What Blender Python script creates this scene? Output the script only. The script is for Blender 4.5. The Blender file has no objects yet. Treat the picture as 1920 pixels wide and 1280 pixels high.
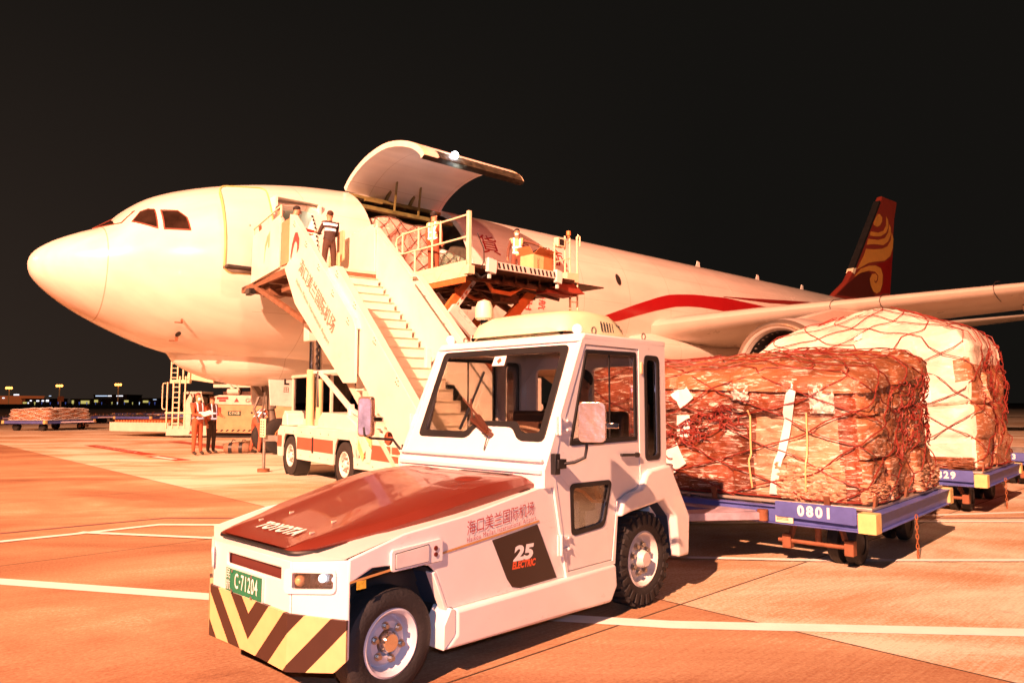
import bpy, bmesh, math, random
from math import sin, cos, pi, radians as R, sqrt, atan2
from mathutils import Vector as V, Matrix, noise as MN
from mathutils.geometry import tessellate_polygon
random.seed(7)
sc = bpy.context.scene
COL = sc.collection
# ---------------------------------------------------------------- camera
F_, HZ, CH = 1360.0, 754.0, 1.49
cam = bpy.data.cameras.new('camera'); camo = bpy.data.objects.new('camera', cam); COL.objects.link(camo)
cam.sensor_width = 36; cam.lens = F_ / 1920 * 36; cam.clip_end = 3000; cam.clip_start = .05
camo.location = (0, 0, CH); camo.rotation_euler = (pi / 2 + math.atan((HZ - 640) / F_), 0, 0)
sc.camera = camo
# ---------------------------------------------------------------- world: night sky with a faint town glow low on the left
w = bpy.data.worlds.new('World'); sc.world = w; w.use_nodes = True
nt = w.node_tree; bg = nt.nodes['Background']
tc = nt.nodes.new('ShaderNodeTexCoord'); sx = nt.nodes.new('ShaderNodeSeparateXYZ'); nt.links.new(tc.outputs['Generated'], sx.inputs[0])
mr = nt.nodes.new('ShaderNodeMapRange'); mr.inputs['From Min'].default_value = .55; mr.inputs['From Max'].default_value = -.02
nt.links.new(sx.outputs['Z'], mr.inputs['Value'])
ml = nt.nodes.new('ShaderNodeMapRange'); ml.inputs['From Min'].default_value = .25; ml.inputs['From Max'].default_value = -.6
nt.links.new(sx.outputs['X'], ml.inputs['Value'])
mu = nt.nodes.new('ShaderNodeMath'); mu.operation = 'MULTIPLY'
nt.links.new(mr.outputs[0], mu.inputs[0]); nt.links.new(ml.outputs[0], mu.inputs[1])
cr = nt.nodes.new('ShaderNodeMix'); cr.data_type = 'RGBA'
cr.inputs[6].default_value = (.0070, .0062, .0052, 1); cr.inputs[7].default_value = (.030, .020, .015, 1)
nt.links.new(mu.outputs[0], cr.inputs[0]); nt.links.new(cr.outputs[2], bg.inputs['Color']); bg.inputs['Strength'].default_value = 1.0
sc.view_settings.view_transform = 'Standard'; sc.view_settings.look = 'None'; sc.view_settings.exposure = 0; sc.view_settings.gamma = 1
sc.cycles.max_bounces = 8; sc.cycles.transparent_max_bounces = 12; sc.cycles.use_denoising = True
sc.cycles.caustics_reflective = False; sc.cycles.caustics_refractive = False
# ---------------------------------------------------------------- apron floodlights outside the picture, plus added fill lamps
def spot(name, loc, aim, energy, color, size, ang, blend=1):
    l = bpy.data.lights.new(name, 'SPOT'); l.energy = energy; l.color = color; l.shadow_soft_size = size
    l.spot_size = R(ang); l.spot_blend = blend
    o = bpy.data.objects.new(name, l); COL.objects.link(o); o.location = loc
    o.rotation_euler = (V(aim) - V(loc)).to_track_quat('-Z', 'Y').to_euler()
    return o
spot('floodlight_and_fill', (-20, -33, 31), (2, 40, 5), 690000, (1, .44, .26), .35, 65)
spot('floodlight_and_fill', (20, -42, 30), (-15, 36, 13), 150000, (1, .40, .22), .35, 38)
spot('floodlight_and_fill', (-70, 10, 24), (-16, 30, 2), 170000, (1, .30, .11), .5, 44)  # added fill lamp, brightens the far-left ground and the nose
spot('floodlight_and_fill', (48, -16, 26), (6, 27, 6), 90000, (1, .09, .02), .6, 36)  # added red fill lamp, reddens the shaded sides of the aircraft
fl_ = bpy.data.lights.new('camera_flash', 'POINT'); fl_.energy = 235; fl_.color = (.50, .60, 1); fl_.shadow_soft_size = .03   # the photographer's flash
fo_ = bpy.data.objects.new('camera_flash', fl_); COL.objects.link(fo_); fo_.location = (.02, -.02, CH + .20)

# ---------------------------------------------------------------- materials
MATS = {}
def mat(name, col, rough=.5, metal=0, coat=0, var=.12, nscale=3.0, bump=0, bscale=40, emit=None, estr=0, alpha=None, spec=.5):
    if name in MATS: return MATS[name]
    m = bpy.data.materials.new(name); m.use_nodes = True; t = m.node_tree; b = t.nodes['Principled BSDF']
    b.inputs['Roughness'].default_value = rough; b.inputs['Metallic'].default_value = metal
    b.inputs['Coat Weight'].default_value = coat; b.inputs['Specular IOR Level'].default_value = spec
    b.inputs['Base Color'].default_value = (*col, 1)
    if var:
        c = t.nodes.new('ShaderNodeTexCoord'); n = t.nodes.new('ShaderNodeTexNoise'); n.inputs['Scale'].default_value = nscale
        n.inputs['Detail'].default_value = 6; n.inputs['Roughness'].default_value = .65
        t.links.new(c.outputs['Object'], n.inputs['Vector'])
        mr = t.nodes.new('ShaderNodeMapRange'); mr.inputs['From Min'].default_value = .3; mr.inputs['From Max'].default_value = .7
        mr.inputs['To Min'].default_value = 1 - var; mr.inputs['To Max'].default_value = 1 + var * .35
        t.links.new(n.outputs['Fac'], mr.inputs['Value'])
        mx = t.nodes.new('ShaderNodeVectorMath'); mx.operation = 'SCALE'; mx.inputs[0].default_value = col
        t.links.new(mr.outputs[0], mx.inputs['Scale']); t.links.new(mx.outputs[0], b.inputs['Base Color'])
        rr = t.nodes.new('ShaderNodeMapRange'); rr.inputs['To Min'].default_value = max(0, rough - .08); rr.inputs['To Max'].default_value = min(1, rough + .12)
        t.links.new(n.outputs['Fac'], rr.inputs['Value']); t.links.new(rr.outputs[0], b.inputs['Roughness'])
    if bump:
        c = t.nodes.new('ShaderNodeTexCoord'); n = t.nodes.new('ShaderNodeTexNoise'); n.inputs['Scale'].default_value = bscale; n.inputs['Detail'].default_value = 4
        t.links.new(c.outputs['Object'], n.inputs['Vector']); bp = t.nodes.new('ShaderNodeBump'); bp.inputs['Strength'].default_value = bump; bp.inputs['Distance'].default_value = .02
        t.links.new(n.outputs['Fac'], bp.inputs['Height']); t.links.new(bp.outputs[0], b.inputs['Normal'])
    if emit:
        b.inputs['Emission Color'].default_value = (*emit, 1); b.inputs['Emission Strength'].default_value = estr
    MATS[name] = m; return m
def glass(name, tint=(.75, .8, .8), fac=.12, rough=.03):
    m = bpy.data.materials.new(name); m.use_nodes = True; t = m.node_tree; t.nodes.remove(t.nodes['Principled BSDF'])
    out = t.nodes['Material Output']; tr = t.nodes.new('ShaderNodeBsdfTransparent'); tr.inputs[0].default_value = (*tint, 1)
    gl = t.nodes.new('ShaderNodeBsdfGlossy'); gl.inputs['Roughness'].default_value = rough; gl.inputs[0].default_value = (.9, .9, .9, 1)
    lw = t.nodes.new('ShaderNodeLayerWeight'); lw.inputs[0].default_value = .25; mr = t.nodes.new('ShaderNodeMapRange')
    mr.inputs['To Min'].default_value = fac * .4; mr.inputs['To Max'].default_value = .6; t.links.new(lw.outputs['Fresnel'], mr.inputs['Value'])
    mx = t.nodes.new('ShaderNodeMixShader'); t.links.new(mr.outputs[0], mx.inputs[0]); t.links.new(tr.outputs[0], mx.inputs[1]); t.links.new(gl.outputs[0], mx.inputs[2])
    t.links.new(mx.outputs[0], out.inputs['Surface']); MATS[name] = m; return m
WHITE = mat('white_paint', (.80, .79, .77), .28, coat=.4, var=.06, nscale=1.5)
WHITED = mat('worn_white_paint', (.74, .72, .69), .4, var=.2, nscale=2.5)
CREAM = mat('cream_plastic', (.80, .76, .55), .4, var=.08)
BLACK = mat('black_paint', (.015, .015, .016), .45, var=.3)
RUBBER = mat('tyre_rubber', (.022, .021, .021), .72, var=.35, nscale=8, bump=.3, bscale=60)
SEAL = mat('rubber_seal', (.012, .012, .013), .5, var=.2)
STEEL = mat('bare_steel', (.45, .43, .4), .35, metal=.9, var=.2, nscale=8)
RUST = mat('rusty_steel', (.30, .12, .06), .7, metal=.3, var=.4, nscale=12)
DARKM = mat('dark_metal', (.05, .045, .042), .5, metal=.4, var=.4, nscale=6)
REDP = mat('red_paint', (.55, .03, .03), .4, var=.1)
ORNG = mat('orange_paint', (.62, .30, .09), .5, var=.1)
YEL = mat('yellow_paint', (.78, .60, .26), .45, var=.25, nscale=9)
CHROME = mat('chrome', (.85, .83, .8), .1, metal=1, var=.1)
BLUE = mat('blue_paint', (.09, .12, .42), .45, var=.25, nscale=6)
INK = mat('printed_letters_white', (.85, .85, .84), .5, var=0)
INKR = mat('printed_letters_red', (.42, .03, .03), .5, var=0)
INKG = mat('printed_letters_grey', (.16, .13, .11), .5, var=0)
LAMP_W = mat('lamp_white', (.9, .9, .9), .3, var=0, emit=(.85, .93, 1), estr=60)
GLASS = glass('clear_glass', (.94, .93, .91), .10); GLASSD = glass('tinted_glass', (.22, .19, .18), .25)
def grime(m, amt=.4, scale=3.5, col=(.22, .13, .08), lo=.60):     # scattered scuffs and dirt with a shape of their own
    t = m.node_tree; b = t.nodes['Principled BSDF']; L = t.links; src = b.inputs['Base Color'].links[0].from_socket
    c = t.nodes.new('ShaderNodeTexCoord'); mp = t.nodes.new('ShaderNodeMapping'); mp.inputs['Scale'].default_value = (1, 1, 1.8); n = t.nodes.new('ShaderNodeTexNoise'); n.inputs['Scale'].default_value = scale; n.inputs['Detail'].default_value = 12; n.inputs['Roughness'].default_value = .78
    L.new(c.outputs['Object'], mp.inputs[0]); L.new(mp.outputs[0], n.inputs['Vector']); r = t.nodes.new('ShaderNodeMapRange'); r.inputs['From Min'].default_value = lo; r.inputs['From Max'].default_value = lo + .1; r.inputs['To Max'].default_value = amt; L.new(n.outputs['Fac'], r.inputs[0])
    x = t.nodes.new('ShaderNodeMix'); x.data_type = 'RGBA'; L.new(r.outputs[0], x.inputs[0]); L.new(src, x.inputs[6]); x.inputs[7].default_value = (*col, 1); L.new(x.outputs[2], b.inputs['Base Color'])
grime(WHITED, .45, 5); grime(YEL, .5, 7)
# ---------------------------------------------------------------- mesh builder
class MB:
    def __init__(s): s.v = []; s.f = []; s.m = []; s.uv = {}
    def add(s, vs, fs, mi=0):
        b = len(s.v); s.v += [tuple(v) for v in vs]; s.f += [tuple(b + i for i in f) for f in fs]; s.m += [mi] * len(fs); return s
    def box(s, x0, x1, y0, y1, z0, z1, mi=0, M=None):
        vs = [V((x, y, z)) for x in (x0, x1) for y in (y0, y1) for z in (z0, z1)]
        if M: vs = [M @ v for v in vs]
        return s.add(vs, [(0, 1, 3, 2), (4, 6, 7, 5), (0, 4, 5, 1), (2, 3, 7, 6), (0, 2, 6, 4), (1, 5, 7, 3)], mi)
    def bar(s, a, b, w, h=None, mi=0, up=(0, 0, 1)):
        h = h or w; a = V(a); b = V(b); d = (b - a); L = d.length
        if L < 1e-6: return s
        d.normalize(); u = V(up)
        if abs(d.dot(u)) > .98: u = V((1, 0, 0))
        sx = d.cross(u).normalized(); sz = sx.cross(d)
        vs = [p + sx * (i * w / 2) + sz * (j * h / 2) for p in (a, b) for i, j in ((-1, -1), (1, -1), (1, 1), (-1, 1))]
        return s.add(vs, [(3, 2, 1, 0), (4, 5, 6, 7), (0, 1, 5, 4), (1, 2, 6, 5), (2, 3, 7, 6), (3, 0, 4, 7)], mi)
    def tube(s, pts, r, n=8, mi=0, closed=False, cap=True):
        P = [V(p) for p in pts]; N = len(P); rings = []; up = V((0, 0, 1)); prev = None
        rr = r if isinstance(r, (list, tuple)) else [r] * N
        for i, p in enumerate(P):
            a = P[i - 1] if (i or closed) else p; b = P[(i + 1) % N] if (i < N - 1 or closed) else p
            d = (b - a).normalized()
            if prev is None:
                u = V((0, 0, 1)) if abs(d.z) < .9 else V((1, 0, 0)); x = d.cross(u).normalized()
            else:
                x = (prev - d * prev.dot(d)).normalized()
            prev = x; y = d.cross(x)
            rings.append([p + (x * cos(2 * pi * k / n) + y * sin(2 * pi * k / n)) * rr[i] for k in range(n)])
        vs = [v for g in rings for v in g]; fs = []
        for i in range(N if closed else N - 1):
            for k in range(n):
                a0 = i * n + k; a1 = i * n + (k + 1) % n; b0 = ((i + 1) % N) * n + k; b1 = ((i + 1) % N) * n + (k + 1) % n
                fs.append((a0, a1, b1, b0))
        if cap and not closed: fs += [tuple(range(n))[::-1], tuple((N - 1) * n + k for k in range(n))]
        return s.add(vs, fs, mi)
    def cyl(s, a, b, r, n=16, mi=0, r2=None): return s.tube([a, b], [r, r if r2 is None else r2], n, mi)
    def lathe(s, prof, o, ax, n=32, mi=0):      # prof: (along, radius)
        o = V(o); ax = V(ax).normalized(); u = V((0, 0, 1)) if abs(ax.z) < .9 else V((1, 0, 0)); x = ax.cross(u).normalized(); y = ax.cross(x)
        vs = [o + ax * t + (x * cos(2 * pi * k / n) + y * sin(2 * pi * k / n)) * max(r, 1e-4) for t, r in prof for k in range(n)]
        fs = [(i * n + k, i * n + (k + 1) % n, (i + 1) * n + (k + 1) % n, (i + 1) * n + k) for i in range(len(prof) - 1) for k in range(n)]
        return s.add(vs, fs, mi)
    def plate(s, outer, holes, fn, th, mi=0):   # fn(u,v)->3D, th = thickness vector
        loops = [outer] + list(holes); pts = [p for l in loops for p in l]
        tri = tessellate_polygon([[V((p[0], p[1], 0)) for p in l] for l in loops])
        A = [V(fn(*p)) for p in pts]; th = V(th); n = len(A)
        vs = A + [a + th for a in A]; fs = [tuple(t) for t in tri] + [tuple(n + i for i in reversed(t)) for t in tri]
        b = 0
        for l in loops:
            k = len(l)
            for i in range(k): j = (i + 1) % k; fs.append((b + i, b + j, n + b + j, n + b + i))
            b += k
        return s.add(vs, fs, mi)
    def sphere(s, c, r, n=12, mi=0, sc3=(1, 1, 1)):
        pr = [(-cos(pi * i / n) * r, sin(pi * i / n) * r) for i in range(n + 1)]
        b = len(s.v); s.lathe(pr, (0, 0, 0), (0, 0, 1), n * 2, mi)
        for i in range(b, len(s.v)):
            v = s.v[i]; s.v[i] = (c[0] + v[0] * sc3[0], c[1] + v[1] * sc3[1], c[2] + v[2] * sc3[2])
        return s
    def grid(s, P, mi=0, closed=False, skip=None):  # P rows of points
        n = len(P[0]); vs = [p for r in P for p in r]; fs = []
        for i in range(len(P) - 1):
            for k in range(n if closed else n - 1):
                if skip and skip(i, k): continue
                fs.append((i * n + k, i * n + (k + 1) % n, (i + 1) * n + (k + 1) % n, (i + 1) * n + k))
        return s.add(vs, fs, mi)
    def build(s, name, mats, parent=None, smooth=35, bevel=0, seg=2, loc=None, rot=None, weld=False):
        me = bpy.data.meshes.new(name); me.from_pydata(s.v, [], s.f)
        bm = bmesh.new(); bm.from_mesh(me)
        if weld: bmesh.ops.remove_doubles(bm, verts=bm.verts, dist=1e-4)
        bmesh.ops.recalc_face_normals(bm, faces=bm.faces); bm.to_mesh(me); bm.free()
        for m in (mats if isinstance(mats, (list, tuple)) else [mats]): me.materials.append(m)
        if not weld: me.polygons.foreach_set('material_index', s.m)
        if smooth:
            me.polygons.foreach_set('use_smooth', [True] * len(me.polygons)); me.set_sharp_from_angle(angle=R(smooth))
        o = bpy.data.objects.new(name, me); COL.objects.link(o)
        if parent: o.parent = parent
        if loc: o.location = loc
        if rot: o.rotation_euler = rot
        if bevel:
            b = o.modifiers.new('bevel', 'BEVEL'); b.width = bevel; b.segments = seg; b.limit_method = 'ANGLE'; b.angle_limit = R(40); b.harden_normals = False
        return o
def tag(o, label=None, cat=None, group=None, kind=None):
    if label: o['label'] = label
    if cat: o['category'] = cat
    if group: o['group'] = group
    if kind: o['kind'] = kind
    return o
def thing(name, loc, rz=0, label=None, cat=None, group=None):
    o = bpy.data.objects.new(name, None); COL.objects.link(o); o.location = loc; o.rotation_euler = (0, 0, rz); o.empty_display_size = .2
    return tag(o, label, cat, group)
def kids(o): return [c for c in COL.objects if c.parent == o]
def dup(o, parent=None):
    c = o.copy(); COL.objects.link(c); c.parent = parent
    for k in kids(o): dup(k, c)
    return c
_TX = {}
def textpoly(body, size, ax='CENTER', ay='CENTER', bold=False, shear=0, sx=1.0, space=1.0):
    c = bpy.data.curves.new('tmp', 'FONT'); c.body = body; c.size = size; c.align_x = ax; c.align_y = ay; c.shear = shear
    c.space_character = space; c.resolution_u = 3
    if bold: c.offset = size * (.02 if bold is True else bold)
    o = bpy.data.objects.new('tmp', c); COL.objects.link(o)
    bpy.context.view_layer.update(); me = bpy.data.meshes.new_from_object(o.evaluated_get(bpy.context.evaluated_depsgraph_get()))
    vs = [(v.co.x * sx, v.co.y) for v in me.vertices]; fs = [tuple(p.vertices) for p in me.polygons]
    bpy.data.objects.remove(o); bpy.data.curves.remove(c); bpy.data.meshes.remove(me)
    return vs, fs
def text(name, body, size, fn, m, parent, **k):
    vs, fs = textpoly(body, size, **k); b = MB(); b.add([fn(*v) for v in vs], fs); return b.build(name, m, parent, smooth=0)
def frame_fn(o, u, v, lift=0):      # plane mapping: origin, u axis, v axis
    o = V(o); u = V(u).normalized(); v = V(v).normalized(); n = u.cross(v) * lift
    return lambda a, b: o + u * a + v * b + n
def rpoly(pts, r, n=4):             # round the corners of a polygon
    out = []; N = len(pts)
    for i in range(N):
        p = V(pts[i]); a = V(pts[i - 1]); b = V(pts[(i + 1) % N]); da = (a - p); db = (b - p)
        q = min(r, da.length * .45, db.length * .45); A = p + da.normalized() * q; B = p + db.normalized() * q
        for k in range(n + 1):
            t = k / n; out.append(tuple(A * (1 - t) ** 2 + p * 2 * t * (1 - t) + B * t * t))
    return out
# ---------------------------------------------------------------- ground
def ground_mat():
    m = bpy.data.materials.new('apron_concrete'); m.use_nodes = True; t = m.node_tree; b = t.nodes['Principled BSDF']; L = t.links
    N = lambda k: t.nodes.new(k)
    c = N('ShaderNodeTexCoord'); mp = N('ShaderNodeMapping'); mp.inputs['Location'].default_value = (-1.25, -5.52, 0)
    mp.vector_type = 'POINT'
    rot = N('ShaderNodeMapping'); rot.inputs['Rotation'].default_value = (0, 0, R(46.5)); L.new(c.outputs['Object'], mp.inputs[0]); L.new(mp.outputs[0], rot.inputs[0])
    s = N('ShaderNodeSeparateXYZ'); L.new(rot.outputs[0], s.inputs[0])
    def M(op, a, bb=None, c2=None):
        n = N('ShaderNodeMath'); n.operation = op
        for i, x in enumerate((a, bb, c2)):
            if x is None: continue
            if isinstance(x, (int, float)): n.inputs[i].default_value = x
            else: L.new(x, n.inputs[i])
        return n.outputs[0]
    lines = []; cells = []
    for ax, S in (('X', 5.0), ('Y', 9.0)):
        q = M('DIVIDE', s.outputs[ax], S); cells.append(M('FLOOR', q)); fr = M('ABSOLUTE', M('SUBTRACT', M('FRACT', M('ADD', q, .5)), .5))
        lines.append(M('LESS_THAN', fr, .009 / S))
    joint = M('MAXIMUM', lines[0], lines[1])
    cx = N('ShaderNodeCombineXYZ'); L.new(cells[0], cx.inputs[0]); L.new(cells[1], cx.inputs[1])
    wn = N('ShaderNodeTexWhiteNoise'); wn.noise_dimensions = '2D'; L.new(cx.outputs[0], wn.inputs['Vector'])
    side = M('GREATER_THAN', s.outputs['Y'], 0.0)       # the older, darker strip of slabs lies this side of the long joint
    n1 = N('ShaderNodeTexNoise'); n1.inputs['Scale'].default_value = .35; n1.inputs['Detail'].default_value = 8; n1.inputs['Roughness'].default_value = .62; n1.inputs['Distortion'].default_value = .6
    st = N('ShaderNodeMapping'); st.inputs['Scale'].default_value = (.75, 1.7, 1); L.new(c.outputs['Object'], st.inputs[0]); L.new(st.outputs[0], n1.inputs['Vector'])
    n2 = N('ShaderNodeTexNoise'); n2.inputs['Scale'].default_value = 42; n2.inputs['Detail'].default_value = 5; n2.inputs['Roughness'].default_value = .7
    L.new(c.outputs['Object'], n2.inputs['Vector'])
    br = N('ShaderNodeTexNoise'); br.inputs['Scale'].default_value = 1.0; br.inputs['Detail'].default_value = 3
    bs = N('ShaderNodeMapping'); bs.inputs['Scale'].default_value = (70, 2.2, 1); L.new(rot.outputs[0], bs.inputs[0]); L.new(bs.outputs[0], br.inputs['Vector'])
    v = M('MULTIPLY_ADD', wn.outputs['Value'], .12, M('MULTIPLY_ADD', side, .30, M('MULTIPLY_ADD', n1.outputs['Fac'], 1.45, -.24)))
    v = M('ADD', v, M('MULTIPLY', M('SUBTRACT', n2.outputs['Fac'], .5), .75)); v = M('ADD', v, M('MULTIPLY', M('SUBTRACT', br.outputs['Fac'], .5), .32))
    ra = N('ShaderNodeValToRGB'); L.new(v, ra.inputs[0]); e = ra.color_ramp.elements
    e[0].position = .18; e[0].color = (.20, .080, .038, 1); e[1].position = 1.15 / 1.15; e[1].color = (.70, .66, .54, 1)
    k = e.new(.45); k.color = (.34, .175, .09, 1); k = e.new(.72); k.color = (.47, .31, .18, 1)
    mx = N('ShaderNodeMix'); mx.data_type = 'RGBA'; L.new(joint, mx.inputs[0]); L.new(ra.outputs[0], mx.inputs[6]); mx.inputs[7].default_value = (.06, .035, .02, 1)
    sp = N('ShaderNodeTexNoise'); sp.inputs['Scale'].default_value = .9; sp.inputs['Detail'].default_value = 10; sp.inputs['Roughness'].default_value = .8; L.new(c.outputs['Object'], sp.inputs['Vector'])
    sr = N('ShaderNodeMapRange'); sr.inputs['From Min'].default_value = .60; sr.inputs['From Max'].default_value = .72; sr.inputs['To Min'].default_value = 0; sr.inputs['To Max'].default_value = .65; L.new(sp.outputs['Fac'], sr.inputs[0])
    sm = N('ShaderNodeMix'); sm.data_type = 'RGBA'; L.new(sr.outputs[0], sm.inputs[0]); L.new(mx.outputs[2], sm.inputs[6]); sm.inputs[7].default_value = (.16, .075, .04, 1)
    L.new(sm.outputs[2], b.inputs['Base Color']); b.inputs['Roughness'].default_value = .75
    bp = N('ShaderNodeBump'); bp.inputs['Strength'].default_value = .45; bp.inputs['Distance'].default_value = .012
    L.new(M('ADD', n2.outputs['Fac'], M('MULTIPLY', br.outputs['Fac'], .8)), bp.inputs['Height']); L.new(bp.outputs[0], b.inputs['Normal'])
    return m
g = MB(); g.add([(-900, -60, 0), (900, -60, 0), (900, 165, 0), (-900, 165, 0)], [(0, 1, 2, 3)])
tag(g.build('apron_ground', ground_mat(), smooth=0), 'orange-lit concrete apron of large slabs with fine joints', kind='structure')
g = MB(); g.add([(-1600, 165, -.02), (1600, 165, -.02), (1600, 1500, -.02), (-1600, 1500, -.02)], [(0, 1, 2, 3)])
tag(g.build('far_field', mat('far_grass', (.03, .022, .014), .9, var=.4, nscale=.05), smooth=0), 'dark field beyond the lit apron', kind='structure')
LINEW = mat('line_paint', (.92, .91, .88), .6, var=.08, nscale=5, bump=.2)
def strip(name, pts, wd, m, z=.004):
    b = MB(); P = [V((x, y, z)) for x, y in pts]; rows = []
    for i, p in enumerate(P):
        d = (P[min(i + 1, len(P) - 1)] - P[max(i - 1, 0)]).normalized(); n = V((-d.y, d.x, 0)); ww = wd[i] if isinstance(wd, list) else wd
        rows.append([p + n * ww / 2, p - n * ww / 2])
    b.grid(rows); return tag(b.build(name, m, smooth=0), kind='structure')
strip('apron_line', [(-7.5, 6.95), (-4.28, 6.2), (-2.28, 5.71), (1.07, 5.02), (3.32, 4.85), (8, 4.55)], .17, LINEW)
strip('apron_line', [(-9, 4.6), (-5.48, 7.92), (-4.9, 8.42), (-4.3, 9.0), (-3.5, 8.98), (1, 9.05), (5.03, 9.25), (12, 9.2)], .12, LINEW, .008)
strip('apron_line', [(-4.95, 8.46), (-3.27, 8.1), (1.56, 7.12), (2.85, 6.98), (3.55, 6.98), (4.8, 6.98), (12, 7.0)], .10, LINEW, .012)
strip('apron_line', [(4.2, 9.55), (5.41, 9.74), (6.97, 10.03), (14, 11.4)], .11, LINEW, .004)
strip('faded_line', [(-9, 5.4), (-5.83, 8.43), (-4.99, 9.12), (-4.47, 9.54), (-3.46, 9.52), (2, 9.5), (12, 9.6)], .07, mat('faded_purple_paint', (.25, .10, .10), .7, var=.3), .004)
STANDR = mat('red_stand_paint', (.40, .07, .035), .7, var=.35, nscale=6)
strip('stand_marking', [(-14.7, 25.5), (-10.34, 20.9)], .42, STANDR)
strip('stand_marking', [(-10.0, 20.4), (-8.45, 18.87)], .42, STANDR)
strip('stand_marking', [(-13.0, 28.1), (-8.95, 23.5)], .55, STANDR)
strip('stand_marking', [(-9.85, 20.18), (-8.85, 19.2)], .18, LINEW, .008)
b = MB()
for i in range(9):
    t = i / 9; x = -14.0 + 3.1 * t; y = 24.8 - 3.3 * t
    b.box(x - .1, x + .1, y - .02, y + .02, .007, .009, M=Matrix.Translation((x, y, 0)) @ Matrix.Rotation(R(43 + 25 * (i % 3)), 4, 'Z') @ Matrix.Translation((-x, -y, 0)))
tag(b.build('stand_marking_symbols', LINEW, smooth=0), kind='structure')
# ================================================================ wheels
def make_wheel(parent, x, y, z, r, w, rim, side, lugs, rimmat, nb=6, hub=.05, name='wheel', n=48):
    """wheel whose axle runs along local y; side=+1 faces +y"""
    t = bpy.data.objects.new(name, None); COL.objects.link(t); t.parent = parent; t.location = (x, y, z)
    b = MB(); h = w / 2; d = r - rim
    pr = [(-h * .8, rim), (-h * .98, rim + d * .2), (-h, rim + d * .5), (-h * .93, rim + d * .82), (-h * .78, r - .004), (-h * .4, r), (h * .4, r), (h * .78, r - .004), (h * .93, rim + d * .82), (h, rim + d * .5), (h * .98, rim + d * .2), (h * .8, rim)]
    if side < 0: pr = [(-a, q) for a, q in pr]
    b.lathe(pr, (0, 0, 0), (0, 1, 0), n)
    if lugs:
        for k in range(lugs):
            for sgn in (-1, 1):
                a = 2 * pi * (k + (.25 if sgn > 0 else -.25)) / lugs; M = Matrix.Rotation(a, 4, 'Y') @ Matrix.Translation((0, sgn * h * .46, r + .004))
                Mz = M @ Matrix.Rotation(sgn * R(18), 4, 'Z'); sz = pi * r / lugs * .62
                b.box(-sz, sz, -h * .42, h * .42, -.02, .010, M=Mz)
                M2 = Matrix.Rotation(a, 4, 'Y') @ Matrix.Translation((0, sgn * (h * .95), r - .035)); b.box(-sz * .7, sz * .7, -.012, .012, -.045, .025, M=M2)
    b.build('tyre', RUBBER, t, smooth=40)
    b = MB(); s = side; lip = h * .85
    pr = [(s * (lip), rim + .008), (s * (lip + .006), rim - .004), (s * (lip - .01), rim - .02), (s * (lip - .06), rim - .028), (s * (lip - .075), rim * .80), (s * (lip - .07), rim * .74), (s * (lip - .035), rim * .62), (s * (lip - .03), rim * .42), (s * (lip - .045), rim * .36), (s * (lip - .045), .001)]
    b.lathe(pr, (0, 0, 0), (0, 1, 0), n); b.lathe([(-s * lip, rim + .006), (-s * (lip - .07), rim * .8), (-s * (lip - .07), .001)], (0, 0, 0), (0, 1, 0), 24)
    b.build('rim', rimmat, t, smooth=30)
    b = MB(); o = s * (lip - .045)
    b.lathe([(o, rim * .36), (o + s * (hub * .6), rim * .33), (o + s * hub, rim * .26), (o + s * hub, .001)], (0, 0, 0), (0, 1, 0), 24)
    b.build('hub', CHROME if nb == 6 else WHITED, t, smooth=35)
    b = MB()
    for k in range(nb):
        a = 2 * pi * k / nb + .3; q = rim * .52; y0 = s * (lip - .034)
        b.cyl((q * cos(a), y0, q * sin(a)), (q * cos(a), y0 + s * .028, q * sin(a)), .012 if nb == 6 else .018, 6)
        b.cyl((q * cos(a), y0, q * sin(a)), (q * cos(a), y0 + s * .008, q * sin(a)), .021 if nb == 6 else .027, 10)
    b.build('wheel_nuts', STEEL, t, smooth=30)
    return t
# ================================================================ tow tractor: x forward, y to its left (the side in view), z up
TO = (-1.115, 4.271, 0); TR = R(-133)
tt = thing('tow_tractor', TO, TR, 'white electric tow tractor with red-brown bonnet, closed cab and yellow-black striped bumper', 'tow tractor')
PINKW = mat('tractor_white_paint', (.82, .80, .79), .30, coat=.5, var=.09, nscale=1.2, bump=.03, bscale=6)
grime(PINKW, .30, 4.5, lo=.61)
sideo = [(.287, .735), (-.05, .815), (-.5, .86), (-1.08, .955), (-1.235, .95), (-1.362, .372), (-.40, .372), (-.352, .385), (-.262, .59), (-.215, .628), (.06, .668), (.145, .672), (.287, .615)]
b = MB()
for s in (1, -1):
    b.plate(sideo, [], lambda u, v: (u, s * .70, v), (0, s * .02, 0))
b.plate([(-.42, .186), (.42, .186), (.42, .705), (-.42, .705)], [[(-.256, .600), (.325, .600), (.325, .657), (-.256, .657)]], lambda u, v: (.40, u, v), (.02, 0, 0))
for s in (1, -1):      # chamfered corners with the lamp opening
    c0 = V((.42, s * .42, 0)); d = V((-.4053, s * .9142, 0)); n = V((.9142, s * .4053, 0)) * -.02
    b.plate([(0, .186), (.262, .205), (.328, .265), (.328, .73), (0, .705)], [rpoly([(.0, .572), (.25, .588), (.25, .668), (.0, .655)][::1] if False else [(.012, .572), (.25, .59), (.25, .668), (.012, .655)], .015)], lambda u, v: c0 + d * u + V((0, 0, v)), n)
# top deck between side panels (sloping up to the cab)
b.grid([[(x, y, z + dz) for y in (-.70, -.4, 0, .4, .70)] for x, z, dz in ((.30, .735, 0), (.0, .80, 0), (-.5, .858, 0), (-1.15, .952, 0))])
b.add([(.42, -.42, .705), (.42, .42, .705), (.287, .72, .733), (.287, -.72, .733), (.34, -.3, .738), (.34, .3, .738)], [(0, 1, 5, 4), (1, 2, 5), (3, 0, 4), (2, 3, 4, 5)])
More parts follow.
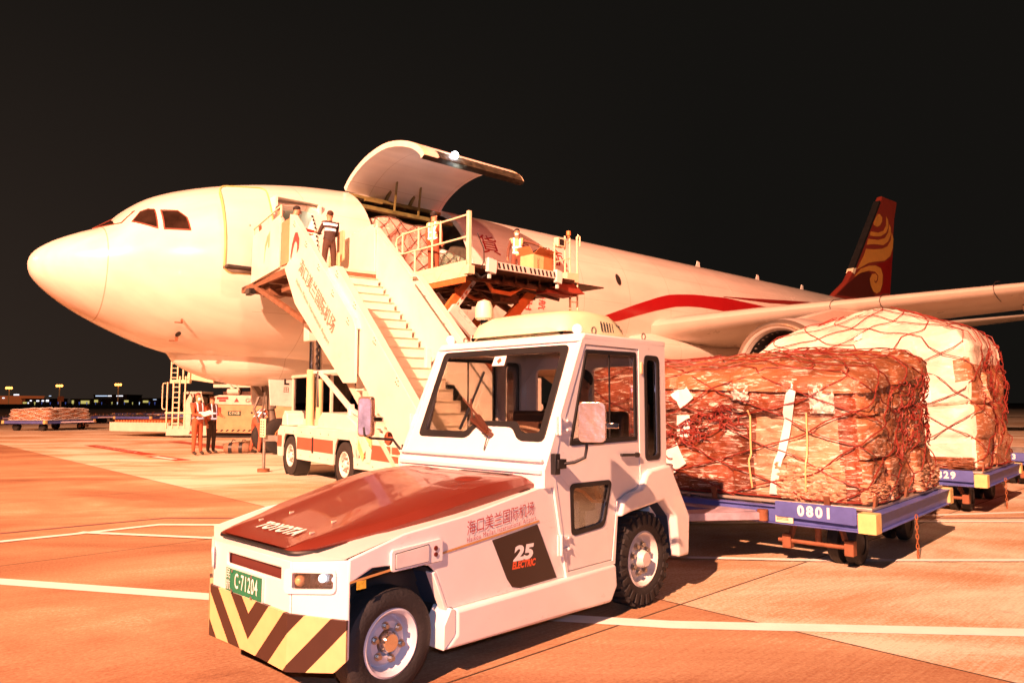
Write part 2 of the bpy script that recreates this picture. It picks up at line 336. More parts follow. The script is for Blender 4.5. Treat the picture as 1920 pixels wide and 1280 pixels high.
# under the cab: floor pan and rear deck
b.box(-2.62, -1.15, -.62, .62, .36, .42); b.box(-2.84, -2.56, -.60, .60, .42, .86); b.box(-2.0, -1.9, -.68, .68, .42, .80)
body = b.build('body', PINKW, tt, bevel=.008)
b = MB(); b.box(.36, -.45, -.5, .5, .25, .70); b.box(-1.2, -.36, -.60, .60, .19, .80); b.box(-.42, .27, -.52, .52, .5, .66); b.box(-2.7, -1.95, -.42, .42, .2, .5)
b.build('chassis', DARKM, tt)
b = MB(); b.box(.385, .395, -.30, .36, .58, .67); b.build('front_slot', mat('slot_shadow', (.10, .02, .015), .6), tt)
WELL = mat('wheel_arch_liner', (.03, .045, .07), .6, var=.3)
for s in (1, -1):
    b = MB(); arc = [(.285, .25), (.285, .60), (.14, .66), (-.20, .62), (-.27, .57), (-.36, .38), (-.385, .22)]
    b.grid([[(x, s * .45, z) for x, z in arc], [(x, s * .715, z) for x, z in arc]])
    b.add([(x, s * .45, z) for x, z in arc], [tuple(range(len(arc)))])
    b.build('wheel_arch', WELL, tt, smooth=0)
# bumper with chevrons (stripes live in a UV-driven paint: u runs round the front, v is height)
def chevmat():
    m = bpy.data.materials.new('chevron_paint'); m.use_nodes = True; t = m.node_tree; L = t.links; N = t.nodes.new; bs = t.nodes['Principled BSDF']
    uv = N('ShaderNodeUVMap'); s = N('ShaderNodeSeparateXYZ'); L.new(uv.outputs[0], s.inputs[0])
    def M(op, a, c=None):
        n = N('ShaderNodeMath'); n.operation = op
        for i, x in enumerate((a, c)):
            if x is None: continue
            if isinstance(x, (int, float)): n.inputs[i].default_value = x
            else: L.new(x, n.inputs[i])
        return n.outputs[0]
    v = M('SUBTRACT', s.outputs['Y'], M('ABSOLUTE', M('SUBTRACT', s.outputs['X'], .03)))
    f = M('FRACT', M('DIVIDE', M('SUBTRACT', v, .25 - 2.8), .28))
    k = M('LESS_THAN', f, .47)
    nz = N('ShaderNodeTexNoise'); nz.inputs['Scale'].default_value = 14; nz.inputs['Detail'].default_value = 6
    tc = N('ShaderNodeTexCoord'); L.new(tc.outputs['Object'], nz.inputs['Vector'])
    mx = N('ShaderNodeMix'); mx.data_type = 'RGBA'; L.new(k, mx.inputs[0]); mx.inputs[6].default_value = (.74, .50, .24, 1); mx.inputs[7].default_value = (.05, .022, .016, 1)
    m2 = N('ShaderNodeMix'); m2.data_type = 'RGBA'; m2.blend_type = 'MULTIPLY'; m2.inputs[0].default_value = .5; L.new(mx.outputs[2], m2.inputs[6]); L.new(nz.outputs['Fac'], m2.inputs[7])
    mr = N('ShaderNodeMapRange'); mr.inputs['To Min'].default_value = .7; mr.inputs['To Max'].default_value = 1.25; L.new(nz.outputs['Fac'], mr.inputs[0]); L.new(mr.outputs[0], m2.inputs[7])
    L.new(m2.outputs[2], bs.inputs['Base Color']); bs.inputs['Roughness'].default_value = .42; return m
me = bpy.data.meshes.new('bumper'); pl = []; uvs = []; fs = []
prof = [(-.72, None), (-.42, None), (.42, None), (.72, None)]
def plan(u, off=0):
    if u < -.42: t = (-u - .42); return V((.42 - .4053 * t + off * .9142, -.42 - .9142 * t - off * .4053, 0))
    if u > .42: t = (u - .42); return V((.42 - .4053 * t + off * .9142, .42 + .9142 * t + off * .4053, 0))
    return V((.42 + off, u, 0))
cols = [(-.748, .262, .452), (-.682, .205, .452), (-.42, .178, .454), (-.2, .184, .457), (0, .186, .457), (.2, .184, .457), (.42, .178, .455), (.682, .205, .452), (.748, .262, .452)]
for off in (.016, .0):
    for u, z0, z1 in cols:
        for z in (z0, z1): p = plan(u, off); pl.append((p.x, p.y, z)); uvs.append((u, z))
n = len(cols) * 2
for i in range(len(cols) - 1): fs.append((2 * i, 2 * i + 2, 2 * i + 3, 2 * i + 1)); fs.append((n + 2 * i, n + 2 * i + 1, n + 2 * i + 3, n + 2 * i + 2)); fs.append((2 * i + 1, 2 * i + 3, n + 2 * i + 3, n + 2 * i + 1)); fs.append((2 * i, n + 2 * i, n + 2 * i + 2, 2 * i + 2))
fs += [(0, 1, n + 1, n), (n - 2, 2 * n - 2, 2 * n - 1, n - 1)]
me.from_pydata(pl, [], fs); lay = me.uv_layers.new(name='UVMap')
for p in me.polygons:
    for li in p.loop_indices: lay.data[li].uv = uvs[me.loops[li].vertex_index]
me.materials.append(chevmat()); bo = bpy.data.objects.new('bumper', me); COL.objects.link(bo); bo.parent = tt
# licence plate
b = MB(); b.box(.418, .432, -.243, .163, .455, .587); pt = b.build('licence_plate', mat('plate_white_edge', (.75, .75, .7), .4), tt, bevel=.002)
b = MB(); b.box(.432, .436, -.237, .157, .461, .581); b.build('plate_face', mat('plate_green', (.01, .20, .10), .4, var=.15), pt)
fn = lambda a, c: V((.4385, a, c)); FNp = lambda o, z: (lambda a, c: V((.4385, o + a, z + c)))
text('plate_number', 'C·71204', .112, FNp(-.005, .522), INK, pt, bold=.012, sx=.58, space=1.15)
text('plate_characters', '民', .058, FNp(-.205, .550), INK, pt, sx=.9); text('plate_characters', '航', .058, FNp(-.205, .492), INK, pt, sx=.9)
for y, z in ((-.16, .572), (.055, .572), (-.16, .466), (.055, .466)): b = MB(); b.cyl((.436, y, z), (.441, y, z), .009, 8); b.build('plate_bolt', STEEL, pt)
# headlights
for s in (1, -1):
    c0 = V((.42, s * .42, 0)); d = V((-.4053, s * .9142, 0)); nn = V((.9142, s * .4053, 0))
    fn = lambda u, v, k=0.: c0 + d * u + V((0, 0, v)) + nn * k
    b = MB(); outer = rpoly([(-.035, .548), (.262, .570), (.262, .686), (-.035, .672)], .03); inner = rpoly([(.012, .574), (.248, .592), (.248, .666), (.012, .653)], .012)
    b.plate(outer, [inner], lambda u, v: fn(u, v, .001), nn * .010)
    h = b.build('headlight', PINKW, tt, bevel=.003)
    b = MB(); b.plate([(.0, .565), (.26, .58), (.26, .68), (.0, .665)], [], lambda u, v: fn(u, v, -.05), nn * .003); b.build('reflector', mat('lamp_reflector', (.25, .28, .3), .12, metal=1, var=.2, bump=.4, bscale=30), h)
    b = MB(); b.plate([(.072, .574), (.086, .575), (.086, .664), (.072, .663)], [], lambda u, v: fn(u, v, -.05), nn * .04); b.build('lamp_divider', BLACK, h)
    b = MB(); b.sphere(fn(.158, .627, -.035), .021, 8); b.sphere(fn(.225, .625, -.038), .014, 8); b.build('bulb', mat('headlight_glow', (.9, .9, .9), .2, var=0, emit=(.9, .97, 1), estr=3.0), h)
    b = MB(); b.sphere(fn(.04, .61, -.02), .028, 8, sc3=(1, 1, 1)); b.build('indicator', mat('amber_plastic', (.85, .42, .18), .15, coat=.8, var=.3, nscale=40), h, smooth=60)
    b = MB(); b.plate(inner, [], lambda u, v: fn(u, v, .001), nn * .002); b.build('lens', glass('lamp_lens', (.9, .9, .92), .3, .02) if s == 1 else MATS['lamp_lens'], h)
# bonnet
BON = mat('red_brown_bonnet_paint', (.165, .027, .015), .34, coat=.35, var=.12, nscale=2.5)
sec = [(.405, .36, .742, .36, .748, .33, .750), (.385, .40, .741, .385, .757, .33, .760), (.31, .455, .744, .425, .772, .34, .785), (.11, .50, .768, .485, .812, .34, .825), (-.05, .575, .792, .545, .85, .33, .868), (-.3, .61, .820, .575, .905, .33, .932), (-.5, .625, .846, .59, .955, .33, .982), (-.7, .635, .872, .60, .992, .33, 1.020), (-.9, .64, .905, .607, 1.008, .33, 1.028), (-1.10, .645, .945, .61, 1.016, .33, 1.030), (-1.145, .645, .95, .60, 1.0, .33, 1.012)]
rows = []
for x, wb, zb, ws, zs, wc, zc in sec:
    half = [(wb, zb), (wb + .004, zb + (zs - zb) * .5), (ws, zs), (ws - .03, zs + .008), ((ws + wc) / 2, (zs + zc) / 2 + .006), (wc, zc), (wc - .03, zc - .004), (.15, zc - .006)]
    rows.append([(x, -y, z) for y, z in half] + [(x, 0, zc - .006)] + [(x, y, z) for y, z in half[::-1]])
b = MB(); b.grid(rows); b.add(rows[0], [tuple(range(len(rows[0])))]); b.add(rows[-1], [tuple(range(len(rows[-1])))])
bon = b.build('bonnet', BON, tt, smooth=28)
b = MB()      # black rubber line under the bonnet
rows = [[(x, s * (wb + .006), zb - .012), (x, s * (wb + .006), zb + .003)] for s in (1,) for x, wb, zb, *_ in sec[:-1]]
edge = [(x, wb + .006, zb - .004) for x, wb, zb, *_ in sec[:-1]]
path = edge[::-1] + [(x, -y, z) for x, y, z in edge]
b.tube(path, .010, 6); b.build('bonnet_seal', SEAL, tt)
b = MB()
for k in range(26): b.box(-1.10, -1.05, .05 + k * .018, .058 + k * .018, 1.0285, 1.0315)
b.build('bonnet_vents', BLACK, bon)
b = MB(); b.sphere((-.82, .40, 1.010), .12, 10, sc3=(1, .8, .22)); b.build('bonnet_bulge', BON, bon, smooth=60)
def bonz(x): 
    for i in range(len(sec) - 1):
        if sec[i][0] >= x >= sec[i + 1][0]:
            t = (sec[i][0] - x) / (sec[i][0] - sec[i + 1][0]); return sec[i][6] * (1 - t) + sec[i + 1][6] * t - .003
    return 1
for (x, y) in ((.20, -.30), (.05, -.22), (.06, .24), (.22, .28)): b = MB(); b.box(x - .014, x + .014, y - .004, y + .004, bonz(x) - .01, bonz(x) + .006); b.build('bonnet_bolt', CREAM, bon)
text('bonnet_lettering', 'TOYOTA', .085, lambda a, c: V((.255 - c * 1.45, .005 + a, bonz(.255 - c * 1.45) + .005)), mat('bright_letter_paint', (.9, .9, .88), .5, var=0), bon, bold=.05, shear=.2, sx=1.1, space=1.12)
# sill and fenders
for s in (1, -1):
    b = MB(); b.plate([(-.385, .372), (-1.892, .372), (-1.905, .225), (-1.83, .126), (-.305, .172), (-.385, .24)], [], lambda u, v: (u, s * .66, v), (0, s * .095, 0))
    b.build('sill', PINKW, tt, bevel=.022, seg=3)
    fo = [(-1.93, .69), (-1.955, .800), (-2.05, .842), (-2.20, .862), (-2.265, .965), (-2.32, .99), (-2.60, 1.01), (-2.875, .60), (-2.85, .296), (-2.70, .30), (-2.66, .62), (-2.50, .752), (-2.05, .712)]
    b = MB(); b.plate(fo, [], lambda u, v: (u, s * .66, v), (0, s * .115, 0)); b.plate([(-2.50, .752), (-2.60, 1.01), (-2.84, 1.0), (-2.875, .6), (-2.66, .62)], [], lambda u, v: (u, 0, v), (0, s * .66, 0))
    b.build('rear_fender', PINKW, tt, bevel=.02, seg=3)
    b = MB(); b.grid([[(x, s * .40, z) for x, z in ((-1.92, .3), (-1.95, .7), (-2.05, .71), (-2.5, .74), (-2.65, .61), (-2.7, .3))], [(x, s * .70, z) for x, z in ((-1.92, .3), (-1.95, .7), (-2.05, .71), (-2.5, .74), (-2.65, .61), (-2.7, .3))]])
    b.build('rear_arch', WELL, tt, smooth=0)
# side stripe, hatch, lettering (visible left side; the right side carries the same)
GOLD = mat('gold_stripe', (.55, .30, .10), .4, var=.1)
for s in (1, -1):
    fs_ = lambda u, v, k=.0025: V((u, s * (.72 + k), v)); SN = (0, s * .003, 0)
    b = MB(); b.plate([(.283, .620), (-.18, .660), (-1.105, .750), (-1.108, .762), (-.18, .672), (.283, .632)], [], fs_, (0, s * .001, 0)); b.build('side_stripe', GOLD, tt, smooth=0)
    b = MB(); b.plate([(-.69, .695), (-1.09, .738), (-1.275, .385), (-.93, .381), (-.86, .40), (-.816, .453)], [], fs_, (0, s * .001, 0)); bp_ = b.build('black_panel', mat('black_side_panel', (.035, .02, .015), .35, var=.1), tt, smooth=0)
    mir = -s; SH = lambda u0, v0, sl=0.0: (lambda a, c: V((u0 - a * s, s * .7245, v0 + c + a * sl)))
    text('panel_lettering', '25', .115, SH(-.958, .583, -.03), INK, bp_, bold=.05, sx=1.5, shear=.15); text('panel_lettering', 'ELECTRIC', .056, SH(-.963, .517, -.03), mat('orange_ink', (.75, .12, .04), .5), bp_, bold=.05, shear=.2, sx=.85)
    text('side_lettering', '海口美兰国际机场', .088, SH(-.775, .808, .10), INKR, tt, sx=.82); text('side_lettering', 'Haikou Meilan International Airport', .040, SH(-.782, .750, .10), INKR, tt, sx=.82, space=1.2)
    b = MB(); b.plate(rpoly([(.041, .636), (.041, .742), (-.30, .760), (-.30, .640)], .015), [], lambda u, v: fs_(u, v, 0), (0, s * .014, 0)); hh = b.build('socket_hatch', PINKW, tt, bevel=.004)
    b = MB(); b.plate(rpoly([(.018, .650), (.018, .722), (-.20, .738), (-.20, .655)], .008), [], lambda u, v: fs_(u, v, .014), (0, s * .006, 0)); b.build('hatch_lid', WHITED, hh, bevel=.002)
    b = MB(); b.tube([V(fs_(u, v, .0145)) for u, v in ((.020, .648), (.020, .724), (-.202, .741), (-.202, .653))], .0022, 4, closed=True); b.build('lid_gap', BLACK, hh)
    b = MB(); b.cyl(fs_(-.25, .715, .013), fs_(-.25, .715, .019), .013, 12); b.cyl(fs_(-.25, .683, .013), fs_(-.25, .683, .019), .012, 12); b.build('socket', mat('dark_red_knob', (.12, .015, .01), .3), hh)
    b = MB(); b.plate([(.245, .585), (.19, .585), (.19, .625), (.245, .625)], [], lambda u, v: fs_(u, v + .0, .004), (0, s * .001, 0)); b.build('sticker', mat('yellow_sticker', (.75, .50, .05), .5, var=.4, nscale=60), tt, smooth=0)
    b = MB(); b.plate([(-.352, .385), (-.262, .59), (-.24, .585), (-.335, .372)], [], lambda u, v: (u, s * .66, v), (0, s * .062, 0)); b.plate([(-.30, .172), (-.385, .24), (-.385, .37), (-.352, .385), (-.30, .30)], [], lambda u, v: (u, s * .60, v), (0, s * .15, 0)); b.build('arch_edge', PINKW, tt, bevel=.005)
# cab
def cabpt(s): return lambda u, v: (u, s * .70, v)
wso = [(-.70, 0), (.70, 0), (.70, .985), (-.70, .985)]
a0 = V((-1.148, 0, 1.05)); dd = (V((-1.56, 0, 1.93)) - a0).normalized(); nrm = V((dd.z, 0, -dd.x))
gi = rpoly([(-.600, .205), (-.07, .205), (.0, .303), (.337, .300), (.430, .202), (.655, .202), (.636, .918), (-.640, .918)], .045)
b = MB(); b.plate(wso, [gi], lambda u, v: a0 + dd * v + V((0, u, 0)), -nrm * .03)
b.plate([(-.70, .95), (.70, .95), (.70, 1.052), (-.70, 1.052)], [], lambda u, v: (-1.150, u, v), (-.02, 0, 0))
b.box(-1.165, -1.132, -.715, .715, 1.040, 1.062); b.box(-1.16, -1.14, -.715, .715, 1.115, 1.13)
for s in (1, -1):
    side = [(-1.148, .952), (-1.148, 1.06), (-1.548, 1.925), (-2.60, 1.925), (-2.60, .99), (-2.32, .985), (-2.262, .96), (-2.20, .855), (-1.95, .79), (-1.90, .372), (-1.362, .372), (-1.24, .952)]
    door = [(-1.245, 1.06), (-1.30, 1.26), (-1.578, 1.885), (-2.232, 1.885), (-2.232, .90), (-2.18, .868), (-1.935, .80), (-1.87, .40), (-1.380, .40)]
    rp = rpoly([(-2.300, 1.845), (-2.510, 1.845), (-2.510, 1.055), (-2.300, 1.055)], .05)
    b.plate(side, [door[::-1], rp], cabpt(s), (0, s * .035, 0))
b.plate([(-.70, .95), (.70, .95), (.70, 1.925), (-.70, 1.925)], [rpoly([(-.58, 1.15), (-.04, 1.15), (-.04, 1.78), (-.58, 1.78)], .05), rpoly([(.05, 1.15), (.56, 1.15), (.56, 1.78), (.05, 1.78)], .05)], lambda u, v: (-2.57, u, v), (-.03, 0, 0))
cab = b.build('cab', PINKW, tt, bevel=.007)
b = MB(); b.plate([(-1.525, 1.905), (-2.615, 1.915), (-2.615, 1.965), (-1.575, 1.965)], [], lambda u, v: (u, -.735, v), (0, 1.47, 0)); b.build('roof', PINKW, cab, bevel=.015, seg=3)
b = MB(); gl = rpoly([(-.545, .255), (-.10, .255), (-.017, .338), (.372, .342), (.446, .258), (.600, .262), (.583, .866), (-.575, .870)], .03)
b.plate(gi, [gl], lambda u, v: a0 + dd * v + V((0, u, 0)) + nrm * .002, nrm * .008); b.build('windscreen_seal', SEAL, cab, bevel=.003)
b = MB(); b.plate(gl, [], lambda u, v: a0 + dd * v + V((0, u, 0)) - nrm * .004, nrm * .004); b.build('windscreen', glass('windscreen_glass', (.93, .90, .86), .12), cab, smooth=0)
for s in (1, -1):
    dw = rpoly([(-1.405, 1.207), (-1.588, 1.848), (-2.200, 1.858), (-2.200, 1.212)], .02); lw = rpoly([(-1.405, .958), (-1.880, .950), (-1.785, .640), (-1.420, .620)], .05)
    do = [(-1.250, 1.06), (-1.305, 1.26), (-1.582, 1.88), (-2.228, 1.88), (-2.228, .90), (-2.176, .872), (-1.930, .805), (-1.865, .405), (-1.384, .405)]
    b = MB(); b.plate(do, [dw, lw], cabpt(s), (0, s * .030, 0)); dr = b.build('cab_door', PINKW, cab, bevel=.006)
    dwi = rpoly([(-1.437, 1.237), (-1.600, 1.822), (-2.168, 1.830), (-2.168, 1.242)], .01); lwi = rpoly([(-1.440, .928), (-1.845, .922), (-1.762, .668), (-1.450, .652)], .035)
    rp2 = rpoly([(-2.335, 1.810), (-2.478, 1.810), (-2.478, 1.09), (-2.335, 1.09)], .04)
    b = MB(); b.plate(dw, [dwi], lambda u, v: (u, s * .722, v), (0, s * .014, 0)); b.plate(lw, [lwi], lambda u, v: (u, s * .722, v), (0, s * .012, 0)); b.box(-1.875, -1.86, s * .722, s * .728, 1.24, 1.825); b.build('door_seal', SEAL, dr, bevel=.002)
    b = MB(); b.plate(dwi, [], lambda u, v: (u, s * .715, v), (0, s * .003, 0)); b.build('door_glass', GLASS, dr, smooth=0)
    b = MB(); b.plate(lwi, [], lambda u, v: (u, s * .715, v), (0, s * .003, 0)); b.build('door_lower_glass', GLASS, dr, smooth=0)
    b = MB(); b.bar((-1.97, s * .748, 1.118), (-2.19, s * .748, 1.108), .022, .020); b.cyl((-2.185, s * .725, 1.108), (-2.185, s * .757, 1.108), .018, 12); b.build('door_handle', BLACK, dr, bevel=.004)
    b = MB(); b.plate(rp, [rp2], lambda u, v: (u, s * .726, v), (0, s * .014, 0)); b.build('quarter_window_seal', SEAL, cab, bevel=.003)
    b = MB(); b.plate(rp2, [], lambda u, v: (u, s * .718, v), (0, s * .003, 0)); b.build('quarter_glass', MATS['tinted_glass'], cab, smooth=0)
    for x, z0, z1 in ((-1.285, 1.28, 1.40), (-1.29, .52, .65)):
        b = MB(); b.box(x - .025, x + .025, s * .735, s * .747, z0, z1); b.cyl((x, s * .752, z0), (x, s * .752, z1), .009, 8)
        for zz in (z0 + .03, z1 - .03): b.box(x - .11, x - .02, s * .731, s * .742, zz - .012, zz + .012); b.sphere((x - .085, s * .744, zz), .008, 5)
        b.build('door_hinge', PINKW, cab, bevel=.002)
    # mirror on a bent arm from a black bracket
    b = MB(); b.box(-1.255, -1.205, s * .735, s * .775, 1.035, 1.165); b.box(-1.30, -1.22, s * .75, s * .79, 1.07, 1.13); b.tube([(-1.28, s * .78, 1.10), (-1.33, s * .83, 1.11), (-1.375, s * .88, 1.14), (-1.38, s * .89, 1.20), (-1.37, s * .90, 1.33), (-1.36, s * .93, 1.40)] if s > 0 else [(-1.23, -.78, 1.10), (-1.22, -.84, 1.15), (-1.19, -.86, 1.20), (-1.02, -.92, 1.215), (-.985, -.95, 1.24), (-.985, -.96, 1.30)], .011, 8)
    ma = b.build('mirror_arm', BLACK, cab, bevel=.003)
    mc = V((-1.335, .965, 1.365)) if s > 0 else V((-.985, -.955, 1.38)); b = MB(); hw, hh_ = (.085, .125) if s > 0 else (.062, .155)
    out = rpoly([(-hw, -hh_), (hw, -hh_), (hw, hh_), (-hw, hh_)], .035)
    ux = V((cos(R(62)), sin(R(62)) * -1, 0)) if s > 0 else V((.35, -.94, 0)); ux.normalize(); vz = V((0, 0, 1)); nn = ux.cross(vz)
    for k, sc_, th in ((0, 1, .05),): b.plate(out, [], lambda u, v: mc + ux * u + vz * v, nn * .05)
    mh = b.build('mirror', mat('chromed_mirror_shell', (.85, .66, .55), .24, metal=.85, var=.2, bump=.25, bscale=9), ma, bevel=.018, seg=4)
    b = MB(); b.plate([(u * .88, v * .90) for u, v in out], [], lambda u, v: mc + ux * u + vz * v - nn * .002, nn * .001) if s < 0 else b.plate([(u * .88, v * .90) for u, v in out], [], lambda u, v: mc + ux * u + vz * v + nn * .0515, nn * .001); b.build('mirror_glass', mat('mirror_sky_tint', (.42, .46, .80), .35, metal=.5, var=.5, nscale=9), mh, smooth=0)  # blue sky reflection is put into the glass colour
    b = MB(); b.bar(mc - ux * .09 + V((0, 0, -.02)), mc - ux * .17 + V((0, 0, -.02)), .02, .035); b.build('mirror_clamp', CHROME, mh, bevel=.004)
    b = MB(); b.sphere((-1.60, s * .65, 1.995), .037, 10); b.build('clearance_lamp', mat('frosted_lamp', (.95, .93, .88), .2, coat=.5, var=0, emit=(1, .9, .75), estr=.5), cab, smooth=60)
    b = MB(); b.tube([(-1.78 + .025 * cos(a), s * .66, 1.995 + .025 * sin(a)) for a in [k * pi / 6 for k in range(12)]], .006, 6, closed=True); b.tube([(-2.42 + .025 * cos(a), s * .66, 1.995 + .025 * sin(a)) for a in [k * pi / 6 for k in range(12)]], .006, 6, closed=True); b.build('lifting_eye', STEEL, cab)
b = MB(); b.sphere((-1.20, -.93, 1.205), .055, 10, sc3=(.3, 1, 1)); b.build('round_mirror', mat('red_brown_plastic', (.35, .10, .05), .3, coat=.4), cab)
# far-side round reflector and dashboard details
b = MB(); b.box(-1.48, -1.20, -.66, .66, .80, 1.08); b.box(-1.50, -1.30, .12, .58, 1.08, 1.17); b.build('dashboard', mat('dark_dash', (.05, .03, .025), .6), cab, bevel=.02)
b = MB(); c = V((-1.52, .33, 1.245)); ax = V((-.45, 0, .9)).normalized(); u = V((0, 1, 0)); v2 = ax.cross(u)
b.tube([c + (u * cos(a) + v2 * sin(a)) * .17 for a in [k * pi / 14 for k in range(28)]], .013, 8, closed=True)
for a in (0, 2.1, 4.2): b.tube([c, c + (u * cos(a) + v2 * sin(a)) * .17], .010, 6)
b.cyl(c, c - ax * .25, .02, 10); b.build('steering_wheel', mat('cream_grip', (.35, .25, .17), .4), cab, smooth=50)
SEATM = mat('dark_seat_vinyl', (.10, .05, .035), .5, var=.3)
for s in (.33, -.33):
    b = MB(); b.box(-2.25, -1.80, s - .24, s + .24, .72, .84); b.box(-2.36, -2.24, s - .24, s + .24, .82, 1.42); b.box(-2.2, -1.85, s - .15, s + .15, .42, .72); b.build('seat', SEATM, cab, bevel=.03, seg=3)
b = MB(); b.tube([(-2.3, .1, 1.45), (-2.0, .45, 1.05), (-1.9, .6, .8)], .02, 6); b.tube([(-1.60, .55, .92), (-1.72, .60, .87), (-1.80, .62, .80), (-1.9, .64, .79)], .012, 6); b.build('seat_belt', mat('orange_belt', (.7, .25, .05), .6), cab)
b = MB(); b.box(-1.72, -1.48, .30, .56, .60, .80); b.build('storage_tray', mat('blue_grey_card', (.33, .33, .42), .7), cab)
# paper sticker, wipers, door tab lamp
P = lambda u, v, k=.0: a0 + dd * v + V((0, u, 0)) + nrm * k
b = MB(); b.plate([(-.058, .782), (.067, .782), (.061, .862), (-.058, .860)], [], lambda u, v: P(u, v, .002), nrm * .001); st_ = b.build('windscreen_sticker', INK, cab, smooth=0)
b = MB(); b.plate([(-.02, .82), (.005, .795), (.03, .82), (.005, .848)], [], lambda u, v: P(u, v, .004), nrm * .001); b.build('sticker_mark', RUST, st_, smooth=0)
WIP = mat('wiper_brown', (.14, .05, .03), .4, metal=.3)
for (p0, p1, p2, p3) in (((.17, .235), (-.02, .33), (-.125, .496), None), ((.14, .262), (.02, .36), (-.21, .500), None)):
    b = MB(); b.tube([P(*p0, .035), P(*p1, .05), P(*p2, .035)], .007, 6); b.cyl(P(*p0, .0), P(*p0, .05), .018, 10); b.bar(P(*p0, .04), P(*p1, .055), .035, .02)
    wp = b.build('wiper', WIP, cab)
    q0, q1 = ((-.155, .27), (-.13, .745)) if p2[0] > -.2 else ((-.16, .505), (-.22, .50))
    b = MB()
    if p2[0] > -.2: b.bar(P(-.150, .262, .020), P(-.118, .50, .020), .012, .018); b.bar(P(-.118, .50, .020), P(-.10, .725, .020), .010, .016)
    else: b.tube([P(.10, .235, .03), P(.16, .215, .03), P(.15, .12, .012)], .005, 5)
    b.build('wiper_blade', SEAL, wp)
b = MB(); b.box(-2.275, -2.245, .735, .748, 1.70, 1.79); b.build('marker_lamp', mat('cream_lens', (.85, .6, .35), .2, coat=.5), cab, bevel=.006)
# roof air-conditioner
AC = mat('cream_roof_unit', (.82, .77, .50), .38, coat=.3, var=.08)
b = MB(); rows = []
for x, wy, z1 in ((-1.665, .46, 2.035), (-1.70, .475, 2.12), (-1.80, .48, 2.165), (-2.0, .485, 2.19), (-2.28, .475, 2.18), (-2.42, .46, 2.135), (-2.46, .45, 2.04)):
    rows.append([(x, -wy - .02, 2.0), (x, -wy, z1 - .08), (x, -wy + .05, z1 - .02), (x, -wy + .14, z1), (x, 0, z1 + .006), (x, wy - .14, z1), (x, wy - .05, z1 - .02), (x, wy, z1 - .08), (x, wy + .02, 2.0)])
b.grid(rows); b.add(rows[0], [tuple(range(9))]); b.add(rows[-1], [tuple(range(9))]); acu = b.build('roof_unit', AC, cab, smooth=50)
b = MB(); b.box(-2.42, -1.72, -.42, .42, 1.963, 2.005); b.build('unit_base', RUST, acu)
b = MB()
for k in range(8):
    x = -2.10 - .04 * k; yy = .492 - .028 * (k / 7) ** 1.5
    for s in (1, -1): b.bar((x, s * (yy + .006), 2.025), (x, s * (yy - .008), 2.10 - .01 * (k / 7)), .013, .008)
b.build('unit_slots', BLACK, acu)
text('unit_lettering', 'TOYOTA', .115, lambda a, c: V((-1.672 - max(0, c + .055) * .35, -.02 + a, 2.075 + c * .9)), mat('faded_lettering', (.66, .58, .40), .5), acu, sx=1.15, space=1.1)
b = MB(); b.cyl((-1.92, -.585, 1.965), (-1.92, -.585, 2.19), .03, 12); b.build('beacon_stem', BLACK, cab)
b = MB(); b.lathe([(0, .060), (.02, .078), (.11, .076), (.16, .055), (.18, .001)], (-1.92, -.585, 2.175), (0, 0, 1), 20); b.build('beacon', CREAM, cab, smooth=40)
# wheels
RIMW = mat('blue_white_rim_paint', (.62, .64, .72), .35, coat=.3, var=.15, nscale=6)
for s in (1, -1):
    make_wheel(tt, 0, s * .615, .272, .272, .17, .165, s, 0, RIMW, 6, .045)
    make_wheel(tt, -2.30, s * .615, .340, .330, .215, .195, s, 26, WHITED, 8, .075)
b = MB(); b.cyl((0, -.6, .272), (0, .6, .272), .04, 10); b.cyl((-2.3, -.6, .34), (-2.3, .6, .34), .06, 10); b.build('axles', DARKM, tt)
b = MB(); b.box(-2.95, -2.82, -.10, .10, .30, .52); b.box(-3.0, -2.9, -.08, .08, .40, .42); b.cyl((-2.95, 0, .3), (-2.95, 0, .56), .018, 10); b.build('tow_hitch', DARKM, tt, bevel=.006)
# ================================================================ cargo aircraft: x aft from the nose, -y to its left (camera) side
PO = (-11.63, 17.2, 0); PR = R(42)
pa = thing('cargo_airplane', PO, PR, 'white twin-engine cargo airplane with red tail and its big side cargo door swung up', 'airplane')
AZ = 5.32
PROF = [(0, -.5, -.5, 0), (.06, -.27, -.76, .32), (.25, -.06, -1.0, .64), (.5, .12, -1.22, .93), (1, .38, -1.56, 1.34), (1.5, .62, -1.83, 1.64), (2, 1.12, -2.07, 1.88), (2.5, 1.5, -2.28, 2.08), (3, 1.75, -2.45, 2.24), (4, 2.1, -2.66, 2.49), (5, 2.36, -2.77, 2.66), (6, 2.55, -2.81, 2.76), (7, 2.68, -2.82, 2.80), (8.5, 2.78, -2.82, 2.82), (11, 2.82, -2.82, 2.82), (14, 2.82, -2.82, 2.82)]
def _herm():
    T = {}
    xs = [sqrt(r[0]) for r in PROF]
    for k in (1, 2, 3):
        y = [r[k] for r in PROF]; h = [xs[i + 1] - xs[i] for i in range(len(xs) - 1)]; d = [(y[i + 1] - y[i]) / h[i] for i in range(len(h))]; m = [d[0]]
        for i in range(1, len(xs) - 1):
            m.append(0 if d[i - 1] * d[i] <= 0 else 3 * (h[i - 1] + h[i]) / ((2 * h[i] + h[i - 1]) / d[i - 1] + (h[i] + 2 * h[i - 1]) / d[i]))
        m.append(0); T[k] = (y, h, m)
    return xs, T
_XS, _T = _herm()
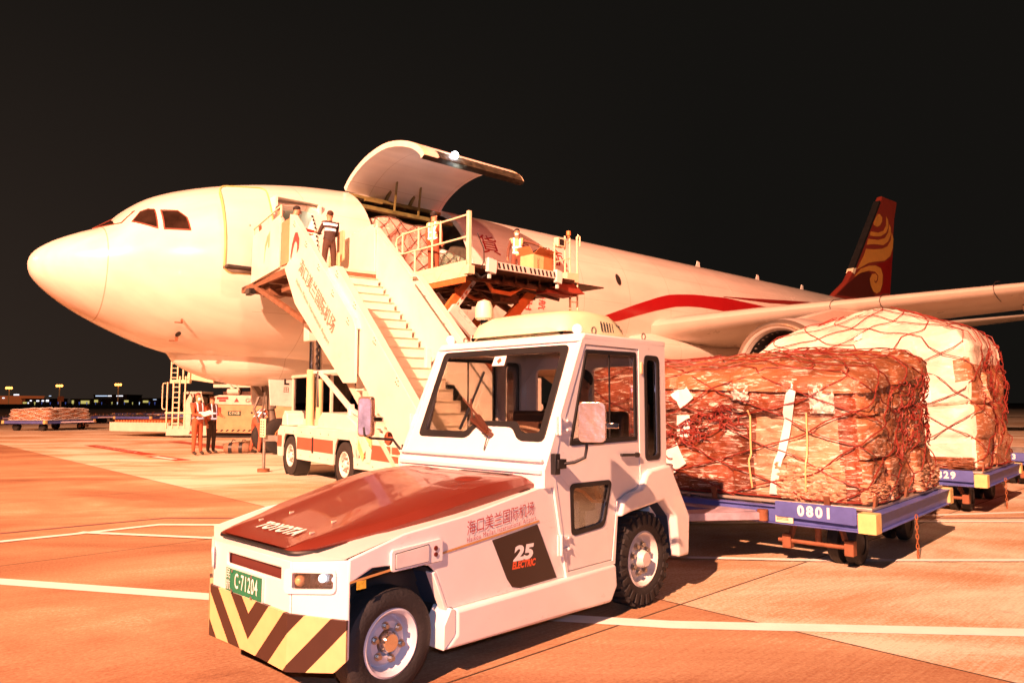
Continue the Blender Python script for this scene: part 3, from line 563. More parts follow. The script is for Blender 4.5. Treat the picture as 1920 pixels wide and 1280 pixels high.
def fprof(s):
    if s >= 14:
        t = max(0, (s - 37) / 19.5); e = t * t * (3 - 2 * t) if t < 1 else 1; top = 2.82 - .55 * max(0, (s - 46) / 10.5) ** 1.5; bot = -2.82 + 4.2 * (t ** 1.45); wd = 2.82 - 2.45 * (t ** 1.6)
        return top, min(bot, top - .4), wd
    v = sqrt(max(s, 0)); i = 0
    while i < len(_XS) - 2 and _XS[i + 1] < v: i += 1
    out = []
    for k in (1, 2, 3):
        y, h, m = _T[k]; t = (v - _XS[i]) / h[i]
        out.append(y[i] * (2 * t ** 3 - 3 * t * t + 1) + h[i] * m[i] * (t ** 3 - 2 * t * t + t) + y[i + 1] * (3 * t * t - 2 * t ** 3) + h[i] * m[i + 1] * (t ** 3 - t * t))
    return out
def fus(s, deg, off=0.0):      # deg measured from the crown towards the camera side
    tp, bt, wd = fprof(s); zw = -.5 + .2 * min(s, 3) / 3 + (.3 * (min(max(s, 3), 8) - 3) / 5)
    if s > 14: zw = (tp + bt) / 2 * min(1, (s - 14) / 30)
    a = R(deg); c = cos(a)
    z = zw + (tp - zw) * c if c > 0 else zw + (zw - bt) * c
    k = 1 + off / max(wd, .3)
    return V((s, -wd * sin(a) * k, AZ + zw + (z - zw) * k))
def surf_on_y(s, z, off=.0):   # near-side skin point at given s and height
    lo, hi = 0., 180.
    for _ in range(40):
        m = (lo + hi) / 2
        if fus(s, m).z > z: lo = m
        else: hi = m
    return fus(s, (lo + hi) / 2, off)
def skinmat():
    m = mat('aircraft_white_paint', (.80, .76, .69), .22, coat=.35, var=.07, nscale=.7); t = m.node_tree; L = t.links; b = t.nodes['Principled BSDF']; N = t.nodes.new
    src = b.inputs['Base Color'].links[0].from_socket
    c = N('ShaderNodeTexCoord'); s = N('ShaderNodeSeparateXYZ'); L.new(c.outputs['Object'], s.inputs[0])
    def M(op, a, q=None):
        n = N('ShaderNodeMath'); n.operation = op
        for i, x in enumerate((a, q)):
            if x is None: continue
            if isinstance(x, (int, float)): n.inputs[i].default_value = x
            else: L.new(x, n.inputs[i])
        return n.outputs[0]
    fr = M('ABSOLUTE', M('SUBTRACT', M('FRACT', M('DIVIDE', M('ADD', s.outputs['X'], .55), 2.65)), .5)); l1 = M('LESS_THAN', fr, .003)
    zz = M('ABSOLUTE', M('SUBTRACT', M('FRACT', M('DIVIDE', M('SUBTRACT', s.outputs['Z'], .2), 1.45)), .5)); l2 = M('LESS_THAN', zz, .003)
    rad = M('LESS_THAN', M('ABSOLUTE', M('SUBTRACT', M('ADD', s.outputs['X'], M('MULTIPLY', M('POWER', M('ABSOLUTE', s.outputs['Y']), 2.0), .02)), 1.42)), .012)
    far = M('GREATER_THAN', s.outputs['X'], 4.6)
    ln = M('MAXIMUM', rad, M('MULTIPLY', M('MAXIMUM', l1, l2), M('MULTIPLY', far, .85)))
    mx = N('ShaderNodeMix'); mx.data_type = 'RGBA'; L.new(M('MULTIPLY', ln, .7), mx.inputs[0]); L.new(src, mx.inputs[6]); mx.inputs[7].default_value = (.40, .30, .2, 1)
    nz = N('ShaderNodeTexNoise'); nz.inputs['Scale'].default_value = 1; nz.inputs['Detail'].default_value = 5; mp = N('ShaderNodeMapping'); mp.inputs['Scale'].default_value = (.25, 3, 1.3); L.new(c.outputs['Object'], mp.inputs[0]); L.new(mp.outputs[0], nz.inputs['Vector'])
    g = N('ShaderNodeMapRange'); g.inputs['From Min'].default_value = .35; g.inputs['From Max'].default_value = .75; g.inputs['To Min'].default_value = 1; g.inputs['To Max'].default_value = .82; L.new(nz.outputs['Fac'], g.inputs[0])
    v = N('ShaderNodeVectorMath'); v.operation = 'SCALE'; L.new(mx.outputs[2], v.inputs[0]); L.new(g.outputs[0], v.inputs['Scale']); L.new(v.outputs[0], b.inputs['Base Color']); return m
SKIN = skinmat()
CDT, CDB, CD0, CD1 = 20.6, 103, 7.9, 11.5
ss = sorted(set([round(.002 + 1.0 * (i / 12) ** 2, 3) for i in range(13)] + [1 + i * .15 for i in range(21)] + [4.2, 4.5, 4.8, 5.2, 5.5, 5.8, 6.24, 6.6, 7, 7.4, CD0, 8.4, 9, 9.6, 10.2, 10.8, CD1] + [12 + i for i in range(0, 45, 2)] + [37 + i for i in range(0, 20)] + [56.6]))
aa = sorted(set([i * 6 for i in range(60)] + [CDT, CDB, 51.5, 102.0])); aa = [a for a in aa if a < 360]
rows = [[fus(s, a) for a in aa] for s in ss]
def skip(i, k):
    s0, s1 = ss[i], ss[i + 1]; a = aa[k]; b_ = aa[(k + 1) % len(aa)]
    if s0 >= CD0 - 1e-3 and s1 <= CD1 + 1e-3 and a >= CDT - 1e-3 and b_ <= CDB + 1e-3 and b_ > a: return True
    if s0 >= 5.2 - 1e-3 and s1 <= 6.24 + 1e-3 and a >= 51.4 and b_ <= 102.1 and b_ > a: return True
    return False
b = MB(); b.grid(rows, closed=True, skip=skip); b.add([V((0, 0, AZ - .5))] + rows[0], [(0, 1 + (k + 1) % len(aa), 1 + k) for k in range(len(aa))]); b.add(rows[-1], [tuple(range(len(aa)))])
fu = b.build('fuselage', SKIN, pa, smooth=60)
# cabin lining and cargo hold seen through the two doorways
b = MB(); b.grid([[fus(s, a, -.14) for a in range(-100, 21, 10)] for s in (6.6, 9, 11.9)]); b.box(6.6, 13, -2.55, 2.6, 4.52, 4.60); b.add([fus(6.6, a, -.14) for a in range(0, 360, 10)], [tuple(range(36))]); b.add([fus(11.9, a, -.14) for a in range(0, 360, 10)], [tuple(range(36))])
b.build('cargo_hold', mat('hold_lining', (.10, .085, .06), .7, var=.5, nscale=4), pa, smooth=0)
b = MB(); b.box(5.15, 6.45, -2.3, .4, 4.62, 4.70); b.box(5.15, 6.45, -2.3, .5, 6.95, 7.0); b.box(5.10, 5.16, -2.35, .5, 4.7, 6.95); b.box(6.36, 6.42, -2.35, .5, 4.7, 6.95); b.box(5.1, 6.4, .4, .46, 4.7, 6.95); b.box(5.7, 6.35, -1.5, -.9, 4.7, 6.2)
ent = b.build('entrance_lobby', mat('lobby_cream_panel', (.80, .78, .70), .5, var=.1), pa, smooth=0)
b = MB(); b.box(5.4, 6.2, -1.9, -1.6, 6.90, 6.94); b.build('lobby_lamp', mat('lobby_lamp_panel', (.9, .9, .8), .3, var=0, emit=(1, .92, .7), estr=7), ent)
def ring_on_skin(s0, s1, a0, a1, rr, n=8, off=.01):
    P = rpoly([(s0, a0), (s1, a0), (s1, a1), (s0, a1)], rr, n); return P
def doorframe(name, s0, s1, a0, a1, wd, m, th=.05, rad=.25):
    # frame strip that rounds the opening's corners: outer rectangle minus rounded inner rectangle, mapped on the skin
    k = 180 / pi / 2.8
    out = [(s0 - wd, a0 - wd * k), (s1 + wd, a0 - wd * k), (s1 + wd, a1 + wd * k), (s0 - wd, a1 + wd * k)]
    def dens(P, n=10):
        Q = []
        for i in range(len(P)):
            a, c = P[i], P[(i + 1) % len(P)]
            for j in range(n): t = j / n; Q.append((a[0] * (1 - t) + c[0] * t, a[1] * (1 - t) + c[1] * t))
        return Q
    inn = [(p[0], p[1]) for p in rpoly([(s0 + .01, a0 + .2), (s1 - .01, a0 + .2), (s1 - .01, a1 - .2), (s0 + .01, a1 - .2)], 1e-3, 1)]
    inn = []
    for (cx, cy, st) in ((s0 + rad, a0 + rad * k, pi), (s1 - rad, a0 + rad * k, 1.5 * pi), (s1 - rad, a1 - rad * k, 0), (s0 + rad, a1 - rad * k, .5 * pi)):
        for j in range(7): a = st + j / 6 * pi / 2; inn.append((cx + (rad - .01) * cos(a), cy + (rad - .01) * k * sin(a)))
    Q = []
    for i in range(len(inn)):
        a, c = inn[i], inn[(i + 1) % len(inn)]; L_ = abs(a[0] - c[0]) + abs(a[1] - c[1]) / k; nn = max(1, int(L_ / .15))
        for j in range(nn): t = j / nn; Q.append((a[0] * (1 - t) + c[0] * t, a[1] * (1 - t) + c[1] * t))
    out = dens(out); b = MB(); lo = [out, Q]; tri = tessellate_polygon([[V((p[0], p[1] / k, 0)) for p in l] for l in lo]); pts = out + Q; n = len(pts)
    b.add([fus(*p, .006) for p in pts] + [fus(*p, -th) for p in pts], [tuple(t) for t in tri] + [tuple(n + i for i in t) for t in tri])
    o = len(out); q = len(Q); b.add([fus(*p, .006) for p in Q] + [fus(*p, -.16) for p in Q], [(i, (i + 1) % q, q + (i + 1) % q, q + i) for i in range(q)])
    return b.build(name, m, pa, smooth=30)
doorframe('door_frame', 5.2, 6.24, 51.5, 102, .03, SKIN, .04, .2); doorframe('cargo_door_frame', CD0, CD1, CDT, CDB, .05, SKIN, .05, .25)
b = MB()     # row of dark latch marks down the rear edge of the passenger door
for k in range(16): a = 58 + k * 2.9; p = fus(6.17, a, -.05); q = fus(6.17, a + 1.2, -.05); b.bar(p, q, .05, .03)
b.build('door_latches', DARKM, pa)
# forward door, open: pushed out and slid forward
def skin_patch(name, s0, s1, a0, a1, ds, out, m, parent, th=.10, n=10, rad=.18):
    k = 180 / pi / 2.8; P = []
    for (cx, cy, st) in ((s0 + rad, a0 + rad * k, pi), (s1 - rad, a0 + rad * k, 1.5 * pi), (s1 - rad, a1 - rad * k, 0), (s0 + rad, a1 - rad * k, .5 * pi)):
        for j in range(5): a = st + j / 4 * pi / 2; P.append((cx + rad * cos(a), cy + rad * k * sin(a)))
    Q = []
    for i in range(len(P)):
        a, c = P[i], P[(i + 1) % len(P)]; L_ = abs(a[0] - c[0]) + abs(a[1] - c[1]) / k; nn = max(1, int(L_ / .2))
        for j in range(nn): t = j / nn; Q.append((a[0] * (1 - t) + c[0] * t, a[1] * (1 - t) + c[1] * t))
    # inner rows shrink towards the centre so the leaf keeps the skin's curve
    cx, cy = (s0 + s1) / 2, (a0 + a1) / 2; b = MB(); rowsA = []
    f = lambda p, o: fus(p[0], p[1], o) + V((ds, out, 0))
    for t in (1, .8, .6, .4, .2, .02): rowsA.append([f((cx + (p[0] - cx) * t, cy + (p[1] - cy) * t), .0) for p in Q])
    b.grid(rowsA, closed=True); b.grid([[f((cx + (p[0] - cx) * t, cy + (p[1] - cy) * t), -th) for p in Q] for t in (1, .6, .3, .02)], closed=True, mi=1); b.grid([[f(p, 0) for p in Q], [f(p, -th) for p in Q]], closed=True, mi=2)
    return b.build(name, m, parent, smooth=40), Q, f
TRIMY = mat('door_edge_trim', (.60, .47, .18), .5, var=.2)
dl, Q, f = skin_patch('entrance_door', 5.15, 6.30, 50.5, 103, -1.70, -.70, [SKIN, WHITED, TRIMY], pa)
b = MB(); b.tube([f(p, .004) for p in Q], .022, 6, closed=True); b.build('door_edge', TRIMY, dl)
b = MB(); b.box(3.44, 4.62, -3.55, -3.25, 4.66, 4.74); b.build('door_underside_shade', DARKM, dl, bevel=.02)  # dark bar added for the shade under the open leaf
b = MB(); b.bar(f((5.95, 76), .02), f((5.95, 80), .02), .05, .02); b.build('door_handle', RUST, dl)
b = MB(); b.bar((4.6, -2.75, 5.6), (5.25, -2.55, 5.6), .12, .2); b.bar((4.55, -3.2, 5.6), (4.6, -2.75, 5.6), .1, .2); b.bar((4.6, -3.1, 4.9), (5.25, -2.6, 4.9), .06, .06); b.build('door_arm', DARKM, dl)
# cargo door, swung up about its crown hinge
CDP = [(-.99, 7.935), (-1.37, 8.23), (-1.98, 8.50), (-2.58, 8.63), (-3.21, 8.67), (-3.85, 8.57), (-4.50, 8.35), (-4.90, 8.09), (-5.0, 7.93)]
def crv(t):
    i = min(int(t * (len(CDP) - 1)), len(CDP) - 2); f_ = t * (len(CDP) - 1) - i; g = lambda k: CDP[max(0, min(k, len(CDP) - 1))]
    o = []
    for d in (0, 1):
        a, p, q, c = g(i - 1)[d], g(i)[d], g(i + 1)[d], g(i + 2)[d]; o.append(.5 * ((2 * p) + (-a + q) * f_ + (2 * a - 5 * p + 4 * q - c) * f_ ** 2 + (-a + 3 * p - 3 * q + c) * f_ ** 3))
    return o
def cdp(s, t, off=0):
    y, z = crv(t); y2, z2 = crv(min(1, t + .01)); y1, z1 = crv(max(0, t - .01)); d = V((0, y2 - y1, z2 - z1)).normalized(); n = V((0, -d.z, d.y)); return V((s, y, z)) + n * off * (-1)
LIN = mat('door_lining', (.90, .64, .56), .55, var=.12, nscale=3)
b = MB(); T = [i / 28 for i in range(29)]; S_ = [CD0, 8.5, 9.3, 10.1, 10.9, CD1]
for off, mi in ((0, 0), (.16, 1)): b.grid([[cdp(s, t, off) for t in T] for s in S_], mi=mi)
for s in (CD0, CD1): b.grid([[cdp(s, t, 0) for t in T], [cdp(s, t, .16) for t in T]], mi=0)
for t in (0, 1): b.grid([[cdp(s, t, 0) for s in S_], [cdp(s, t, .16) for s in S_]], mi=2)
cd = b.build('cargo_door', [SKIN, LIN, DARKM], pa, smooth=50)
side_in = 1
b = MB()
for s in (CD0, CD1): b.grid([[cdp(s + (.0 if s == CD0 else -.18), t, .165) for t in T], [cdp(s + (.18 if s == CD0 else 0), t, .165) for t in T]])
b.build('door_rim', mat('pale_rim', (.80, .68, .48), .45, var=.1), cd, smooth=50)
b = MB(); b.grid([[cdp(s, t, .17 + .008 * sin(s * 37) * sin(t * 300)) for t in (.84, .88, .92, .96, 1.0)] for s in [CD0 + .5 + i * .06 for i in range(52)]]); b.grid([[cdp(s, 1, o) for o in (0, .05, .12, .19)] for s in (CD0 + .45, CD1)]); b.build('door_latch_bay', mat('latch_bay_dark', (.06, .05, .03), .6, var=.9, nscale=6), cd, smooth=0)
for i in range(9): b = MB(); s = CD0 + .62 + i * .36; b.cyl(cdp(s, .86, -.09), cdp(s, .86, .0), .028, 8); b.build('door_hook', WHITED, cd)
b = MB(); 
for s in (9.3, 10.2): b.bar((s, -1.0, 7.82), cdp(s + .1, .16, .2), .10, .07); b.bar(cdp(s + .1, .16, .2), cdp(s + .1, .26, .18), .10, .03); b.bar((s, -1.55, 7.45), cdp(s + .05, .2, .2), .05)
b.box(7.95, 11.4, -1.14, -1.02, 7.76, 7.86); b.box(8.3, 8.9, -1.5, -1.4, 7.6, 7.66); b.build('door_actuators', mat('olive_primer', (.20, .16, .05), .5, var=.5), cd)
b = MB(); b.plate([(8.5, .14), (8.9, .14), (8.9, .17), (8.5, .17)], [], lambda u, v: cdp(u, v, .168), (0, 0, -.004)); b.build('lining_vent', DARKM, cd, smooth=0)
lx = cdp(9.0, .87, .22)
b = MB(); b.cyl(cdp(9.0, .87, .16), cdp(9.0, .87, .24), .09, 14); b.build('lamp_housing', DARKM, cd); b = MB(); b.sphere(lx, .10, 8); b.build('door_lamp', LAMP_W, cd)
l = bpy.data.lights.new('door_lamp_light', 'POINT'); l.energy = 520; l.color = (.75, .9, 1); l.shadow_soft_size = .08; lo_ = bpy.data.objects.new('door_lamp_light', l); COL.objects.link(lo_); lo_.parent = cd; lo_.location = lx + V((0, .05, -.22))
# hold ribs and rolled webbing under the opening's upper edge
b = MB()
for i in range(7): b.tube([fus(8.0 + i * .55, a, -.2) for a in range(18, -60, -6)], .05, 5)
b.box(7.9, 11.5, -1.7, -1.5, 7.30, 7.42); b.build('hold_frames', mat('primer_green', (.17, .15, .05), .6, var=.6, nscale=5), pa)
# cockpit windows
WPTS = [[(1.27,-.28,5.80),(1.80,-.07,6.20),(2.05,-.99,6.255),(1.725,-1.133,5.863)],[(1.887,-1.336,5.892),(2.114,-1.16,6.22),(2.275,-1.234,6.303),(2.395,-1.388,6.28),(2.36,-1.845,5.704)],[(2.491,-1.486,6.264),(2.843,-1.697,6.271),(3.009,-1.921,6.08),(3.046,-2.119,5.726),(2.477,-1.905,5.7)]]
WF = mat('window_frame_red', (.20, .05, .03), .4)
def on_skin(s_, z, sgn, off):
    p = surf_on_y(s_, z, off); return V((p.x, p.y * sgn, p.z))
for sgn in (1, -1):
    for wi, poly in enumerate(WPTS):
        P = [V(q) for q in poly]; c = sum(P, V()) / len(P); k = len(P)
        E_ = [P[i] + (P[(i + 1) % k] - P[i]) * j / 5 for i in range(k) for j in range(5)]
        def mp(q, off):
            if wi == 0: return V((q.x, q.y * sgn, q.z)) + V((-.5, -.35 * sgn, .8)) * off
            return on_skin(q.x, q.z, sgn, off)
        n_ = len(E_); b = MB(); R_ = [[mp(q, -.03) for q in E_], [mp(q, .022) for q in E_], [mp(c + (q - c) * .91, .024) for q in E_], [mp(c + (q - c) * .90, .012) for q in E_]]
        b.grid(R_, closed=True); wf = b.build('cockpit_window', WF, pa, smooth=0)
        b = MB(); b.grid([[mp(c + (q - c) * t, .012) for q in E_] for t in (.905, .7, .5, .3, .1, .01)], closed=True); b.build('window_pane', mat('cockpit_glass', (.035, .018, .012), .08, coat=1, var=.6, nscale=2), wf, smooth=40)
# cabin window, livery
def skinpoly(name, pts, m, parent=fu, off=.012, k=1):
    b = MB(); tri = tessellate_polygon([[V((p[0], p[1] * .05, 0)) for p in pts]]); b.add([fus(*p, off) for p in pts], [tuple(t) for t in tri]); return b.build(name, m, parent, smooth=0)
skinpoly('cabin_window', [(18.77 + .15 * cos(a), 71.4 + 5 * sin(a)) for a in [i * pi / 8 for i in range(16)]], DARKM)
STR = mat('red_livery_paint', (.34, .010, .013), .3, coat=.4, var=.08); STRD = mat('dark_red_livery_paint', (.22, .018, .014), .35, coat=.3, var=.1)
def lerp(T, x):
    for i in range(len(T) - 1):
        if T[i][0] <= x <= T[i + 1][0]: t = (x - T[i][0]) / (T[i + 1][0] - T[i][0]); return T[i][1] * (1 - t) + T[i + 1][1] * t
    return T[0][1] if x < T[0][0] else T[-1][1]
def band(name, up, dn, s0, s1, m, n=80, off=.012, parent=fu):
    b = MB(); rows = []
    for i in range(n + 1):
        s = s0 + (s1 - s0) * i / n; a, c = lerp(up, s), lerp(dn, s); rows.append([fus(s, a + (c - a) * j / 6, off) for j in range(7)])
    b.grid(rows); return b.build(name, m, parent, smooth=60)
UP_ = [(17.6, 104), (17.96, 101.1), (19.58, 90.5), (21.18, 81.1), (21.86, 77.8), (22.65, 75.7), (23.88, 73.2), (26.4, 71.0), (30.1, 73.3), (34, 78)]
DN_ = [(17.6, 108), (18.7, 104.6), (19.62, 99.5), (20.86, 93.1), (22.23, 87.3), (23.2, 85.2), (24.2, 84.3), (26.11, 84.6), (34, 86)]
band('livery_stripe', UP_, DN_, 17.6, 34, STR)
band('livery_stripe', [(26.2, 70.0), (29.12, 65.8), (35.1, 56.1), (39, 54)], [(26.2, 70.4), (30.45, 68.0), (35.1, 61.5), (39, 60)], 26.2, 39, STRD)
# fuselage lettering
def sktext(name, body, size, s0, deg0, m, rot=0, **k):
    def fn(a, c):
        if rot: a, c = a * cos(rot) - c * sin(rot), a * sin(rot) + c * cos(rot)
        return fus(s0 + a, deg0 - c / 2.82 * 180 / pi, .014)
    return text(name, body, size, fn, m, fu, **k)
sktext('fuselage_lettering', '貨', .86, 12.42, 62, STR); sktext('fuselage_lettering', '運', .86, 14.0, 62, STR); sktext('fuselage_lettering', '航', .86, 15.6, 62, STR)
sktext('registration', 'B-LN', .62, 38.6, 63, mat('dark_ink', (.03, .02, .02), .5), bold=.03)
sktext('side_notice', 'GTH', .42, 13.9, 96, INKR, rot=-pi / 2); sktext('side_notice', '海航', .36, 14.5, 96, INKR, rot=-pi / 2)
for (s, z) in ((3.05, 3.55), (3.1, 3.15)):
    p = surf_on_y(s, z); q = surf_on_y(s, z - .02, .10); b = MB(); b.bar(p, q, .03, .07); b.bar(q, q + V((-.18, 0, 0)), .03, .03); b.build('probe', RUST, fu)
b = MB(); b.add([surf_on_y(3.1, 3.22, .01)] + [surf_on_y(3.1 + .06 * cos(i), 3.22 + .06 * sin(i), .012) for i in [k * pi / 5 for k in range(10)]], [(0, 1 + i, 1 + (i + 1) % 10) for i in range(10)]); b.build('static_port', BLACK, fu)
b = MB()
for s in (28, 33.8, 39): b.plate([(s, AZ + 2.78), (s + .42, AZ + 2.78), (s + .38, AZ + 3.2), (s + .2, AZ + 3.25)], [], lambda u, v: (u, -.02, v), (0, .04, 0))
b.build('antennas', WHITE, fu)
# bulged fairing of the nose gear
b = MB(); rows = []
for i in range(25):
    t = i / 24; s = 3.15 + 5.6 * t; w_ = .95 * (sin(pi * min(1, t * 1.0)) ** .5) if 0 < t < 1 else .01; dp = .62 * (sin(pi * t ** .8) ** .6) if 0 < t < 1 else 0.0
    base = AZ + fprof(s)[1]
    rows.append([(s, -w_ * 1.15 * cos(a), base + .55 - (dp + .50) * sin(a) ** .8 if sin(a) > 0 else base + .5) for a in [pi * k / 14 for k in range(15)]])
b.grid(rows); b.build('nose_gear_fairing', SKIN, fu, smooth=60)
# wing-to-body fairing
b = MB(); rows = []
for i in range(29):
    t = i / 28; s = 17.6 + 19.5 * t; e = min(1, t / .16); e = sin(e * pi / 2) ** .8 if t < .5 else min(1, (1 - t) / .3) ** .6
    rows.append([(s, -(.3 + 3.0 * e) * cos(a), 3.55 + 1.15 * e * sin(a) if sin(a) > 0 else 3.55 + (.4 + 1.35 * e) * sin(a)) for a in [2 * pi * k / 36 for k in range(36)]])
b.grid(rows, closed=True); b.add(rows[0], [tuple(range(36))]); b.add(rows[-1], [tuple(range(36))]); b.build('belly_fairing', SKIN, fu, smooth=60)
# wings
GREYW = mat('wing_grey_paint', (.60, .55, .48), .28, coat=.2, var=.1, nscale=.8)
def wing(sg, stations, name='wing', m=GREYW, n=14):
    b = MB(); rows = []
    for (y, xle, ch, z, th) in stations:
        up = []; 
        for k in range(n + 1): c = (1 - cos(pi * k / n)) / 2; tt_ = 5 * th * (.2969 * sqrt(c) - .126 * c - .3516 * c * c + .2843 * c ** 3 - .1015 * c ** 4); up.append((c, tt_))
        ring = [(xle + c * ch, sg * y, z + t_ * .85 - c * ch * .02) for c, t_ in up[::-1]] + [(xle + c * ch, sg * y, z - t_ * 1.0 - c * ch * .02) for c, t_ in up[1:-1]]
        rows.append(ring)
    b.grid(rows, closed=True); b.add(rows[0], [tuple(range(len(rows[0])))]); b.add(rows[-1], [tuple(range(len(rows[-1])))]); return b.build(name, m, pa, smooth=50)
ST = [(2.0, 20.2, 11.5, 4.52, 1.55), (2.9, 20.9, 10.6, 4.58, 1.35), (6.0, 22.95, 8.8, 4.95, 1.05), (9.0, 24.9, 7.4, 5.22, .86), (9.6, 25.3, 7.1, 5.28, .82), (16, 29.5, 5.6, 5.85, .6), (24, 34.8, 3.8, 6.5, .4), (28.3, 37.9, 2.4, 6.85, .25)]
for sg in (-1, 1):
    wg = wing(sg, ST)
    b = MB()
    for (y0, y1) in ((8.3, 8.36), (9.75, 9.8), (12.9, 12.94)):
        x0 = 20.9 + (y0 - 2.9) * .656; z0 = 4.58 + (y0 - 2.9) * .103; b.tube([(x0 + .9, sg * y0, z0 + .34), (x0 + .35, sg * y0, z0 + .27), (x0 + .08, sg * y0, z0 + .14), (x0 - .01, sg * y0, z0), (x0 + .10, sg * y0, z0 - .17), (x0 + .5, sg * y0, z0 - .33), (x0 + .9, sg * y0, z0 - .42)], .014, 5)
    b.build('slat_joint', DARKM, wg)
    for y0, c0 in ((7.0, 30.6), (13.2, 32.4), (18, 34)):
        b = MB(); b.lathe([(0, .01), (.6, .18), (2.0, .24), (3.2, .16), (4.0, .01)], (c0 - 2.4, sg * y0, 4.55 + (y0 - 2.9) * .075 - .15), (1, 0, -.05), 14); b.build('flap_fairing', GREYW, wg, smooth=60)
    ey, ez, ex = sg * 8.9, 2.6, 19.1
    b = MB(); pr = [(1.0, 1.16), (.45, 1.20), (.16, 1.25), (.03, 1.33), (0, 1.41), (.03, 1.47), (.2, 1.56), (.7, 1.66), (1.6, 1.72), (3.0, 1.66), (4.4, 1.42), (4.6, 1.36), (4.55, 1.28)]
    b.lathe(pr, (ex, ey, ez), (1, 0, 0), 56); eg = b.build('engine_nacelle', [mat('nacelle_paint', (.55, .50, .46), .3, coat=.2, var=.1)], wg, smooth=50)
    b = MB(); b.lathe([(.32, 1.225), (.14, 1.262), (.03, 1.332), (-.004, 1.41), (.03, 1.475), (.22, 1.572)], (ex, ey, ez), (1, 0, 0), 56); b.build('inlet_lip', mat('bare_inlet_lip', (.42, .33, .26), .36, metal=.75, var=.1), eg, smooth=60)
    b = MB(); b.lathe([(.30, 1.215), (1.0, 1.15)], (ex, ey, ez), (1, 0, 0), 40); b.lathe([(1.0, 1.17), (1.02, .001)], (ex, ey, ez), (1, 0, 0), 40); b.lathe([(.35, .001), (.5, .12), (.8, .3), (1.0, .36)], (ex, ey, ez), (1, 0, 0), 24)
    for k in range(26):
        a = 2 * pi * k / 26; M = Matrix.Translation((ex + .92, ey, ez)) @ Matrix.Rotation(a, 4, 'X') @ Matrix.Rotation(R(35), 4, 'Z'); b.box(-.01, .01, -.14, .14, .3, 1.15, M=M)
    b.build('fan', mat('fan_dark', (.035, .03, .03), .4, metal=.5), eg)
    b = MB(); b.lathe([(4.3, 1.0), (5.6, .72), (5.65, .5), (6.4, .1)], (ex, ey, ez), (1, 0, 0), 28); b.build('exhaust_cone', DARKM, eg, smooth=50)
    b = MB(); b.plate([(ex + .9, ez + 1.6), (ex + 4.0, ez + 2.25), (ex + 6.2, ez + 2.35), (ex + 8.2, ez + 2.2), (ex + 7.4, ez + 1.6), (ex + 5.2, ez + .9), (ex + 1.2, ez + 1.3)], [], lambda u, v: (u, ey - .16, v), (0, .32, 0)); b.build('pylon', GREYW, wg, bevel=.06)
for sg in (-1, 1): wing(sg, [(.5, 49.5, 5.2, 6.6, .55), (9.6, 55.5, 2.0, 7.4, .2)], 'tailplane')
# fin
FINRED = mat('fin_dark_red', (.23, .035, .022), .35, coat=.3, var=.12); FINB = mat('fin_brown', (.16, .035, .026), .4, coat=.2, var=.1); FINR = mat('fin_bright_red', (.42, .02, .018), .35, coat=.3); FLAME = mat('fin_gold', (.90, .52, .12), .4, coat=.3, var=.1)
FO = [(42.6, 7.6), (43.131, 8.3), (45.188, 9.414), (46.308, 10.442), (51.2, 15.95), (51.62, 16.40), (54.474, 16.483), (53.78, 14.887), (52.1, 8.6), (51.9, 7.4)]
b = MB(); b.plate(FO, [], lambda u, v: (u, -.20, v), (0, .40, 0)); fin = b.build('fin', FINRED, pa, bevel=.10, seg=3)
b = MB(); b.plate([(46.25, 10.42), (51.15, 15.98), (51.30, 15.86), (46.5, 10.40)], [], lambda u, v: (u, -.215, v), (0, .43, 0)); b.build('leading_edge', BLACK, fin)
b = MB(); b.plate([(46.0, 10.12), (46.25, 10.45), (46.7, 10.5), (46.35, 10.05)], [], lambda u, v: (u, -.215, v), (0, .43, 0)); b.build('edge_patch', CREAM, fin)
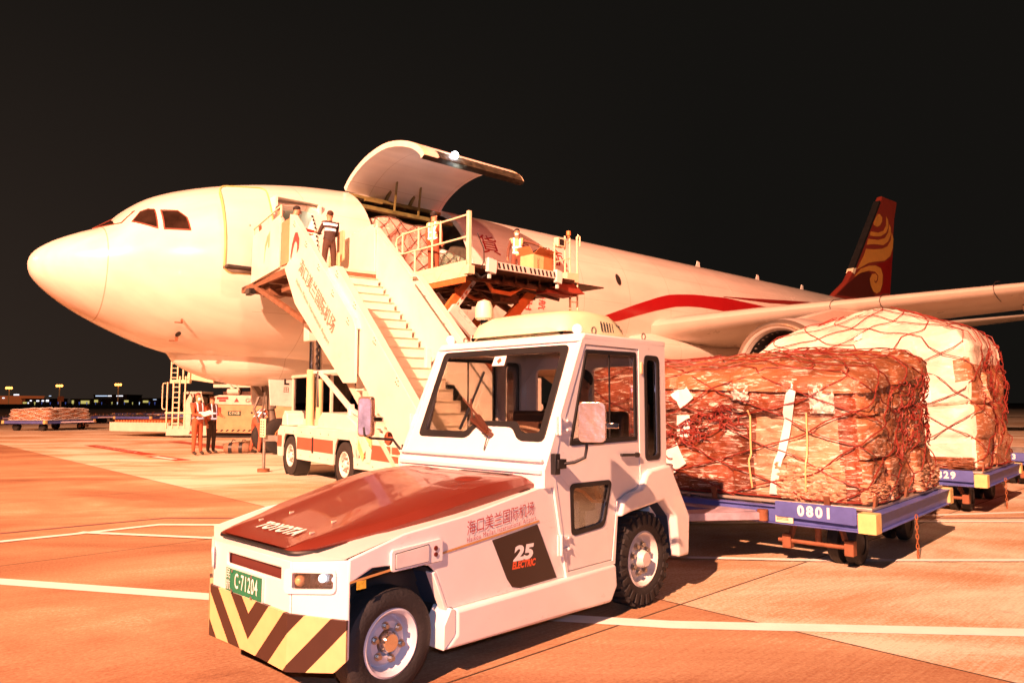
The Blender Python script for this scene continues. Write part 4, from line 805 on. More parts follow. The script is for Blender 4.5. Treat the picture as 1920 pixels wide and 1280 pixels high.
for s in (-1, 1):
    fz = lambda k: (lambda u, v: (u, s * (.2 + k), v))
    b = MB(); b.plate([(43.518, 8.362), (45.172, 9.235), (46.244, 9.758), (47.347, 10.251), (48.683, 10.505), (49.122, 10.418), (48.812, 10.007), (48.923, 9.553), (49.444, 9.141), (49.772, 8.6)], [], fz(.006), (0, 0, 0)); b.build('fin_panel_brown', FINB, fin, smooth=0)
    b = MB(); b.plate([(50.123, 8.7), (50.924, 9.579), (51.177, 10.183), (51.181, 10.665), (50.797, 11.051), (50.113, 11.203), (51.566, 11.55), (52.75, 12.03), (53.3, 13.0), (52.1, 8.6)], [], fz(.006), (0, 0, 0)); b.build('fin_panel_red', FINR, fin, smooth=0)
    for sh in [[(49.934, 13.949), (49.837, 14.124), (50.611, 14.884), (51.091, 14.969), (51.428, 14.783), (51.397, 14.484), (51.002, 14.125), (50.514, 13.948)], [(49.31, 13.418), (50.587, 13.525), (51.566, 13.827), (52.1, 14.319), (52.177, 15.011), (52.519, 14.773), (52.538, 14.28), (52.041, 13.755), (51.037, 13.334), (49.853, 13.151), (49.052, 13.093)], [(48.801, 12.818), (50.531, 12.986), (51.752, 13.317), (52.414, 13.814), (52.736, 14.511), (52.955, 14.249), (52.899, 13.742), (52.342, 13.161), (51.452, 12.755), (49.795, 12.588), (48.532, 12.355)], [(48.392, 12.054), (49.756, 12.202), (51.181, 12.453), (52.18, 12.793), (52.854, 13.337), (53.099, 13.972), (53.373, 13.516), (53.166, 12.787), (52.596, 12.113), (51.571, 11.633), (50.133, 11.396), (48.744, 11.12), (47.383, 10.622), (46.723, 10.403), (47.188, 10.827), (47.897, 11.473)], [(46.253, 9.849), (47.374, 10.53), (48.723, 10.912), (49.87, 11.077), (50.792, 11.002), (51.099, 10.559), (50.954, 9.87), (50.495, 9.295), (49.895, 9.092), (49.334, 9.176), (48.923, 9.553), (48.812, 10.007), (49.231, 10.384), (49.811, 10.501), (50.141, 10.35), (50.02, 10.05), (49.75, 9.93), (49.55, 10.03), (49.62, 9.86), (49.858, 9.82), (50.233, 10.1), (50.3, 10.406), (49.775, 10.62), (48.686, 10.56), (47.347, 10.251)]]:
        b = MB(); b.plate(sh, [], fz(.014), (0, 0, 0)); b.build('fin_flame', FLAME, fin, smooth=0)

# landing gear
for sg in (-1, 1):
    b = MB(); b.cyl((29.5, sg * 4.9, .9), (29.5, sg * 4.6, 4.2), .18, 14); b.bar((29.5, sg * 4.8, 2.0), (31, sg * 3.2, 3.8), .14); b.bar((28.7, sg * 4.9, .72), (30.3, sg * 4.9, .72), .25)
    mg = b.build('main_gear_leg', STEEL, pa)
    for dx in (-.85, .85):
        for dy in (-.55, .55): make_wheel(mg, 29.5 + dx, sg * 4.9 + dy, .69, .69, .5, .3, 1 if dy * sg > 0 else -1, 0, WHITED, 8, n=24)
b = MB(); b.cyl((6.3, 0, .52), (5.9, 0, 2.6), .11, 14); b.cyl((6.15, 0, 1.3), (5.8, 0, 3.0), .16, 14); b.bar((6.0, 0, 1.5), (4.9, 0, 2.9), .14); b.bar((6.0, 0, 1.7), (7.2, 0, 2.9), .1); b.bar((6.3, -.35, .52), (6.3, .35, .52), .12); b.tube([(5.8, 0, .9), (5.65, 0, 1.3), (5.8, 0, 1.7)], .04, 6); b.bar((6.1, -.15, 1.9), (6.9, -.5, 2.5), .06); b.bar((5.8, -.2, 1.0), (5.9, -.25, 2.3), .04)
ng = b.build('nose_gear_leg', mat('gear_grey', (.22, .19, .16), .5, metal=.3, var=.3), pa)
for s in (-1, 1): make_wheel(ng, 6.3, s * .36, .52, .52, .30, .22, s, 0, ORNG, 8, n=36)
for s in (-1, 1):
    b = MB(); b.plate([(5.75, 2.45), (6.75, 2.40), (6.60, 1.35), (5.85, 1.40)], [], lambda u, v: (u, s * .62, v), (0, s * .05, 0)); nd = b.build('nose_gear_door', WHITED, pa, bevel=.01)
    if s == -1: text('gear_door_lettering', 'L', .34, lambda a, c: V((6.30 + a, -.675, 2.10 + c)), BLACK, nd, bold=.03); text('gear_door_lettering', '田', .18, lambda a, c: V((6.30 + a, -.675, 1.84 + c)), BLACK, nd)
b = MB(); b.grid([[(5.3, -.6, 2.55), (5.3, .6, 2.55)], [(8.0, -.6, 2.50), (8.0, .6, 2.50)]]); b.build('gear_bay', BLACK, fu, smooth=0)
# ================================================================ passenger stairs truck: x towards its rear (stair foot), y to the right
SO = (-3.7505, 15.717, 0); SR = R(-54)
sv = thing('stairs_truck', SO, SR, 'white mobile passenger stairs truck with red-striped chassis raised to the front door', 'stairs truck')
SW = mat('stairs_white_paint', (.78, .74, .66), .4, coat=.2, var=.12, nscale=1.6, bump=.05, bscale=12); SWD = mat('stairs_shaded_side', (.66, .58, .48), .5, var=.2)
grime(SW, .35, 2.2, (.40, .22, .11), .60); y0, y1 = -1.20, .82; yi0, yi1 = -1.10, .72
# chassis
def archp(x0, x1, zb, zt, wheels, r):
    P = [(x0, zb + .15), (x0, zt - .12), (x0 + .15, zt), (x1, zt), (x1, zb + .05)]
    for wx in sorted(wheels, reverse=True):
        P += [(wx + r, zb)] + [(wx + r * cos(a), zb + .02 + (r * 1.02) * min(1, sin(a) * 1.35)) for a in [pi * k / 10 for k in range(1, 10)]] + [(wx - r, zb)]
    return P + [(x0 + .02, zb)]
b = MB(); ol = archp(-.75, 5.25, .36, 1.0, (0, 2.78), .45)
for yy, th in ((-1.05, .05), (.70, .05)): b.plate(ol, [], lambda u, v: (u, yy, v), (0, th, 0))
b.box(-.74, 5.24, -1.0, .70, .93, .985); b.box(-.76, -.72, -1.0, .70, .40, .96); b.box(5.22, 5.26, -1.0, .70, .45, .98)
ch = b.build('chassis', SW, sv, bevel=.012)
b = MB(); b.box(-.7, 5.2, -.6, .3, .30, .9); b.box(.5, 2.2, -.98, .65, .42, .9); b.box(3.3, 5.1, -.98, .65, .42, .9); b.build('underframe', BLACK, sv)
PINKR = mat('faded_red_stripe', (.50, .10, .06), .45, var=.12)
for yy, s in ((-1.05, -1), (.75, 1)):
    for x0, x1 in ((-.74, -.46), (.46, 2.32), (3.24, 5.24)):
        b = MB(); b.box(x0, x1, yy + s * .001, yy + s * .004, .56, .80); b.build('side_stripe', PINKR, ch, smooth=0)
b = MB()
for x in (-.3, .25, .7, 1.2, 1.7, 2.1, 3.4, 4, 4.6): b.cyl((x, -1.05, .9), (x, -1.057, .9), .014, 6); b.cyl((x, -1.05, .45), (x, -1.057, .45), .014, 6) if x > .4 else None
b.cyl((1.35, -1.05, .80), (1.35, -1.06, .80), .0, 6) if False else None
b.build('side_bolts', STEEL, ch)
b = MB(); b.plate(rpoly([(1.28, .52), (1.36, .52), (1.36, .82), (1.28, .82)], .03), [], lambda u, v: (u, -1.06, v), (0, .01, 0)); b.build('hatch_catch', BLACK, ch)
b = MB(); F2 = lambda u, v: (u, -1.062, v)
for P in ([(3.12, .90), (3.28, .90), (3.44, .55), (3.30, .55)], [(3.40, .90), (3.60, .90), (3.42, .52), (3.32, .62)], [(3.62, .92), (3.95, .72), (3.90, .50), (3.74, .50), (3.74, .70), (3.55, .55), (3.48, .62)]): b.plate(P, [], F2, (0, .008, 0))
lg = b.build('maker_emblem', SW, ch, smooth=0)
b = MB(); b.plate([(3.44, .88), (3.70, .60), (3.62, .52), (3.42, .72)], [], lambda u, v: (u, -1.066, v), (0, .003, 0)); b.plate([(3.70, .92), (3.96, .92), (3.96, .74)], [], lambda u, v: (u, -1.066, v), (0, .003, 0)); b.build('emblem_accent', YEL, lg, smooth=0)
b = MB(); b.box(5.0, 5.25, -1.09, -1.04, .38, .60); tl = b.build('tail_lamp', mat('red_lens', (.5, .03, .02), .25, coat=.6, var=.3, nscale=30), ch); b = MB(); b.plate([(5.04, .44), (5.14, .54), (5.21, .44), (5.12, .40)], [], lambda u, v: (u, -1.093, v), (0, .002, 0)); b.build('reflector_mark', CREAM, tl, smooth=0)
b = MB(); b.plate([(-.72, 1.0), (-.35, 1.0), (-.40, 1.25), (-.55, 1.32), (-.68, 1.2)], [], lambda u, v: (u, -.98, v), (0, .5, 0)); b.box(.3, 1.2, -1.0, -.7, .99, 1.03); b.plate([(1.3, .99), (3.1, .99), (3.1, 1.10), (2.7, 1.26), (1.5, 1.30), (1.3, 1.15)], [], lambda u, v: (u, -.95, v), (0, .8, 0)); b.box(3.1, 3.9, -.95, .2, .99, 1.18); b.build('deck_housing', SW, ch, bevel=.03)
for wx in (0, 2.78):
    for yy, s in ((-.93, -1), (.60, 1)): make_wheel(sv, wx, yy, .40, .40, .22, .22, s, 0, WHITED, 8, n=32)
b = MB()
for wx in (0, 2.78):
    for yy in (-1.02, .42): b.lathe([(0, .46), (.28, .46)], (wx, yy, .40), (0, 1, 0), 24)
b.build('wheel_arches', BLACK, ch)
# driver's cab
b = MB()
for (xa, ya) in ((-1.05, -.62), (-1.05, .62), (1.15, -.62), (1.15, .62), (.1, -.62)): b.bar((xa, ya, .95), (xa, ya, 2.04), .06)
b.box(-1.1, 1.2, -.66, .68, 2.02, 2.09); b.box(-1.08, 1.18, -.64, -.60, .95, 1.14); b.box(-1.08, 1.18, .60, .64, .95, 1.25); b.box(-1.08, -1.03, -.62, .62, .75, 1.25); b.box(-1.35, -.7, -.9, .7, .62, .78)
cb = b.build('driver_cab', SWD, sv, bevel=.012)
b = MB(); b.box(-1.05, 1.15, -.612, -.606, 1.14, 2.02); b.box(-1.05, 1.15, .606, .612, 1.25, 2.02); b.box(-1.056, -1.05, -.6, .6, 1.25, 2.02); b.box(1.15, 1.156, -.6, .6, 1.2, 2.02); b.build('cab_glass', MATS['tinted_glass'], cb, smooth=0)
b = MB(); b.box(-.2, .3, -.3, .3, 1.0, 1.25); b.box(.25, .36, -.3, .3, 1.2, 1.75); b.box(-.95, -.6, -.5, .5, 1.0, 1.35); b.tube([(-.45 + .02 * cos(a), .2 * cos(a), 1.45 + .2 * sin(a)) for a in [k * pi / 8 for k in range(16)]], .02, 6, closed=True); b.build('cab_seat', SEATM, cb)
# lifting cylinders and struts
b = MB(); b.cyl((.62, -.85, .99), (.62, -.85, 2.15), .085, 16); b.cyl((.98, -.80, .99), (.98, -.80, 1.95), .07, 14); b.build('lift_cylinder', mat('cream_cylinder', (.72, .60, .34), .4, coat=.2, var=.15), sv, smooth=40)
b = MB(); b.cyl((.62, -.85, 2.1), (.62, -.85, 3.3), .045, 12); b.cyl((.98, -.8, 1.95), (.98, -.8, 2.9), .035, 10); b.build('lift_rod', CHROME, sv)
b = MB(); b.tube([(.80 + .03 * sin(k * 2.1), -.8, 2.95 - k * .05) for k in range(24)], .028, 5); b.tube([(.95, -.82, 2.1), (1.0, -.85, 2.0), (1.02, -.85, 1.4)], .03, 6); b.build('hose_chain', BLACK, sv)
b = MB(); b.bar((.60, -.8, 2.1), (3.0, -.8, 2.05), .07); b.bar((1.05, -.82, 2.08), (2.6, -.82, 1.35), .09, .07); b.bar((2.55, -.82, 1.45), (2.62, -.82, 1.0), .10); b.bar((3.0, -.8, 1.0), (3.0, -.8, 2.6), .11); b.bar((2.62, -.82, 1.35), (4.1, -.82, 1.0), .07); b.bar((1.0, -.8, 1.18), (3.2, -.8, 1.22), .03); b.bar((.5, .5, 1.0), (.5, .5, 3.6), .1); b.bar((3.0, .5, 1.0), (3.0, .5, 2.5), .1)
b.build('lift_frame', WHITED, sv, bevel=.008)
b = MB(); b.box(.45, .72, -.97, -.72, 2.72, 3.35); b.build('upper_bracket', SW, sv, bevel=.02)
# stair flights
SL = .775
def nose(x): return 4.36 - SL * (x - .17)
STEPM = mat('cream_step_metal', (.80, .74, .62), .45, var=.14, nscale=3); 
b = MB(); n_ = 22; dx = (6.0 - .17) / n_
for k in range(n_):
    x = .17 + k * dx; z = nose(x)
    b.box(x - .03, x + dx * .98, yi0 + .03, yi1 - .03, z - dx * SL - .0, z - dx * SL + .025); b.box(x + dx * .93, x + dx * .965, yi0 + .03, yi1 - .03, z - dx * SL * 2 + .025, z - dx * SL - .001)
    b.box(x + dx * .9, x + dx + .02, yi0 + .03, yi1 - .03, z - dx * SL + .0255, z - dx * SL + .034)
b.build('steps', STEPM, sv)
b = MB(); b.plate([(.1, 4.30), (6.1, -.25 + .02 + nose(6.1) * 0 + .05), (6.1, .0 + .10), (.1, 4.05)][:2] + [(6.1, .05), (5.5, .05), (.0, 3.9)], [], lambda u, v: (u, yi0 + .05, v), (0, .05, 0)) if False else None
for yy in (yi0 + .02, yi1 - .07): b.plate([(.15, 4.18), (6.15, nose(6.15) - .24), (6.15, nose(6.15) - .30 if nose(6.15) > .35 else .02), (5.4, .02), (.15, 3.85)], [], lambda u, v: (u, yy, v), (0, .05, 0))
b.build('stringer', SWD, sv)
DOT = mat('rivet_dark', (.12, .07, .04), .5, var=0)
def dots(P, yy, par):
    b = MB()
    for (x, z) in P:
        for dx_, dz_ in ((0, .06), (-.04, .0), (.045, .01), (.0, -.035), (.05, -.06)): b.cyl((x + dx_, yy, z + dz_), (x + dx_, yy - .008, z + dz_), .012, 6)
    b.build('rivets', DOT, par)
up = [(-.14, 4.30), (.12, 4.42), (.12, 5.42), (.22, 5.38), (3.42, 2.90), (3.54, 2.72), (3.54, 1.81), (3.07, 1.82), (.56, 3.47)]
for yy, s in ((y0, 1), (y1 - .05, -1)):
    b = MB(); b.plate(up, [], lambda u, v: (u, yy, v), (0, .05, 0))
    for (p, q) in zip(up[3:5], up[4:6]): b.bar((p[0], yy + .025 + s * .04, p[1]), (q[0], yy + .025 + s * .04, q[1]), .13, .03)
    pn = b.build('upper_side_panel', SW, sv, bevel=.008)
    if s == 1:
        dots([(.406, 5.14), (1.112, 4.587), (1.803, 4.021), (2.518, 3.445), (3.22, 2.875)], yy, pn)
        c0 = V((1.72, yy - .012, 3.51)); th = -math.atan(.775); STY = mat('stencil_grey', (.20, .15, .10), .6, var=0)
        fnp = lambda a, c: c0 + V((a * cos(th) - c * sin(th), 0, a * sin(th) + c * cos(th)))
        text('panel_lettering', '海口美兰国际机场', .34, fnp, STY, pn, sx=.86)
        fnq = lambda a, c: c0 + V((-.20, 0, -.26)) + V((a * cos(th) - c * sin(th), 0, a * sin(th) + c * cos(th)))
        text('panel_lettering', 'Haikou Meilan International Airport', .14, fnq, STY, pn, sx=.95, space=1.15)
        b = MB(); b.plate([(.24, 4.50), (.33, 4.74), (.50, 4.95), (.62, 4.93), (.74, 4.78), (.72, 4.60), (.62, 4.50), (.64, 4.66), (.56, 4.78), (.46, 4.74), (.36, 4.60), (.27, 4.42)], [], lambda u, v: (u, yy - .012, v), (0, .004, 0)); b.build('panel_emblem', REDP, pn, smooth=0)
lo = [(2.03, 3.80), (2.05, 4.00), (2.39, 3.97), (5.95, 1.02), (6.3, .68), (6.3, .16), (5.7, .18), (4.85, .87), (3.4, 2.02), (2.1, 3.1)]
for yy, s in ((yi0, 1), (yi1 - .05, -1)):
    b = MB(); b.plate(lo, [], lambda u, v: (u, yy, v), (0, .05, 0)); b.bar((2.1, yy + .025 + s * .05, 3.99), (2.39, yy + .025 + s * .05, 3.97), .15, .03); b.bar((2.39, yy + .025 + s * .05, 3.97), (5.95, yy + .025 + s * .05, 1.02), .15, .03)
    pn = b.build('lower_side_panel', SW, sv, bevel=.008)
    if s == 1: dots([(2.46, 3.81), (3.26, 3.15), (4.08, 2.48), (4.9, 1.8)], yy, pn)
    b = MB(); b.tube([(2.3, yy + .025 + s * .09, 3.80), (5.8, yy + .025 + s * .09, .95)], .02, 8)
    for t in range(5): x = 2.6 + t * .75; b.bar((x, yy + .025 + s * .04, 3.80 - (x - 2.3) * .814), (x, yy + .025 + s * .10, 3.80 - (x - 2.3) * .814), .02)
    b.build('handrail', STEEL, sv)
for (x0, w0, nm) in ((2.44, 3, 0), (.62, 1, 1)):
    b = MB(); zz = nose(x0); b.box(x0 + .26, x0 + .268, -.95, -.95 + .16 * w0 + .2, zz - .42, zz - .26); sg_ = b.build('step_notice', BLACK, sv)
    b = MB()
    for k in range(w0): b.plate([(-.90 + k * .2 + .055 * cos(a), zz - .34 + .055 * sin(a)) for a in [i * pi / 4 for i in range(8)]], [], lambda u, v: (x0 + .2705, u, v), (.002, 0, 0))
    b.build('notice_symbols', REDP, sg_, smooth=0)
# top platform with its screens
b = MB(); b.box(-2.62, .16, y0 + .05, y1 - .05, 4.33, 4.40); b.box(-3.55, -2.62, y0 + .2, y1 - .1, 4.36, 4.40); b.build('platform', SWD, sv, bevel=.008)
b = MB()
for x in (-3.4, -2.5, -1.5, -.5, .1): b.bar((x, y0 + .08, 4.26), (x, y1 - .08, 4.26), .08, .14)
for yy in (y0 + .1, y1 - .1): b.bar((-3.5, yy, 4.26), (.15, yy, 4.26), .08, .14); b.bar((-2.4, yy, 4.2), (.9, yy, 3.1), .09, .1)
for k in range(7): b.tube([(-2.3, -.9 + k * .2, 4.15), (-1.2, -.8 + k * .2, 4.05 - .03 * (k % 3)), (-.2, -.85 + k * .2, 4.15)], .025, 5)
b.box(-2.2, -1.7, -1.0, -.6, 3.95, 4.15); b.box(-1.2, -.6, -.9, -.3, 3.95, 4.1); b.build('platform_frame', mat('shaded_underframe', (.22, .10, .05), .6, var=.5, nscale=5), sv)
b = MB(); b.bar((-2.75, y0, 4.12), (-2.45, y0, 4.12), .12); b.box(-2.85, -2.45, y0 - .02, y0 + .1, 4.05, 4.18)
for k in range(3): b.box(-2.80 + k * .12, -2.74 + k * .12, y0 - .03, y0 - .021, 4.06, 4.17)
b.build('platform_buffer', DARKM, sv)
for yy, s, xa, xb in ((y0, 1, -2.46, -.52), (y1 - .04, -1, -2.46, -.1)):
    b = MB(); b.plate(rpoly([(xa - .06, 4.30), (xb, 4.38), (xb, 5.54), (xa, 5.42)], .04), [], lambda u, v: (u, yy, v), (0, .04, 0)); scn = b.build('platform_screen', SW, sv, bevel=.008)
    if s == 1:
        b = MB(); b.plate([(-1.55, 4.62), (-1.50, 5.05), (-1.36, 5.22), (-1.16, 5.30), (-1.18, 4.95), (-1.27, 4.93), (-1.30, 5.10), (-1.44, 4.98)], [], lambda u, v: (u, yy - .005, v), (0, .003, 0)); b.build('worn_emblem', mat('worn_emblem_tan', (.62, .42, .26), .6, var=.3), scn, smooth=0)
    if s == -1: continue
    b = MB(); b.tube([(xa, yy + .02, 5.44), (xa, yy + .02, 5.60), (xb + .02, yy + .02, 5.74), (xb + .02, yy + .02, 5.5)], .022, 8); b.bar((-1.4, yy + .02, 5.45), (-1.4, yy + .02, 5.66), .025); b.build('screen_rail', CREAM, scn)
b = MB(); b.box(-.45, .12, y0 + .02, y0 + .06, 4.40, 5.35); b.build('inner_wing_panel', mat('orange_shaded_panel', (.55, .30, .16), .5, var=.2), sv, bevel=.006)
b = MB(); b.plate([(-1.13, 4.45), (-1.13, 5.48), (-.15, 5.50), (.14, 5.40), (.14, 4.40)], [], lambda u, v: (u, y1 - .10, v), (0, .04, 0)); b.build('right_wing_panel', SW, sv, bevel=.006)
b = MB(); b.plate(rpoly([(-1.65, 4.85), (-1.25, 4.85), (-1.25, 5.6), (-1.65, 5.6)], .1), [], lambda u, v: (u, y1 - .25, v), (0, .04, 0)); b.box(-1.9, -1.3, y1 - .35, y1 - .30, 4.40, 5.05); b.box(-1.75, -1.35, y1 - .36, y1 - .351, 4.75, 4.98, 0); b.build('gate_panel', mat('gate_pale', (.72, .50, .30), .5, var=.2), sv, bevel=.006)
# stabiliser jack with its striped plate at the front left corner
b = MB(); b.cyl((-1.0, -1.25, .05), (-1.0, -1.25, .75), .035, 10); b.bar((-1.0, -1.25, .72), (-.70, -.95, .72), .12); jk = b.build('stabiliser_jack', STEEL, sv); b = MB(); b.cyl((-1.0, -1.25, .0), (-1.0, -1.25, .07), .13, 14); b.build('jack_foot', RUST, jk)
JX = .85; b = MB(); b.plate(rpoly([(-2.02 + JX, .74), (-1.68 + JX, .74), (-1.68 + JX, 1.14), (-2.02 + JX, 1.14)], .03), [], lambda u, v: (u, -1.30, v), (0, .02, 0)); jp = b.build('jack_plate', CREAM, jk)
b = MB()
for k in range(6): b.box(-1.97 + JX, -1.89 + JX, -1.303, -1.3005, .78 + k * .057, .80 + k * .057); b.box(-1.81 + JX, -1.73 + JX, -1.303, -1.3005, .78 + k * .057, .80 + k * .057)
b.build('plate_slots', BLACK, jp)
# wheel chock beside the front wheel
# ================================================================ pallet dollies: x towards the tractor, y along the front edge (0 at the right corner), z up
def dolly_frame(number, plate=True, label='', loc=(0, 0), rz=R(-133), load=True, group='pallet dollies coupled behind the tow tractor'):
    t = thing('pallet_dolly', (loc[0], loc[1], 0), rz, label, 'dolly', group)
    W, L, zb, zt = 3.4, 2.72, .38, .54
    b = MB()
    for (x0, x1) in ((-.09, 0), (-L, -L + .09)):     # C-section rails: web and flanges
        b.box(x0 + .03, x1 - .03, -W + .14, -.14, zb + .012, zt - .012); b.box(x0, x1, -W + .14, -.14, zt - .012, zt); b.box(x0, x1, -W + .14, -.14, zb, zb + .012)
    for yy in (-.09, -W + .0):
        b.box(-L + .14, -.14, yy + .03, yy + .06, zb + .012, zt - .012); b.box(-L + .14, -.14, yy, yy + .09, zt - .012, zt); b.box(-L + .14, -.14, yy, yy + .09, zb, zb + .012)
    for k in range(1, 5): b.box(-L + .1, -.1, -W * k / 5 - .04, -W * k / 5 + .04, zb + .01, zb + .10)
    b.build('frame', BLUE, t, bevel=.004)
    for (cx, cy) in ((0, 0), (0, -W), (-L, 0), (-L, -W)):
        b = MB(); sx_ = -1 if cx == 0 else 1; sy_ = -1 if cy == 0 else 1; b.box(min(cx, cx + sx_ * .15) , max(cx, cx + sx_ * .15), min(cy, cy + sy_ * .15), max(cy, cy + sy_ * .15), zb - .004, zt + .006)
        b.build('corner_block', YEL, t, bevel=.006)
    b = MB()
    for k in range(9): x = -.28 - k * .27; 
    for s in range(4):
        for k in range(9): y = -.25 - s * .80; b.cyl((-.26 - k * .27, y - .05, zt - .005), (-.26 - k * .27, y - .70, zt - .005), .035, 8)
    b.build('rollers', STEEL, t)
    b = MB()
    for k in range(3): y = -.45 - k * 1.1; b.bar((-.16, y, zt), (-.13, y, zt + .11), .05, .02)
    for k in range(3): b.bar((-.3 - k * .95, -.10, zt), (-.3 - k * .95, -.08, zt + .13), .02, .06)
    b.build('pallet_stops', RUST, t)
    for (x, y) in ((-.55, -.42), (-.55, -W + .45), (-2.2, -.45), (-2.2, -W + .45)):
        w_ = bpy.data.objects.new('caster', None); COL.objects.link(w_); w_.parent = t; w_.location = (x, y, 0)
        b = MB(); b.lathe([(-.13, .10), (-.13, .175), (-.10, .195), (-.03, .195), (-.03, .10)], (0, 0, .195), (0, 1, 0), 24); b.lathe([(.03, .10), (.03, .195), (.10, .195), (.13, .175), (.13, .10)], (0, 0, .195), (0, 1, 0), 24); b.lathe([(-.12, .001), (-.12, .11), (.12, .11), (.12, .001)], (0, 0, .195), (0, 1, 0), 16); b.build('tyre', RUBBER, w_, smooth=40)
        b = MB(); b.bar((0, -.02, .195), (-.06, -.02, .38), .04, .12); b.bar((0, .02, .195), (-.06, .02, .38), .04, .12); b.cyl((-.05, 0, .33), (-.05, 0, .40), .12, 16); b.build('fork', DARKM, w_)
    b = MB(); b.cyl((-.25, -.95, .20), (-.25, -.30, .20), .022, 10); b.box(-.30, -.21, -.34, -.26, .13, .26); b.box(-.30, -.21, -.90, -.82, .13, .26); b.cyl((-.26, -.58, .20), (-.26, -.58, .40), .03, 8); b.bar((-.25, -.82, .26), (-.3, -.8, .40), .04); b.bar((-.25, -.34, .26), (-.3, -.4, .40), .04); b.build('brake_bar', RUST, t, bevel=.004)
    # drawbar
    b = MB(); b.bar((0, -1.0, .44), (1.12, -W / 2 - .02, .47), .09, .07); b.bar((0, -2.4, .44), (1.12, -W / 2 + .02, .47), .09, .07); b.bar((1.0, -W / 2, .47), (1.45, -W / 2, .47), .07, .06); b.plate([(0, -1.0 - .05), (.9, -W / 2 + .08), (.9, -W / 2 - .08), (.0, -2.35)], [[(.15, -1.35), (.7, -W / 2 + .02), (.7, -W / 2 - .02), (.15, -2.1)]], lambda u, v: (u, v, .475), (0, 0, .012))
    db = b.build('drawbar', mat('pale_drawbar_paint', (.42, .36, .46), .45, var=.3, nscale=8), t, bevel=.008)
    b = MB(); b.tube([(1.50 + .06 * cos(a), -W / 2 + .06 * sin(a), .47) for a in [k * pi / 8 for k in range(16)]], .018, 8, closed=True); b.cyl((.02, -.98, .40), (.02, -.98, .50), .05, 12); b.build('tow_eye', RUST, db)
    if plate:
        b = MB(); b.plate(rpoly([(-.86, .455), (-.15, .440), (-.15, .592), (-.86, .592)], .02), [], lambda u, v: (.012, u, v), (.006, 0, 0)); np_ = b.build('number_plate', BLUE, t)
        text('plate_number', number, .125, lambda a, c: V((.0195, -.505 + a, .518 + c)), INK, np_, bold=.045, space=1.35, sx=.95)
        b = MB(); b.box(.003, .012, -.86, -.70, .40, .46); st = b.build('paper_sticker', CREAM, t, smooth=0); b = MB()
        for k in range(3): b.box(.0125, .0135, -.85, -.74, .45 - k * .012, .445 - k * .012)
        b.build('sticker_print', RUST, st)
    b = MB(); px, py = -1.15, .015     # safety chain
    for k in range(8):
        c = V((px, py, .40 - k * .045)); d = V((1, 0, 0)) if k % 2 else V((0, 1, 0)); b.tube([c + d * .012 * cos(a) + V((0, 0, 1)) * .028 * sin(a) for a in [i * pi / 5 for i in range(10)]], .0045, 5, closed=True)
    c = V((px, py, .06)); b.tube([c + V((.03 * cos(a), 0, .03 * sin(a))) for a in [i * pi / 8 for i in range(16)]], .006, 5, closed=True); b.box(px - .008, px + .008, py - .008, py + .008, .0, .045)
    b.build('safety_chain', mat('orange_rusty_chain', (.45, .16, .06), .6, metal=.4, var=.4), t)
    return t
D1 = V((3.06, 6.20)); DX = V((cos(R(-133)), sin(R(-133)))); GRP = None
D2 = D1 - DX * 4.57; D3 = D2 - DX * 4.57
d1 = dolly_frame('0801', label='blue pallet dolly numbered 0801, next behind the tractor, carrying the brown wrapped cargo', loc=D1)
d2 = dolly_frame('0829', label='blue pallet dolly numbered 0829 under the white sheeted cargo', loc=D2)
d3 = dolly_frame('0833', label='blue pallet dolly at the right edge of the photo, last of the train', loc=D3)
